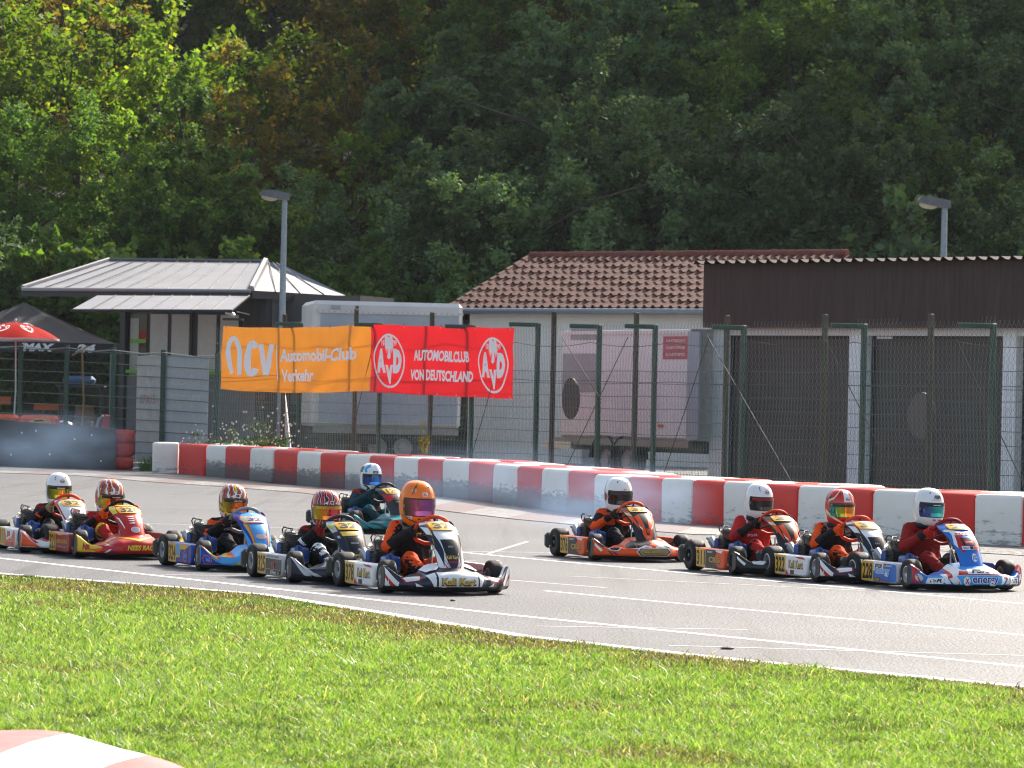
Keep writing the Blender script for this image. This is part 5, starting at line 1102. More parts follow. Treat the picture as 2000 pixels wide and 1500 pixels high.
# ---------------------------------------------------------------- black belt wall, tyres
BELT = mat('black rubber belt', (.016,.018,.022), .5, var=.3, vscale=3, bump=.2, bscale=12); RTY = mat('red painted tyre', (.40,.035,.022), .6, var=.3, vscale=6, bump=.5, bscale=14); OTY = mat('orange plastic', (.55,.085,.02), .5, var=.3, vscale=4, bump=.3, bscale=12)
a, b = Vector((-11.6,81.2,0)), Vector((-8.05,78.25,0)); d = (b-a).normalized(); n = Vector((d.y,-d.x,0)); L = (b-a).length; mb = MB()
us = linspace(0, L, 25); f = lambda u, v, e: d*u+n*(e+.05*math.sin(u*1.3))+Vector((0,0,v*(1.02-.19*u/L+.01*math.sin(u*2))))
mb.grid(lambda u, v: f(u, v, .03), us, linspace(0, 1, 5), BELT); mb.grid(lambda u, v: f(u, v, 0), us, linspace(0, 1, 5), BELT); mb.grid(lambda u, v: f(u, 1, .03*v), us, [0, 1], BELT); mb.grid(lambda v, u: f(L, u, .03*v), [0, 1], [0, 1], BELT)
for u, v in ((.4,.9), (1.1,.55), (1.9,.75), (2.3,.82), (3.4,.68), (3.9,.8), (4.2,.2), (2.7,.3), (1.6,.25)): decal(mb, ell(u, v, .022, .022, 8), lambda x, y: (f(x, y, .032), n), WB, 0, .003)
tag(link('rubber_belt', mb.mesh('rubber_belt', sharp=40), None, a), 'black rubber belt wall with small white bolts at the left edge of the track', 'belt barrier')
def tyre3(R0, hh, m):
    mb = MB(); h = hh/2; mb.lathe([(R0*.55, -h), (R0*.85, -h), (R0*.97, -h*.7), (R0, -h*.25), (R0*.985, 0), (R0, h*.25), (R0*.97, h*.7), (R0*.85, h), (R0*.55, h), (R0*.5, 0)], m, n=28, close=True); return mb.mesh('tyre')
T3 = tyre3(.30, .27, RTY); c = b-d*.26-n*.36
for k, s in enumerate(('bottom', 'middle', 'topmost')): o = link('tyre', T3, None, c+Vector((.01*k,0,.135+.272*k))); o.rotation_euler.z = k*1.3; tag(o, '%s red painted tyre of the stack at the right end of the black belt' % s, 'tyre', 'stack of red painted tyres')
for k, (px0, px1, l) in enumerate(((-75, 38, 'orange plastic barrier cut by the left edge behind the black belt'), (39, 115, 'scuffed orange plastic barrier with yellow patch behind the black belt'))):
    p = at((px0+px1)/2, 818, 82.6); wd = (px1-px0)/F*82.6; mb = MB(); mb.box((0,0,.53), (wd-.015,.5,1.06), OTY, bev=.07); 
    if k: decal(mb, shape([(-.2,.93), (-.05,.99), (.25,.98), (.28,.9), (.1,.92), (-.02,.86)]), lambda u, v: (Vector((u, -.25, v)), Vector((0,-1,0))), mat('yellow patch', (.5,.3,.03), .6, var=.3), 0, .003); decal(mb, shape([(-.1,.95), (.1,.97), (.14,.94), (-.05,.92)]), lambda u, v: (Vector((u, -.25, v)), Vector((0,-1,0))), HOLE, 0, .005)
    o = link('plastic_barrier', mb.mesh('plastic_barrier'), None, (p.x, 82.6, 0)); tag(o, l, 'barrier', 'orange plastic barriers')

# ---------------------------------------------------------------- kiosk
ROOFM = mat('grey standing seam metal', (.30,.30,.315), .38, .35, var=.14, vscale=2.2, bump=.08, bscale=6); SEAM = mat('seam metal', (.12,.12,.125), .45, .5); ANTH = mat('anthracite trim', (.02,.022,.028), .45); SHUT = mat('beige roller shutter', (.48,.45,.42), .6, var=.08); KWALL = mat('grey kiosk wall', (.055,.055,.06), .7, var=.12, vscale=3)
GLASS = mat('dark window glass', (.03,.035,.035), .06, spec=.8); LIM = mat('lime green counter', (.12,.36,.03), .45)
kC = at(490, 567, 86.0); kL = at(44, 566, 88.3); kR = at(678, 571, 89.0); zE = kC.z
kO = Vector((kC.x, kC.y, 0)); kiosk = empty('kiosk', kO); tag(kiosk, 'grey kiosk with a hipped seamed metal roof, lower awning and closed roller shutters', 'kiosk')
def loc(p): return Vector((p.x, p.y, p.z))-kO
eC, eL, eR = [Vector((*loc(p).xy, zE)) for p in (kC, kL, kR)]; eB = eL+(eR-eC)
rA, rB = loc(at(213, 509, 91.3)), loc(at(518, 509, 90.2)); rB.z = rA.z
def panel_roof(mb, quad, nseam, m, seamm, th=.03):
    P = [Vector(q) for q in quad]; nn = (P[1]-P[0]).cross(P[2]-P[0]).normalized(); nn = nn if nn.z > 0 else -nn
    mb.add(P, [tuple(range(len(P)))], m); mb.add([p-nn*th for p in P], [tuple(range(len(P)))], ANTH)
    for i in range(1, nseam):
        u = i/nseam; lo = P[0]+(P[1]-P[0])*u; hi = P[3]+(P[2]-P[3])*u if len(P) == 4 else P[2]; 
        mb.tube([lo+nn*.012, hi+nn*.012], .014, seamm, 4)
mb = MB(); panel_roof(mb, (eL, eC, rB, rA), 11, ROOFM, SEAM); panel_roof(mb, (eC, eR, eR+(rB-eR)*.999+Vector((.3,.8,0)), rB), 4, ROOFM, SEAM)
mb.add([eL, rA, eB], [(0,1,2)], ROOFM); mb.add([eB, rA, rB, rB+Vector((.3,.8,0)), eR], [(0,1,2,3,4)], ROOFM); mb.tube([eC+Vector((0,0,.03)), rB+Vector((0,0,.03))], .085, ROOFM, 6); mb.tube([eL+Vector((0,0,.03)), rA+Vector((0,0,.03))], .05, ROOFM, 6); mb.tube([rA+Vector((0,0,.02)), rB+Vector((0,0,.02))], .05, SEAM, 6)
mb.build('roof', kiosk, sharp=30)
def beam(mb, a, b, w_, h_, m, lift=0):
    d = b-a; L = d.length; r = Matrix.Rotation(math.atan2(d.y, d.x), 3, 'Z'); mb.box((a+b)/2+Vector((0,0,lift)), (L, w_, h_), m, r)
mb = MB(); beam(mb, eL, eC, .10, .16, ANTH, -.10); beam(mb, eC, eR, .10, .16, ANTH, -.10); mb.build('fascia', kiosk)
mb = MB(); mb.tube([eL+Vector((0,-.09,-.02)), eC+Vector((0,-.09,-.02))], .045, mat('gutter metal', (.3,.3,.31), .4, .6), 8); mb.build('gutter', kiosk)
fx = (eC-eL).normalized(); fy = Vector((-fx.y, fx.x, 0)); g = lambda x, y, z: eC+fx*x+fy*y+Vector((0,0,z-zE))
Wd = (eC-eL).length; RZK = math.atan2(fx.y, fx.x); RK = Matrix.Rotation(RZK, 3, 'Z')
def kb(mb, x0, x1, y0, y1, z0, z1, m): mb.box(g((x0+x1)/2, (y0+y1)/2, (z0+z1)/2), (abs(x1-x0), abs(y1-y0), abs(z1-z0)), m, RK)
def kx(px): return -(490-px)/F*86.6*1.03     # along the front from its right corner
mb = MB(); kb(mb, kx(198), .15, .8, 3.2, 0, zE-.05, KWALL); kb(mb, .15, 2.0, 1.5, 3.3, 0, zE-.05, KWALL); mb.build('wall', kiosk)
for x0, x1 in ((186,197), (480,500)): mb = MB(); kb(mb, kx(x0), kx(x1), .55, .79, 0, zE-.06, ANTH); mb.build('column', kiosk)
zw0, zw1 = zat(300, 790, 87), zat(300, 612, 87)
for x0, x1, kind in ((200,240,'g'), (244,285,'s'), (290,331,'s'), (347,389,'s'), (395,436,'s')):
    mb = MB(); kb(mb, kx(x0)-.03, kx(x1)+.03, .73, .798, zw0-.05, zw1+.05, ANTH); fr = mb.build('window', kiosk); mb = MB()
    kb(mb, kx(x0)+.02, kx(x1)-.02, .70, .728, zw0, zw1, GLASS if kind == 'g' else SHUT)
    if kind == 's':
        z = zw0+.03
        while z < zw1-.02: kb(mb, kx(x0)+.02, kx(x1)-.02, .692, .699, z, z+.035, SHUT); z += .05
    else:
        kb(mb, kx(x0)+.04, kx(x1)-.04, .68, .698, zat(220, 668, 87), zat(220, 660, 87), LIM); kb(mb, kx(x0)+.03, kx(x0)+.25, .684, .699, zw0+.1, zw1-.1, mat('pale curtain', (.4,.42,.36), .8))
    mb.build('pane' if kind == 'g' else 'shutter', fr)
mb = MB(); kb(mb, kx(205), kx(430), .45, .68, zat(300, 729, 86.5), zat(300, 722, 86.5), LIM); mb.build('counter', kiosk)
mb = MB(); kb(mb, kx(200), kx(478), .62, .79, 0, zat(300, 735, 86.5), mat('grey cladding', (.13,.13,.14), .6, var=.1)); kb(mb, kx(262), kx(272), .6, .63, 0, 1.9, ANTH); kb(mb, kx(200), kx(300), .58, .6, .4, .75, ANTH); mb.build('base_cladding', kiosk)
aL, aR, bL, bR = [loc(at(*q)) for q in ((137,606,85.3), (452,607,84.2), (190,577,86.6), (487,578,85.7))]
mb = MB(); panel_roof(mb, (aL, aR, bR, bL), 8, ROOFM, SEAM); mb.tube([aL, aR], .03, ANTH, 6); mb.tube([aR, bR], .025, ANTH, 6); mb.tube([aR+Vector((.1,.1,-.02)), bR+Vector((0,0,-.42))], .02, ANTH, 6); mb.build('awning', kiosk, sharp=30)
mb = MB(); mb.box(loc(at(455,622,84.5))+Vector((0,0,-.02)), (.45,.12,.05), RUST); mb.tube([loc(at(440,610,84.4)), loc(at(452,612,84.4)), loc(at(458,618,84.4))], .045, ALU, 8); mb.build('drainpipe', kiosk)
for x0, x1, z0, z1 in ((.35,.95,2.95,3.3), (1.05,1.7,2.95,3.3), (.35,.95,1.4,2.8), (1.05,1.7,1.4,2.8)): mb = MB(); kb(mb, x0, x1, 1.45, 1.498, z0, z1, mat('side window glass', (.13,.14,.16), .15)); mb.build('window', kiosk)

# ---------------------------------------------------------------- trailers
TRW = mat('white trailer skin', (.52,.52,.52), .5, var=.08, vscale=1.5, bump=.05, bscale=3); TRB = mat('bluish grey trailer side', (.30,.34,.40), .55, var=.10, vscale=1.5); TRG = mat('grey patch', (.30,.32,.34), .6, var=.15, vscale=3)
def boxat(pxl, pxr, yt, Yl, Yr, depth, zb):
    a, b = at(pxl, yt, Yl), at(pxr, yt, Yr); d = Vector((b.x-a.x, b.y-a.y, 0)); L = d.length; return Vector((a.x, a.y, 0)), d.normalized(), L, a.z
o1, d1, L1, z1 = boxat(612, 905, 586, 81.0, 81.5, 2.4, .8); o1.z = .2; z1 -= .2; tr1 = empty('box_trailer', o1); tag(tr1, 'long white box trailer with bluish side behind the banners, left of the tiled house', 'trailer')
rt = Matrix.Rotation(math.atan2(d1.y, d1.x), 3, 'Z'); Q = lambda x, y, z: rt @ Vector((x, y, z))
def tb(mb, x0, x1, y0, y1, z0, z1, m, bev=0): mb.box(Q((x0+x1)/2, (y0+y1)/2, (z0+z1)/2), (x1-x0, y1-y0, z1-z0), m, rt, bev)
mb = MB(); tb(mb, 0, L1, 0, 2.4, .75, z1, TRW, .08); mb.build('body', tr1)
mb = MB(); tb(mb, .16, L1-.1, -.012, -.001, .85, z1-.28, TRB); mb.build('side_panel', tr1)
mb = MB(); tb(mb, 0, L1, -.04, -.001, z1-.26, z1-.20, TRW)
for k in range(int(L1/.12)): tb(mb, .08+k*.12, .10+k*.12, -.047, -.04, z1-.24, z1-.22, STEEL)
mb.build('top_rail', tr1)
mb = MB(); tb(mb, .38, .58, -.03, -.001, z1-.17, z1-.10, TRG); tb(mb, .9, .96, -.03, -.001, z1-.19, z1-.10, mat('marker lamp brown', (.08,.05,.03), .4)); mb.build('marker_lamp', tr1)
mb = MB(); tb(mb, .05, L1-.05, -.02, .05, .62, .75, STEEL); tb(mb, .05, L1-.05, .3, 2.1, .5, .74, BLK); tb(mb, .2, 1.4, -.05, 0, .40, .55, BLK); mb.build('chassis', tr1)
WHEEL = MB(); WHEEL.lathe([(.20,-.1), (.30,-.12), (.34,-.09), (.345,0), (.34,.09), (.30,.12), (.20,.1)], RUB, axis='Y', n=26, close=True); WHEEL.lathe([(.205,-.085), (.17,-.06), (.10,-.055), (.09,-.10), (0,-.10)], mat('dull wheel metal', (.3,.3,.32), .5, .5), axis='Y', n=20); WHEEL = WHEEL.mesh('wheel')
for x in (L1*.45, L1*.62):
    w_ = link('wheel', WHEEL, tr1, Q(x, .2, .34)); w_.rotation_euler.z = math.atan2(d1.y, d1.x)
o2, d2, L2, z2 = boxat(1096, 1350, 640, 70.5, 66.9, 2.0, .6); o2.z = .2; tr2 = empty('cargo_trailer', o2); tag(tr2, 'shabby white cargo trailer with two wheels behind the fence beside the garage', 'trailer')
TRW1 = TRW; TRW = mat('white cargo skin', (.68,.68,.69), .5, var=.07, vscale=1.5, bump=.05, bscale=3); rt = Matrix.Rotation(math.atan2(d2.y, d2.x), 3, 'Z'); z2 = zat(1340, 655, 66.6)-.08
mb = MB(); tb(mb, 0, L2, 0, 2.0, .72, z2, TRW, .05); mb.build('body', tr2)
tb_ = lambda *a: (lambda m: (tb(m, *a), m)[1])(MB())
mb = MB(); tb(mb, .10, 1.25, -.014, -.001, 1.55, 2.25, TRG); tb(mb, .35, 1.2, -.014, -.001, 2.50, 2.72, TRG); mb.build('window', tr2)
mb = MB(); tb(mb, L2-.85, L2-.05, -.012, -.001, 2.15, 2.55, mat('faded red sticker', (.45,.10,.12), .6, var=.2, vscale=8))
for k in range(3): decal(mb, word('KARTSPORT'[:9-k], L2-.45, 2.47-.12*k, .6, .05), lambda u, v: (Q(u, -.014, v), Q(0, -1, 0)), TRW, 0, .003)
mb.build('sticker', tr2)
mb = MB(); tb(mb, -.02, L2+.02, -.035, 0, z2-.08, z2-.02, TRW); tb(mb, L2, L2+.05, -.03, 2.0, .72, z2, ALU); mb.build('edge_rail', tr2)
mb = MB(); tb(mb, L2+.05, L2+.40, -.10, -.06, .75, z2-.05, TRB); mb.build('rear_door', tr2)
mb = MB(); tb(mb, L2-.95, L2-.8, -.03, -.001, .95, 1.0, OTY); mb.build('side_lamp', tr2)
mb = MB(); tb(mb, -.1, L2+.02, -.03, .05, .60, .72, STEEL); tb(mb, -.45, .5, -.06, .3, .52, .64, ALU); mb.tube([Q(-1.1,.6,.5), Q(-.2,.4,.62)], .05, STEEL, 8); tb(mb, 0, L2, .3, 1.8, .5, .7, BLK); mb.build('chassis', tr2)
for xc in (.62, 1.32):
    w_ = link('wheel', WHEEL, tr2, Q(L2*.22+xc, .12, .34)); w_.rotation_euler.z = math.atan2(d2.y, d2.x)
    P = [Q(L2*.22+xc+.42*math.cos(R(k*12)), 0, .36+.42*math.sin(R(k*12))) for k in range(16)]; mb = MB()
    mb.grid(lambda u, v: P[int(u)]+Q(0, -.06+.26*v, 0), range(16), [0, 1], BLK); mb.build('mudguard', tr2)

# ---------------------------------------------------------------- tiled house
TILE = mat('terracotta roof tile', (.115,.046,.035), .75, spec=.2, var=.38, vscale=5, bump=.25, bscale=14); RIDGE = mat('red ridge tile', (.17,.052,.04), .75, spec=.2, var=.28, vscale=4, bump=.3, bscale=14); HW = mat('pale plaster', (.68,.67,.65), .8, var=.08, vscale=2, bump=.08)
hA, hB = at(880, 603, 88.9), at(1400, 603, 84.5); hz = hA.z; hd = Vector((hB.x-hA.x, hB.y-hA.y, 0)); HL = 0; hd.normalize(); hn = Vector((-hd.y, hd.x, 0)); HO = Vector((hA.x, hA.y, 0))
house = empty('tiled_house', HO); tag(house, 'low cream house with a red-brown pantiled roof behind the trailers', 'house')
rh = zat(1033, 503, 91.4); DW = 3.15; HL = 9.0
for _ in range(30):
    q_ = CAMROT.transposed() @ (HO+hd*HL+hn*DW+Vector((0,0,rh))-EYE); HL += (1660-(1000+F*q_.x/-q_.z))*.008
def roofp(u, v): return hd*u+hn*(DW*v)+Vector((0,0,hz+(rh-hz)*v))
rn = (hd.cross(hn*DW+Vector((0,0,rh-hz)))).normalized(); mb = MB(); rows = 9; cw = .235; ncol = int(HL/cw); sl = math.hypot(DW, rh-hz)
for r_ in range(rows):
    v0, v1 = r_/rows, (r_+1.12)/rows; us = [i*cw/6 for i in range(ncol*6+1)]
    def tf(u, v, v0=v0, v1=v1, r_=r_):
        ph = (u/cw % 1); hgt = .045*max(0, math.sin(ph*math.pi*2))**.8 + .008*math.sin(ph*math.pi*2); jit = .008*math.sin(math.floor(u/cw)*5.3+r_*2.9)
        return roofp(u, min(v0+(v1-v0)*v, 1.02))+rn*(hgt+.038*(1-v)+jit+.01)
    mb.grid(tf, us, [0, .5, 1], TILE); mb.grid(lambda u, v, tf=tf: tf(u, 0)-rn*.03*v, us, [0, 1], TILE)
mb.add([roofp(0,0), roofp(HL,0), roofp(HL,1), roofp(0,1)], [(0,1,2,3)], TILE)
mb.add([roofp(0,1), roofp(HL,1), hd*HL+hn*(DW*2)+Vector((0,0,hz)), hn*(DW*2)+Vector((0,0,hz))], [(0,1,2,3)], TILE)
roof = mb.build('roof', house, sharp=50); mb = MB(); k = 0; u = -.05
while u < HL-.3:
    P = [roofp(u+.43*t, 1)+Vector((0,0,.02+.010*t+.004*math.sin(k*3))) for t in (0,.03,.5,.97,1.0)]; mb.tube(P, [.105,.125,.115,.105,.10], RIDGE, 10); u += .40; k += 1
mb.build('ridge', roof)
mb = MB(); u = 0
for k in range(10): mb.tube([roofp(-.02, k/10-.01)+rn*.05, roofp(-.02, (k+1)/10+.005)+rn*.035], [.075,.06], TILE, 8)
mb.build('verge', roof)
mb = MB(); mb.tube([roofp(-.1,0)+Vector((0,0,-.05))-hn*.09, roofp(HL,0)+Vector((0,0,-.06))-hn*.09], .07, mat('zinc gutter', (.25,.28,.31), .4, .7), 8)
mb.build('gutter', roof)
mb = MB(); W0 = hn*.35
def quad(mb, a, b, z0, z1, m): mb.add([a+Vector((0,0,z0)), b+Vector((0,0,z0)), b+Vector((0,0,z1)), a+Vector((0,0,z1))], [(0,1,2,3)], m)
quad(mb, hd*.3+W0, hd*(HL-.2)+W0, 0, hz+.12, HW); quad(mb, hd*.3+W0, hd*.3+hn*(DW*2-.35), 0, hz+.1, HW); quad(mb, hd*(HL-.2)+W0, hd*(HL-.2)+hn*(DW*2-.35), 0, hz+.1, HW); quad(mb, hd*.3+hn*(DW*2-.35), hd*(HL-.2)+hn*(DW*2-.35), 0, hz+.1, HW)
for x in (.3, HL-.2): mb.add([hd*x+W0+Vector((0,0,hz+.1)), hd*x+hn*(DW*2-.35)+Vector((0,0,hz+.1)), hd*x+hn*DW+Vector((0,0,rh-.05))], [(0,1,2)], HW)
mb.build('wall', house)
mb = MB(); p = hd*3.6+W0-hn*.03
for z0, z1 in ((0, 2.1),): quad(mb, p, p+hd*.95, z0, z1, mat('grey door', (.25,.26,.27), .6))
mb.build('door', house)

# ---------------------------------------------------------------- garages
def brownwood(t, b, N, ramp, mix, noise_, mapped, math_, bump):
    f = noise_(mapped((5,5,.35)), 3, 6, .7); g = noise_(mapped((9,9,.5)), 1.8, 3)
    c = ramp(f, (.3, (.026,.013,.011)), (.7, (.056,.031,.026))); c = mix(ramp(g, (.735, (0,0,0)), (.77, (.8,.8,.8))), c, (.16,.085,.05)); t.links.new(c, b.inputs['Base Color']); b.inputs['Roughness'].default_value = .65
BRW = node_mat('weathered brown boards', brownwood); DOOR = mat('dark grey garage door', (.072,.058,.050), .55, var=.15, vscale=4); WPIL = mat('white rendered pillar', (.80,.80,.80), .75, var=.08, vscale=3, bump=.1); CORR = mat('pinkish corrugated sheet', (.045,.034,.032), .8, spec=.15, var=.2, vscale=3)
gA, gB = at(1375, 513, 67.0), at(2000, 504, 62.2); GO = Vector((gA.x, gA.y, 0)); gd = Vector((gB.x-gA.x, gB.y-gA.y, 0)).normalized(); gn = Vector((-gd.y, gd.x, 0)); gt = gA.z; GW = 9.0
gar = empty('garage_row', GO); tag(gar, 'row of garages with white pillars, dark doors and a high brown boarded fascia', 'garage')
rg = Matrix.Rotation(math.atan2(gd.y, gd.x), 3, 'Z'); gq = lambda x, y, z: rg @ Vector((x, y, z))
def gb(mb, x0, x1, y0, y1, z0, z1, m, bev=0): mb.box(gq((x0+x1)/2, (y0+y1)/2, (z0+z1)/2), (x1-x0, y1-y0, z1-z0), m, rg, bev)
def gxx(px):                             # along the garage front
    lo, hi = -5., 15.
    for _ in range(40):
        m = (lo+hi)/2; p = GO+gd*m+Vector((0,0,1.5)); q = CAMROT.transposed() @ (p-EYE)
        if 1000+F*q.x/-q.z < px: lo = m
        else: hi = m
    return lo
zf = zat(1380, 640, 67); zl = zat(1640, 655, 65)
mb = MB(); x = 0; k = 0
while x < GW: gb(mb, x, x+.138, 0, .05+.006*(k % 2), zf, gt-.03+.0*k, BRW); x += .14; k += 1
gb(mb, -.02, .03, .06, 5, zf, gt-.05, BRW); mb.build('fascia', gar)
mb = MB(); gb(mb, 0, GW, .25, .40, zl, zf+.3, WPIL); mb.build('lintel', gar)
xs = [(1365,1391), (1636,1666), (1936,1962), (2250,2280)]
for a, b in xs: mb = MB(); gb(mb, gxx(a)+.06, gxx(b)+.06, .20, .5, 0, zl+.2, WPIL); mb.build('pillar', gar)
for (a, b), (c, d) in zip(xs, xs[1:]):
    x0, x1 = gxx(b)+.07, gxx(c)+.05; mb = MB(); y = x0; k = 0
    while y < x1-.02: gb(mb, y, min(y+.105, x1), .42, .46+.008*(k % 2), .03, zl-.06, DOOR); y += .11; k += 1
    o = mb.build('door', gar); mb = MB(); gb(mb, x0, x1, .38, .42, zl-.06, zl+.02, ANTH); gb(mb, x0, x0+.06, .38, .42, .03, zl-.06, ANTH); gb(mb, x1-.06, x1, .38, .42, .03, zl-.06, ANTH); mb.build('frame', o)
    if a != 1365: mb = MB(); gb(mb, x0+.12, x0+.45, .36, .38, zl-.05, zl-.01, WPIL); mb.build('label', o)
mb = MB(); gb(mb, 0, GW, .5, 6, .0, zf+.1, mat('garage wall', (.3,.3,.3), .8)); mb.build('wall', gar)
mb = MB(); pr = [(0,0), (.055,.0), (.08,.055), (.12,.055), (.20,.010), (.235,0)]
P = []; x = -.1
while x < GW: P += [(x+a, h_) for a, h_ in pr[:-1]]; x += .235
mb.grid(lambda u, v: gq(P[u][0], -.22+6.4*v, gt-.03+P[u][1]-.06*v*0+.12*v), range(len(P)), [0, .5, 1], CORR, smooth=False); mb.grid(lambda u, v: gq(P[u][0], -.22+6.4*v, gt-.036+P[u][1]+.12*v), range(len(P)), [0, 1], CORR, smooth=False)
mb.build('corrugated_roof', gar)

# ---------------------------------------------------------------- street lamps
POLE = mat('galvanised pole', (.22,.26,.30), .45, .55, var=.2, vscale=14); LHEAD = mat('grey lamp housing', (.10,.10,.11), .5, var=.2); LENS = mat('cloudy lamp lens', (.40,.37,.28), .35)
def lamp(px, ytop, Y, label):
    p = at(px, ytop, Y); q = at(px-8, 640, Y); z = p.z; o = empty('street_lamp', (p.x, Y, 0)); tag(o, label, 'street lamp', 'street lamps')
    lean = (p.x-at(px, ytop+200, Y).x)
    mb = MB(); mb.tube([(0,0,0), (0,0,z*.55), (0,0,z+.05)], [.085,.075,.058], POLE, 12); mb.build('pole', o)
    mb = MB(); hz_ = z+.04; Ls = [(.10,.09,-.02,.13), (-.10,.10,-.02,.15), (-.34,.115,.0,.17), (-.50,.10,.03,.14), (-.555,.075,.04,.08)]
    for k, (x, hw, zb, zt) in enumerate(Ls): pass
    ringp = lambda x, hw, zb, zt: [(x,-hw,zb), (x,-hw*.95,zb+(zt-zb)*.5), (x,-hw*.7,zt), (x,hw*.7,zt), (x,hw*.95,zb+(zt-zb)*.5), (x,hw,zb)]
    V = [Vector(v)+Vector((0,0,hz_)) for L_ in Ls for v in ringp(*L_)]; mb.add(V, [(i*6+j, i*6+(j+1) % 6, (i+1)*6+(j+1) % 6, (i+1)*6+j) for i in range(4) for j in range(6)]+[(0,1,2,3,4,5), (29,28,27,26,25,24)], LHEAD)
    hd_ = mb.build('lamp_head', o); mb = MB(); mb.sphere((-.33,0,hz_+.0), (.19,.095,.075), LENS, 16, 10); mb.build('lens', hd_)
    hd_.rotation_euler = (0, R(4), 0); hd_.location = Vector((0,0,hz_))-Matrix.Rotation(R(4), 3, 'Y') @ Vector((0,0,hz_))
    o.rotation_euler.z = R(10)
lamp(556, 392, 84.3, 'grey street lamp standing in front of the kiosk roof'); lamp(1845, 408, 75, 'grey street lamp rising behind the garage roof')

# ---------------------------------------------------------------- tent, umbrella and things under them
TENT = mat('black tent cloth', (.018,.02,.027), .75, var=.12, vscale=3, bump=.15, bscale=5); UMB = mat('red umbrella cloth', (.62,.022,.015), .8, spec=.1, var=.06, trans=.4); WMK = mat('white print', (.75,.75,.75), .7)
tc = at(47, 590, 97); tp = tc.z; te = zat(100, 668, 94); hwx = 2.55; o = empty('pop_up_tent', (tc.x, 97, 0)); tag(o, 'black pop-up tent with white emblem behind the red umbrella', 'tent'); mb = MB()
def canopy(u, v): a = R(45+90*u); r = v*hwx*1.414; sq = max(abs(math.cos(a)), abs(math.sin(a))); x, y = math.cos(a)/sq*hwx*v, math.sin(a)/sq*hwx*v; return Vector((x, y, te+(tp-te)*(1-v)**1.15-.05*math.sin(v*3.1)*abs(math.sin(2*a))))
mb.grid(canopy, linspace(0, 4, 65), linspace(0, 1, 13), TENT); mb.grid(lambda u, v: canopy(u, 1)-Vector((0,0,.26*v)), linspace(0, 4, 65), [0, .5, 1], TENT)
cm = lambda u, v: (canopy(2+u, v), (Vector((0,-.7,.7))))
for sh in (ring(.62, .60, .085, .13, .14), shape([(.58,.70), (.61,.48), (.63,.48), (.66,.70), (.64,.70), (.62,.55), (.60,.70)]), shape([(.56,.62), (.60,.52), (.605,.56), (.575,.67)])): decal(mb, sh, cm, WMK, (.03, .08), .012)
vm = lambda u, v: (canopy(2+u, 1)-Vector((0,0,v)), Vector((0,-1,0)))
for s, u, w_ in (('IMAX', .66, .20), ('24', .90, .08)):
    V_, F_ = word(s, u, .13, w_, .2, bold=.06, shear=.25); V_[:, 1] = .26-V_[:, 1]; decal(mb, (V_, F_), vm, WMK, (.03, .1), .012)
mb.build('canopy', o, sharp=50)
for sx in (-1, 1):
    for sy in (-1, 1): mb = MB(); mb.box((sx*(hwx-.06), sy*(hwx-.06), te/2), (.05,.05,te), STEEL); mb.build('leg', o)
up = at(30, 630, 85.5); uz = up.z; ue = zat(30, 660, 85.5); ur = 1.02; o = empty('beach_umbrella', (up.x-.02, 85.5, 0)); tag(o, 'red sun umbrella with white heart swirl prints behind the left fence', 'umbrella'); mb = MB()
def ucan(u, v): a = u; s = 1-.045*(1-abs(math.sin(4*a)))*v; return Vector((ur*v*s*math.cos(a), ur*v*s*math.sin(a), ue+(uz-ue)*(1-v**1.9)-.012*abs(math.cos(4*a))*v))
mb.grid(ucan, linspace(0, 2*math.pi, 65), linspace(.001, 1, 10), UMB); mb.grid(lambda u, v: ucan(u, 1)-Vector((0,0,.04*v)), linspace(0, 2*math.pi, 65), [0, 1], mat('white hem', (.6,.5,.48), .7))
for a0 in (-math.pi/2+.62, -math.pi/2-.30, -math.pi/2-1.2):
    um = lambda u, v, a0=a0: (ucan(a0+u, .62-v), Vector((0,-.4,.9)))
    P1 = bez((.0,-.16), (-.30,.00), (-.30,.22), (-.10,.22), (.0,.10)); P2 = bez((.0,-.16), (.32,.0), (.32,.24), (.10,.24), (.02,.02), (.14,.04)); P3 = bez((-.02,.12), (-.15,.16), (-.18,.05), (-.04,-.03))
    for P in (P1, P2, P3): decal(mb, stroke(P, .028), um, WMK, 0, .008)
mb.build('canopy', o, sharp=0); mb = MB(); mb.tube([(0,0,0), (.06,0,uz*.5), (.03,0,uz+.05)], .018, mat('white pole', (.5,.5,.48), .5), 8); mb.build('pole', o); mb = MB(); mb.sphere((.03,0,uz+.06), .03, WMK); mb.build('finial', o)
DW_ = mat('brown wood', (.12,.065,.03), .6, var=.2); OC = mat('orange cushion', (.40,.10,.03), .8); TWH = mat('white toy plastic', (.6,.6,.6), .3); PNK = mat('pink plastic', (.45,.09,.12), .4); TBL = mat('blue plastic', (.03,.10,.22), .5)
def simple(name, label, cat, px, Y, parts, rz=0, group=None, z=0):
    p = at(px, 800, Y); o = empty(name, (p.x, Y, z), rz); tag(o, label, cat, group)
    for nm, fn in parts: m = MB(); fn(m); m.build(nm, o)
    return o
def legs(w, d, h, m, r=.02): return [('leg', (lambda mb, sx=sx, sy=sy: mb.tube([(sx*w, sy*d, 0), (sx*w*.95, sy*d*.95, h)], r, m, 6))) for sx in (-1, 1) for sy in (-1, 1)]
simple('high_table', 'dark high table with a blue cloth under the tent beside the kiosk', 'table', 158, 91, [('tabletop', lambda m: m.box((0,0,1.72), (1.15,.6,.05), ANTH, bev=.01)), ('cloth', lambda m: m.box((-.05,0,1.86), (.75,.5,.22), TBL, bev=.08))]+legs(.5,.25,1.7,ANTH,.025))
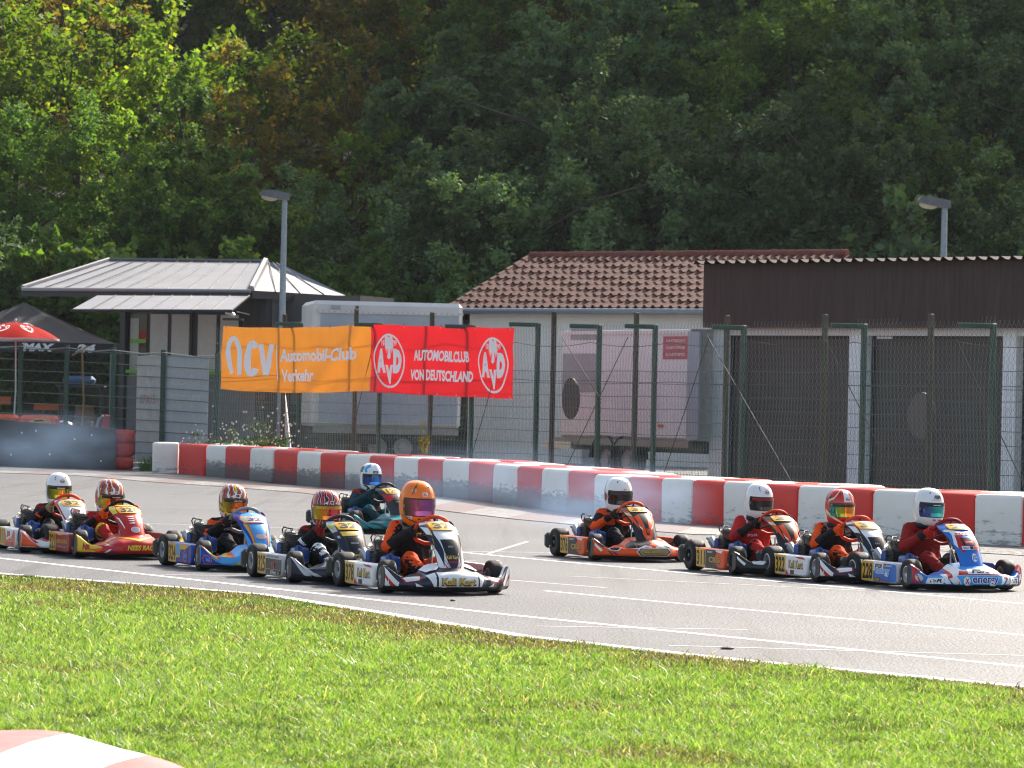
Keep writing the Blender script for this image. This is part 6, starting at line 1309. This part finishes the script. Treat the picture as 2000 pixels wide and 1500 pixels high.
simple('folding_chair', 'folding chair with orange slats under the tent, nearest the wooden high chair', 'chair', 92, 92.5, [('seat', lambda m: m.box((0,0,.95), (.75,.4,.06), OC)), ('backrest', lambda m: m.box((.05,.2,1.22), (.8,.04,.16), OC))]+legs(.33,.18,.95,BLK,.014), group='orange chairs under the tent')
simple('folding_chair', 'folding chair with orange seat at the left edge behind the umbrella pole', 'chair', -2, 92.5, [('seat', lambda m: m.box((0,0,1.0), (.5,.4,.06), OC)), ('backrest', lambda m: m.box((.0,.2,1.35), (.5,.04,.2), OC))]+legs(.22,.18,1.0,BLK,.014), group='orange chairs under the tent')
simple('high_chair', 'light wooden child high chair behind the left fence', 'chair', 163, 88, [('seat', lambda m: m.box((0,0,.90), (.42,.36,.04), DW_)), ('backrest', lambda m: m.box((0,.17,1.12), (.42,.03,.35), DW_))]+legs(.22,.18,.9,mat('light wood', (.34,.20,.08), .6),.022))
simple('wooden_prop', 'thin wooden stick with a cross piece leaning on the left fence', 'stick', 163, 86.2, [('shaft', lambda m: m.tube([(-.05,0,.1), (.0,0,1.4), (-.06,0,2.55)], .022, mat('light wood', (.34,.20,.08), .6), 6)), ('cross_piece', lambda m: m.tube([(-.28,0,2.4), (.08,0,2.62)], .02, mat('light wood', (.34,.20,.08), .6), 6))])
def toycar(label, px, rz): return simple('toy_car', label, 'toy car', px, 89.5, [('body', lambda m: (m.sphere((0,0,.34), (.44,.22,.16), TWH, 16, 8), m.sphere((.05,0,.46), (.24,.19,.16), TWH, 14, 8))), ('window', lambda m: m.sphere((.05,-.05,.48), (.19,.165,.12), GLASS, 12, 8))]+[('wheel', (lambda m, x=x, y=y: m.lathe([(.05,-.05), (.12,-.04), (.12,.04), (.05,.05)], BLK, (x,y,.22), 'Y', 16, True))) for x in (-.28, .28) for y in (-.2, .2)], rz, 'white toy cars', z=.3)
toycar('white ride-on toy car behind the orange barrier, left of its twin', 92, .2); toycar('white ride-on toy car beside the fence post, right of its twin', 122, -.1)
simple('toy_slide', 'pink plastic toy slide with grey ladder behind the left fence', 'toy slide', 208, 88, [('chute', lambda m: m.prism([(-.25,.3), (.05,.3), (.12,1.05), (-.02,1.08)], PNK, lambda a, b, d: Vector((a, d, b)), -.2, .2)), ('ladder', lambda m: m.tube([(-.22,0,.7), (-.16,0,.95), (-.06,0,1.05)], .05, mat('grey plastic', (.3,.3,.32), .5), 8))])
simple('red_bench', 'long low red bench in front of the kiosk', 'bench', 240, 86.6, [('seat', lambda m: m.box((0,0,.62), (.9,.3,.08), mat('dull red plastic', (.30,.05,.04), .5))), ('base', lambda m: m.box((0,.02,.29), (.8,.2,.58), ANTH))])
simple('toy_tractor', 'yellow-green toy tractor beside the wooden high chair', 'toy tractor', 141, 89, [('body', lambda m: (m.box((0,0,.62), (.36,.3,.32), mat('yellow green plastic', (.3,.36,.03), .5), bev=.06), m.box((.25,0,.50), (.3,.25,.2), TBL, bev=.04)))]+[('wheel', lambda m, x=x: m.lathe([(.05,-.06), (.17,-.05), (.17,.05), (.05,.06)], BLK, (x,-.1,.32), 'Y', 16, True)) for x in (-.1, .3)], z=.0)
mb = MB(); p0, p1 = at(270, 820, 84.5), at(0, 820, 90); mb.box(((p0.x+p1.x)/2, 87, .15), (5.5,.15,.3), mat('low concrete wall', (.3,.3,.31), .8, var=.1)); tag(mb.build('low_wall'), 'low concrete wall at the foot of the terrace behind the left fence', 'wall')
mb = MB(); mb.box((-10.5,99,1.6), (9,.2,3.2), mat('brown garden wall', (.10,.085,.07), .8, var=.2)); tag(mb.build('garden_wall'), 'dull brown wall behind the tent', 'wall')
# ---------------------------------------------------------------- hill and trees
HX = lambda x: 1.0
def hill_z(x, y):
    q = min(1, max(0, (x+.5)/8)); base = max(0, y-98)*(.40+.26*q); base = min(base, 8.6+10*q*q*(3-2*q) + .05*max(0, y-98)) + .5*max(0, y-133); return base + (.7*math.sin(x*.31+y*.17)+.4*math.sin(x*.7-y*.23))*min(1, max(0, (y-98)/6))
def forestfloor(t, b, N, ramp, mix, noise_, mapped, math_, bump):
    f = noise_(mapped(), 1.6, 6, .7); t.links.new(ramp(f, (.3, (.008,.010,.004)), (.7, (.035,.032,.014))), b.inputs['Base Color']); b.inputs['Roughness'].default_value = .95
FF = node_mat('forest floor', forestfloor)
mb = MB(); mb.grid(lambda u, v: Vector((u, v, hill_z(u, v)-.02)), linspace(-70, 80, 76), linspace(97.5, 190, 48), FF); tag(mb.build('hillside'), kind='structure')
def leafmat(name, cols, tr=.45, tint=(1.8,1.9,.5)):
    m = bpy.data.materials.new(name); m.use_nodes = True; t = m.node_tree; b = t.nodes['Principled BSDF']
    a = t.nodes.new('ShaderNodeAttribute'); a.attribute_name = 'leaf'; oi = t.nodes.new('ShaderNodeObjectInfo')
    r = t.nodes.new('ShaderNodeValToRGB'); e = r.color_ramp.elements; e[0].color = (*cols[0], 1); e[1].color = (*cols[-1], 1)
    for i, c in enumerate(cols[1:-1]): x = e.new((i+1)/(len(cols)-1)); x.color = (*c, 1)
    t.links.new(a.outputs['Fac'], r.inputs[0]); hv = t.nodes.new('ShaderNodeHueSaturation'); t.links.new(r.outputs[0], hv.inputs['Color'])
    mr = t.nodes.new('ShaderNodeMapRange'); mr.inputs[3].default_value = .65; mr.inputs[4].default_value = 1.35; t.links.new(oi.outputs['Random'], mr.inputs[0]); t.links.new(mr.outputs[0], hv.inputs['Value'])
    t.links.new(hv.outputs[0], b.inputs['Base Color']); b.inputs['Roughness'].default_value = .62; b.inputs['Specular IOR Level'].default_value = .2
    tl = t.nodes.new('ShaderNodeBsdfTranslucent'); mu = t.nodes.new('ShaderNodeMix'); mu.data_type = 'RGBA'; mu.blend_type = 'MULTIPLY'; mu.inputs[0].default_value = 1; mu.inputs[7].default_value = (*tint, 1)
    t.links.new(hv.outputs[0], mu.inputs[6]); t.links.new(mu.outputs[2], tl.inputs[0]); mx = t.nodes.new('ShaderNodeMixShader'); mx.inputs[0].default_value = tr
    t.links.new(b.outputs[0], mx.inputs[1]); t.links.new(tl.outputs[0], mx.inputs[2]); t.links.new(mx.outputs[0], t.nodes['Material Output'].inputs[0]); return m
LG = leafmat('green leaves', [(.045,.085,.026), (.075,.145,.038), (.105,.18,.045), (.15,.19,.04)], .5, (1.7,1.8,.5))
LD = leafmat('dark green leaves', [(.046,.088,.048), (.072,.13,.062), (.098,.16,.066), (.13,.175,.055)], .35, (1.5,1.6,.6))
LY = leafmat('yellow-green leaves', [(.065,.115,.020), (.10,.165,.025), (.15,.20,.03), (.24,.21,.03)], .62, (1.6,1.75,.6))
LB = leafmat('turning brown leaves', [(.06,.085,.026), (.095,.105,.03), (.13,.11,.03), (.17,.10,.025)], .6, (1.9,1.6,.5))
BARK = mat('bark', (.05,.04,.03), .9, var=.35, vscale=8, bump=.6, bscale=20)
def crown_mesh(seed, rx, rz, zc, ncl, per, lsz, spread=.42, upright=False):
    g = np.random.default_rng(seed); C = []
    while len(C) < ncl:
        d = g.normal(size=3); d /= np.linalg.norm(d); r = .35+.65*g.random()**.55; lob = 1+.28*math.sin(d[0]*5+seed)+.24*math.sin(d[2]*6+seed*2)+.22*math.sin(d[1]*7+seed)
        p = d*r*lob*np.array([rx, rx, rz]); 
        if p[2] < -rz*.95: continue
        C.append(p)
    C = np.array(C); NS = 6; n = ncl*per; ci = np.repeat(np.arange(ncl), per); outc = C/np.array([rx, rx, rz]); outc /= np.linalg.norm(outc, axis=1)[:, None]+1e-6
    sd_ = outc[:, None, :]*.75+np.array([0, 0, .35])+g.normal(size=(ncl, NS, 3))*.75; sd_ /= np.linalg.norm(sd_, axis=2)[:, :, None]; sl = spread*(.7+1.1*g.random((ncl, NS)))
    si = g.integers(0, NS, n); tt = g.random(n); d_ = sd_[ci, si]; off = d_*(sl[ci, si]*tt)[:, None]+g.normal(size=(n, 3))*(spread*.20*(1.1-.6*tt))[:, None]; off[:, 2] -= .22*tt**2*sl[ci, si]; pos = C[ci]+off; pos[:, 2] += zc
    out = d_; nrm = out*.25+np.array([0, 0, .45])+g.normal(size=(n, 3))*.6; nrm /= np.linalg.norm(nrm, axis=1)[:, None]
    t = np.cross(nrm, g.normal(size=(n, 3))); t /= np.linalg.norm(t, axis=1)[:, None]; s = np.cross(nrm, t); L = (lsz*(.5+1.0*g.random(n)))[:, None]; W = L*.36; nrmv = nrm*L*.10
    V = np.zeros((n, 4, 3)); V[:, 0] = pos-t*L*.5; V[:, 1] = pos+s*W-nrmv+t*L*.05; V[:, 2] = pos+t*L*.5; V[:, 3] = pos-s*W-nrmv+t*L*.05
    me = bpy.data.meshes.new('crown'); me.vertices.add(n*4); me.vertices.foreach_set('co', V.ravel()); me.loops.add(n*4); me.loops.foreach_set('vertex_index', np.arange(n*4)); me.polygons.add(n); me.polygons.foreach_set('loop_start', np.arange(n)*4)
    val = np.clip(.5+.22*g.normal(size=n)+.25*(g.random(ncl)[ci]-.5), 0, 1); at_ = me.attributes.new('leaf', 'FLOAT', 'POINT'); at_.data.foreach_set('value', np.repeat(val, 4).astype(np.float32)); me.update(calc_edges=True); me.materials.append(LG)
    limbs = [C[k] for k in g.choice(ncl, 12, replace=False)]; return me, limbs
def trunk_mesh(limbs, zc, h, r, seed):
    mb = MB(); g = np.random.default_rng(seed+50); tw = [Vector((.12*math.sin(k+seed), .12*math.cos(k*1.3+seed), h*k/6)) for k in range(7)]; mb.tube(tw, [r*(1-.12*k) for k in range(7)], BARK, 8)
    for l in limbs:
        e = Vector((*l[:2], l[2]+zc)); k = min(5, max(2, int((e.z-1.2)/h*6))); a = tw[k]; m = (a+e)/2+Vector((0,0,.25)); mb.tube([a, m, e], [r*.42, r*.25, r*.08], BARK, 6)
    return mb.mesh('trunk')
PROTO = []
for seed, rx, rz, zc, h, ls in ((1, 2.3, 3.3, 4.2, 6.0, .20), (2, 2.7, 2.7, 3.6, 5.2, .17), (3, 1.9, 3.6, 4.4, 6.6, .22), (4, 2.5, 3.0, 3.7, 5.4, .18), (5, 2.2, 2.4, 3.0, 4.4, .26), (6, 2.9, 3.2, 4.0, 5.8, .16)):
    c, l = crown_mesh(seed, rx, rz, zc, 170, 190, ls*.70, .48); PROTO.append((c, trunk_mesh(l, zc, h, .16, seed)))
SPARSE = []
for seed, rx, rz, zc, h, ls in ((31, 2.4, 3.2, 4.2, 6.0, .16), (32, 2.2, 3.5, 4.3, 6.4, .17)):
    c, l = crown_mesh(seed, rx, rz, zc, 75, 80, ls*1.05, .55); SPARSE.append((c, trunk_mesh(l, zc, h, .10, seed)))
SH, SHL = crown_mesh(11, 1.5, 1.3, 1.15, 60, 190, .12, .36); SHT = trunk_mesh(SHL, 1.15, 1.6, .05, 11)
SH2, SHL2 = crown_mesh(12, 1.35, 1.5, 1.3, 50, 170, .145, .38); SHT2 = trunk_mesh(SHL2, 1.3, 1.8, .05, 12)
def tree(x, y, k, sc, m, label, name='tree', cat='tree', group='trees on the wooded hillside'):
    c, t = SPARSE[k % 2] if m in (LY, LB) else PROTO[k] if k < 10 else ((SH, SHT), (SH2, SHT2))[k-10]
    o = empty(name, (x, y, hill_z(x, y)-.1), random.uniform(0, 6.28)); o.scale = (sc*random.uniform(.92, 1.1), sc*random.uniform(.92, 1.1), sc)
    tag(o, label, cat, group); link('trunk' if name == 'tree' else 'stem', t, o); cr = link('crown', c, o); cr.material_slots[0].link = 'OBJECT'; cr.material_slots[0].material = m
cols = ['at the far left edge', 'above the kiosk roof, left', 'above the kiosk roof, right', 'beside the left street lamp', 'above the white box trailer', 'above the red banner', 'above the tiled roof, left end', 'above the tiled roof, middle', 'above the tiled roof, right end', 'above the garages, left part', 'left of the right street lamp', 'at the far right edge']
rows = ['low down', 'lower half', 'halfway up', 'upper part', 'at the top']
look = {LG: 'mid green leafy tree', LD: 'dark green leafy tree', LY: 'sunlit yellow-green tree', LB: 'brownish tree turning to autumn'}
for r_, Y in enumerate((101.5, 105.5, 109.8, 114.2, 119.0)):
    for c_ in range(12):
        px = -40+c_*189+(45 if r_ % 2 else -30)+random.uniform(-35, 35); y = Y+random.uniform(-1.2, 1.2); x = (px-1000)/F*y
        q = random.random()
        if (r_ == 4 and c_ in (0, 2, 3)) or (r_ == 3 and c_ in (1, 4)): continue
        if r_ >= 2 and c_ <= 3: m = LY if q < .8 else LB
        elif r_ == 1 and c_ <= 1: m = LY if q < .5 else LG
        elif r_ >= 1 and c_ in (4,): m = LB if q < .75 else LY
        elif c_ <= 5: m = LG if q < .7 else LD
        elif r_ >= 3 and c_ in (6,): m = LB
        else: m = LD if q < .62 else LG
        if r_ == 1 and c_ == 3: m = LD
        tree(x, y, random.randrange(6), random.uniform(.85, 1.12)*((.72, .88, 1, 1, 1)[r_] if c_ <= 4 else 1), m, '%s %s, %s' % (look[m], cols[c_], rows[r_]))
bl = ['behind the black tent', 'behind the left half of the kiosk', 'behind the right half of the kiosk', 'right of the kiosk', 'above the white box trailer', 'left of the tiled roof', 'behind the left end of the tiled roof', 'behind the middle of the tiled roof', 'behind the right end of the tiled roof', 'behind the left part of the garages', 'behind the middle of the garages', 'behind the right street lamp', 'at the right edge behind the garages']
for i, s in enumerate(bl):
    px = 10+i*165+random.uniform(-25, 25); y = 99.6+random.uniform(-.5, .8); x = (px-1000)/F*y
    m = LG if i < 7 else LD; tree(x, y, 10 if i < 7 else 11, random.uniform(1.35, 1.8), m, '%s shrub %s' % ('green' if m == LG else 'dark green large-leaved', s), 'shrub', 'shrub', 'shrubs along the foot of the hill')
# trees added on the crest, out of view, to shade the right slope
for i, (x, y) in enumerate([(6+2.6*k, 122.5+1.2*(k % 2)) for k in range(8)]+[(8.5+3*k, 128) for k in range(8)]+[(24,117.5), (22,112), (25,108), (30,118), (29,106), (36,112), (27,122)]):
    tree(x, y, i % 6, 1.6, LD, 'dark shade tree added out of view above the right half of the hill', group='shade trees added out of view on the crest')
for j, (y, nm) in enumerate(((135, 'front'), (144, 'middle'), (154, 'hindmost'))):
    for i in range(9): x = -23+3.5*i+1.5*(j % 2); tree(x, y+random.uniform(-1, 1), i+j, 1.35, LB if (i*7+j*3) % 5 == 0 else LY, '%s sunlit tree behind the crest, %s row, %s from the left' % ('brownish' if (i*7+j*3) % 5 == 0 else 'yellow-green', nm, ordw[i]), group='sunlit trees behind the crest')
# weeds at the fence foot
WEED, WL = crown_mesh(21, .36, .34, .42, 18, 34, .05, .16); FLOW = mat('white weed flowers', (.6,.6,.55), .7)
gw = np.random.default_rng(5)
for i, (px, s) in enumerate(((440,.9), (480,.75), (512,1.0), (560,1.1), (585,1.15), (615,.8))):
    p = FL(px)+FN*.5; o = empty('weed_plant', (p.x, p.y, 0)); o.scale = (s*1.0, s*1.0, s*1.15); tag(o, 'white-flowered weed clump at the fence foot below the orange banner, %s from the left' % ordw[i], 'weed', 'flowering weeds along the fence')
    cr = link('foliage', WEED, o); cr.material_slots[0].link = 'OBJECT'; cr.material_slots[0].material = LD; mb = MB()
    for k in range(34): d = gw.normal(size=3)*np.array([.32,.32,.22])+np.array([0,0,.62]); mb.sphere(d, .017, FLOW, 5, 3)
    mb.build('blossom', o)
p = FL(872)+FN*.4; o = empty('tall_weed', (p.x, p.y, 0)); o.scale = (.32,.32,1.5); tag(o, 'tall yellowish weed in front of the fence below the red banner', 'weed'); cr = link('foliage', WEED, o); cr.material_slots[0].link = 'OBJECT'; cr.material_slots[0].material = LB
# rough grass tuft between tyres and barrier
tp_ = MB()
for k in range(700):
    x, y = -7.5+gw.random()*.75, 77.6+gw.random()*1.6; h = .12+.22*gw.random(); a = gw.random()*6.28; l = Vector((math.cos(a), math.sin(a), 0))*h*.5; w_ = Vector((.008,0,0)); p = Vector((x, y, 0)); tp_.add([p-w_, p+w_, p+l+Vector((0,0,h))], [(0,1,2)], mat('rough grass', (.05,.11,.02), .6, trans=.3))
tag(tp_.build('rough_grass'), 'rough green grass between the red tyres and the barrier', 'grass', kind='stuff')
# ---------------------------------------------------------------- tyre smoke
def smoke(c, r, dens, name, label):
    m = bpy.data.materials.new('tyre smoke'); m.use_nodes = True; t = m.node_tree; t.nodes.remove(t.nodes['Principled BSDF']); v = t.nodes.new('ShaderNodeVolumePrincipled'); v.inputs['Color'].default_value = (.45,.66,1,1); v.inputs['Anisotropy'].default_value = .35
    tc = t.nodes.new('ShaderNodeTexCoord'); ln = t.nodes.new('ShaderNodeVectorMath'); ln.operation = 'LENGTH'; t.links.new(tc.outputs['Object'], ln.inputs[0]); mr = t.nodes.new('ShaderNodeMapRange'); mr.inputs[1].default_value = 1; mr.inputs[2].default_value = .25; t.links.new(ln.outputs['Value'], mr.inputs[0])
    n = t.nodes.new('ShaderNodeTexNoise'); n.inputs['Scale'].default_value = 1.3; n.inputs['Detail'].default_value = 3; t.links.new(tc.outputs['Object'], n.inputs[0]); r2 = t.nodes.new('ShaderNodeMapRange'); r2.inputs[1].default_value = .38; r2.inputs[2].default_value = .68; t.links.new(n.outputs[0], r2.inputs[0])
    mu = t.nodes.new('ShaderNodeMath'); mu.operation = 'MULTIPLY'; t.links.new(mr.outputs[0], mu.inputs[0]); t.links.new(r2.outputs[0], mu.inputs[1]); m2 = t.nodes.new('ShaderNodeMath'); m2.operation = 'MULTIPLY'; m2.inputs[1].default_value = dens; t.links.new(mu.outputs[0], m2.inputs[0]); t.links.new(m2.outputs[0], v.inputs['Density']); t.links.new(v.outputs[0], t.nodes['Material Output'].inputs['Volume'])
    mb = MB(); mb.sphere((0,0,0), 1, m, 20, 12); me = mb.mesh(name); bm = bmesh.new(); bm.from_mesh(me); bmesh.ops.remove_doubles(bm, verts=bm.verts, dist=1e-4); bmesh.ops.recalc_face_normals(bm, faces=bm.faces); bm.to_mesh(me); bm.free(); o = link(name, me, None, c); o.scale = r; tag(o, label, 'smoke', kind='stuff')
smoke((-9.2,76.6,.55), (1.9,2.2,.75),  .17, 'smoke', 'thin blue smoke drifting in front of the black belt wall')
smoke((1.1,44.5,.40), (1.35,2.6,.52), 0.26, 'smoke', 'thin blue smoke behind the orange kart near the barrier')
smoke((-.5,54.5,.40), (2.2,3.0,.6), 0.10, 'smoke', 'faint blue smoke between the teal kart and the barrier')
# ---------------------------------------------------------------- thin sunlit air
mb = MB(); mb.box((0, 95, 24), (260, 264, 50), BLK); me = mb.mesh('haze'); bm = bmesh.new(); bm.from_mesh(me); bmesh.ops.recalc_face_normals(bm, faces=bm.faces); bm.to_mesh(me); bm.free()
m = bpy.data.materials.new('haze'); m.use_nodes = True; t = m.node_tree; t.nodes.remove(t.nodes['Principled BSDF']); v = t.nodes.new('ShaderNodeVolumePrincipled'); v.inputs['Color'].default_value = (.85,.92,1,1); v.inputs['Density'].default_value = .00009; v.inputs['Anisotropy'].default_value = .3
t.links.new(v.outputs[0], t.nodes['Material Output'].inputs['Volume']); me.materials.clear(); me.materials.append(m); tag(link('haze', me), 'thin sunlit air over the track and the wooded slope', 'haze', kind='stuff')
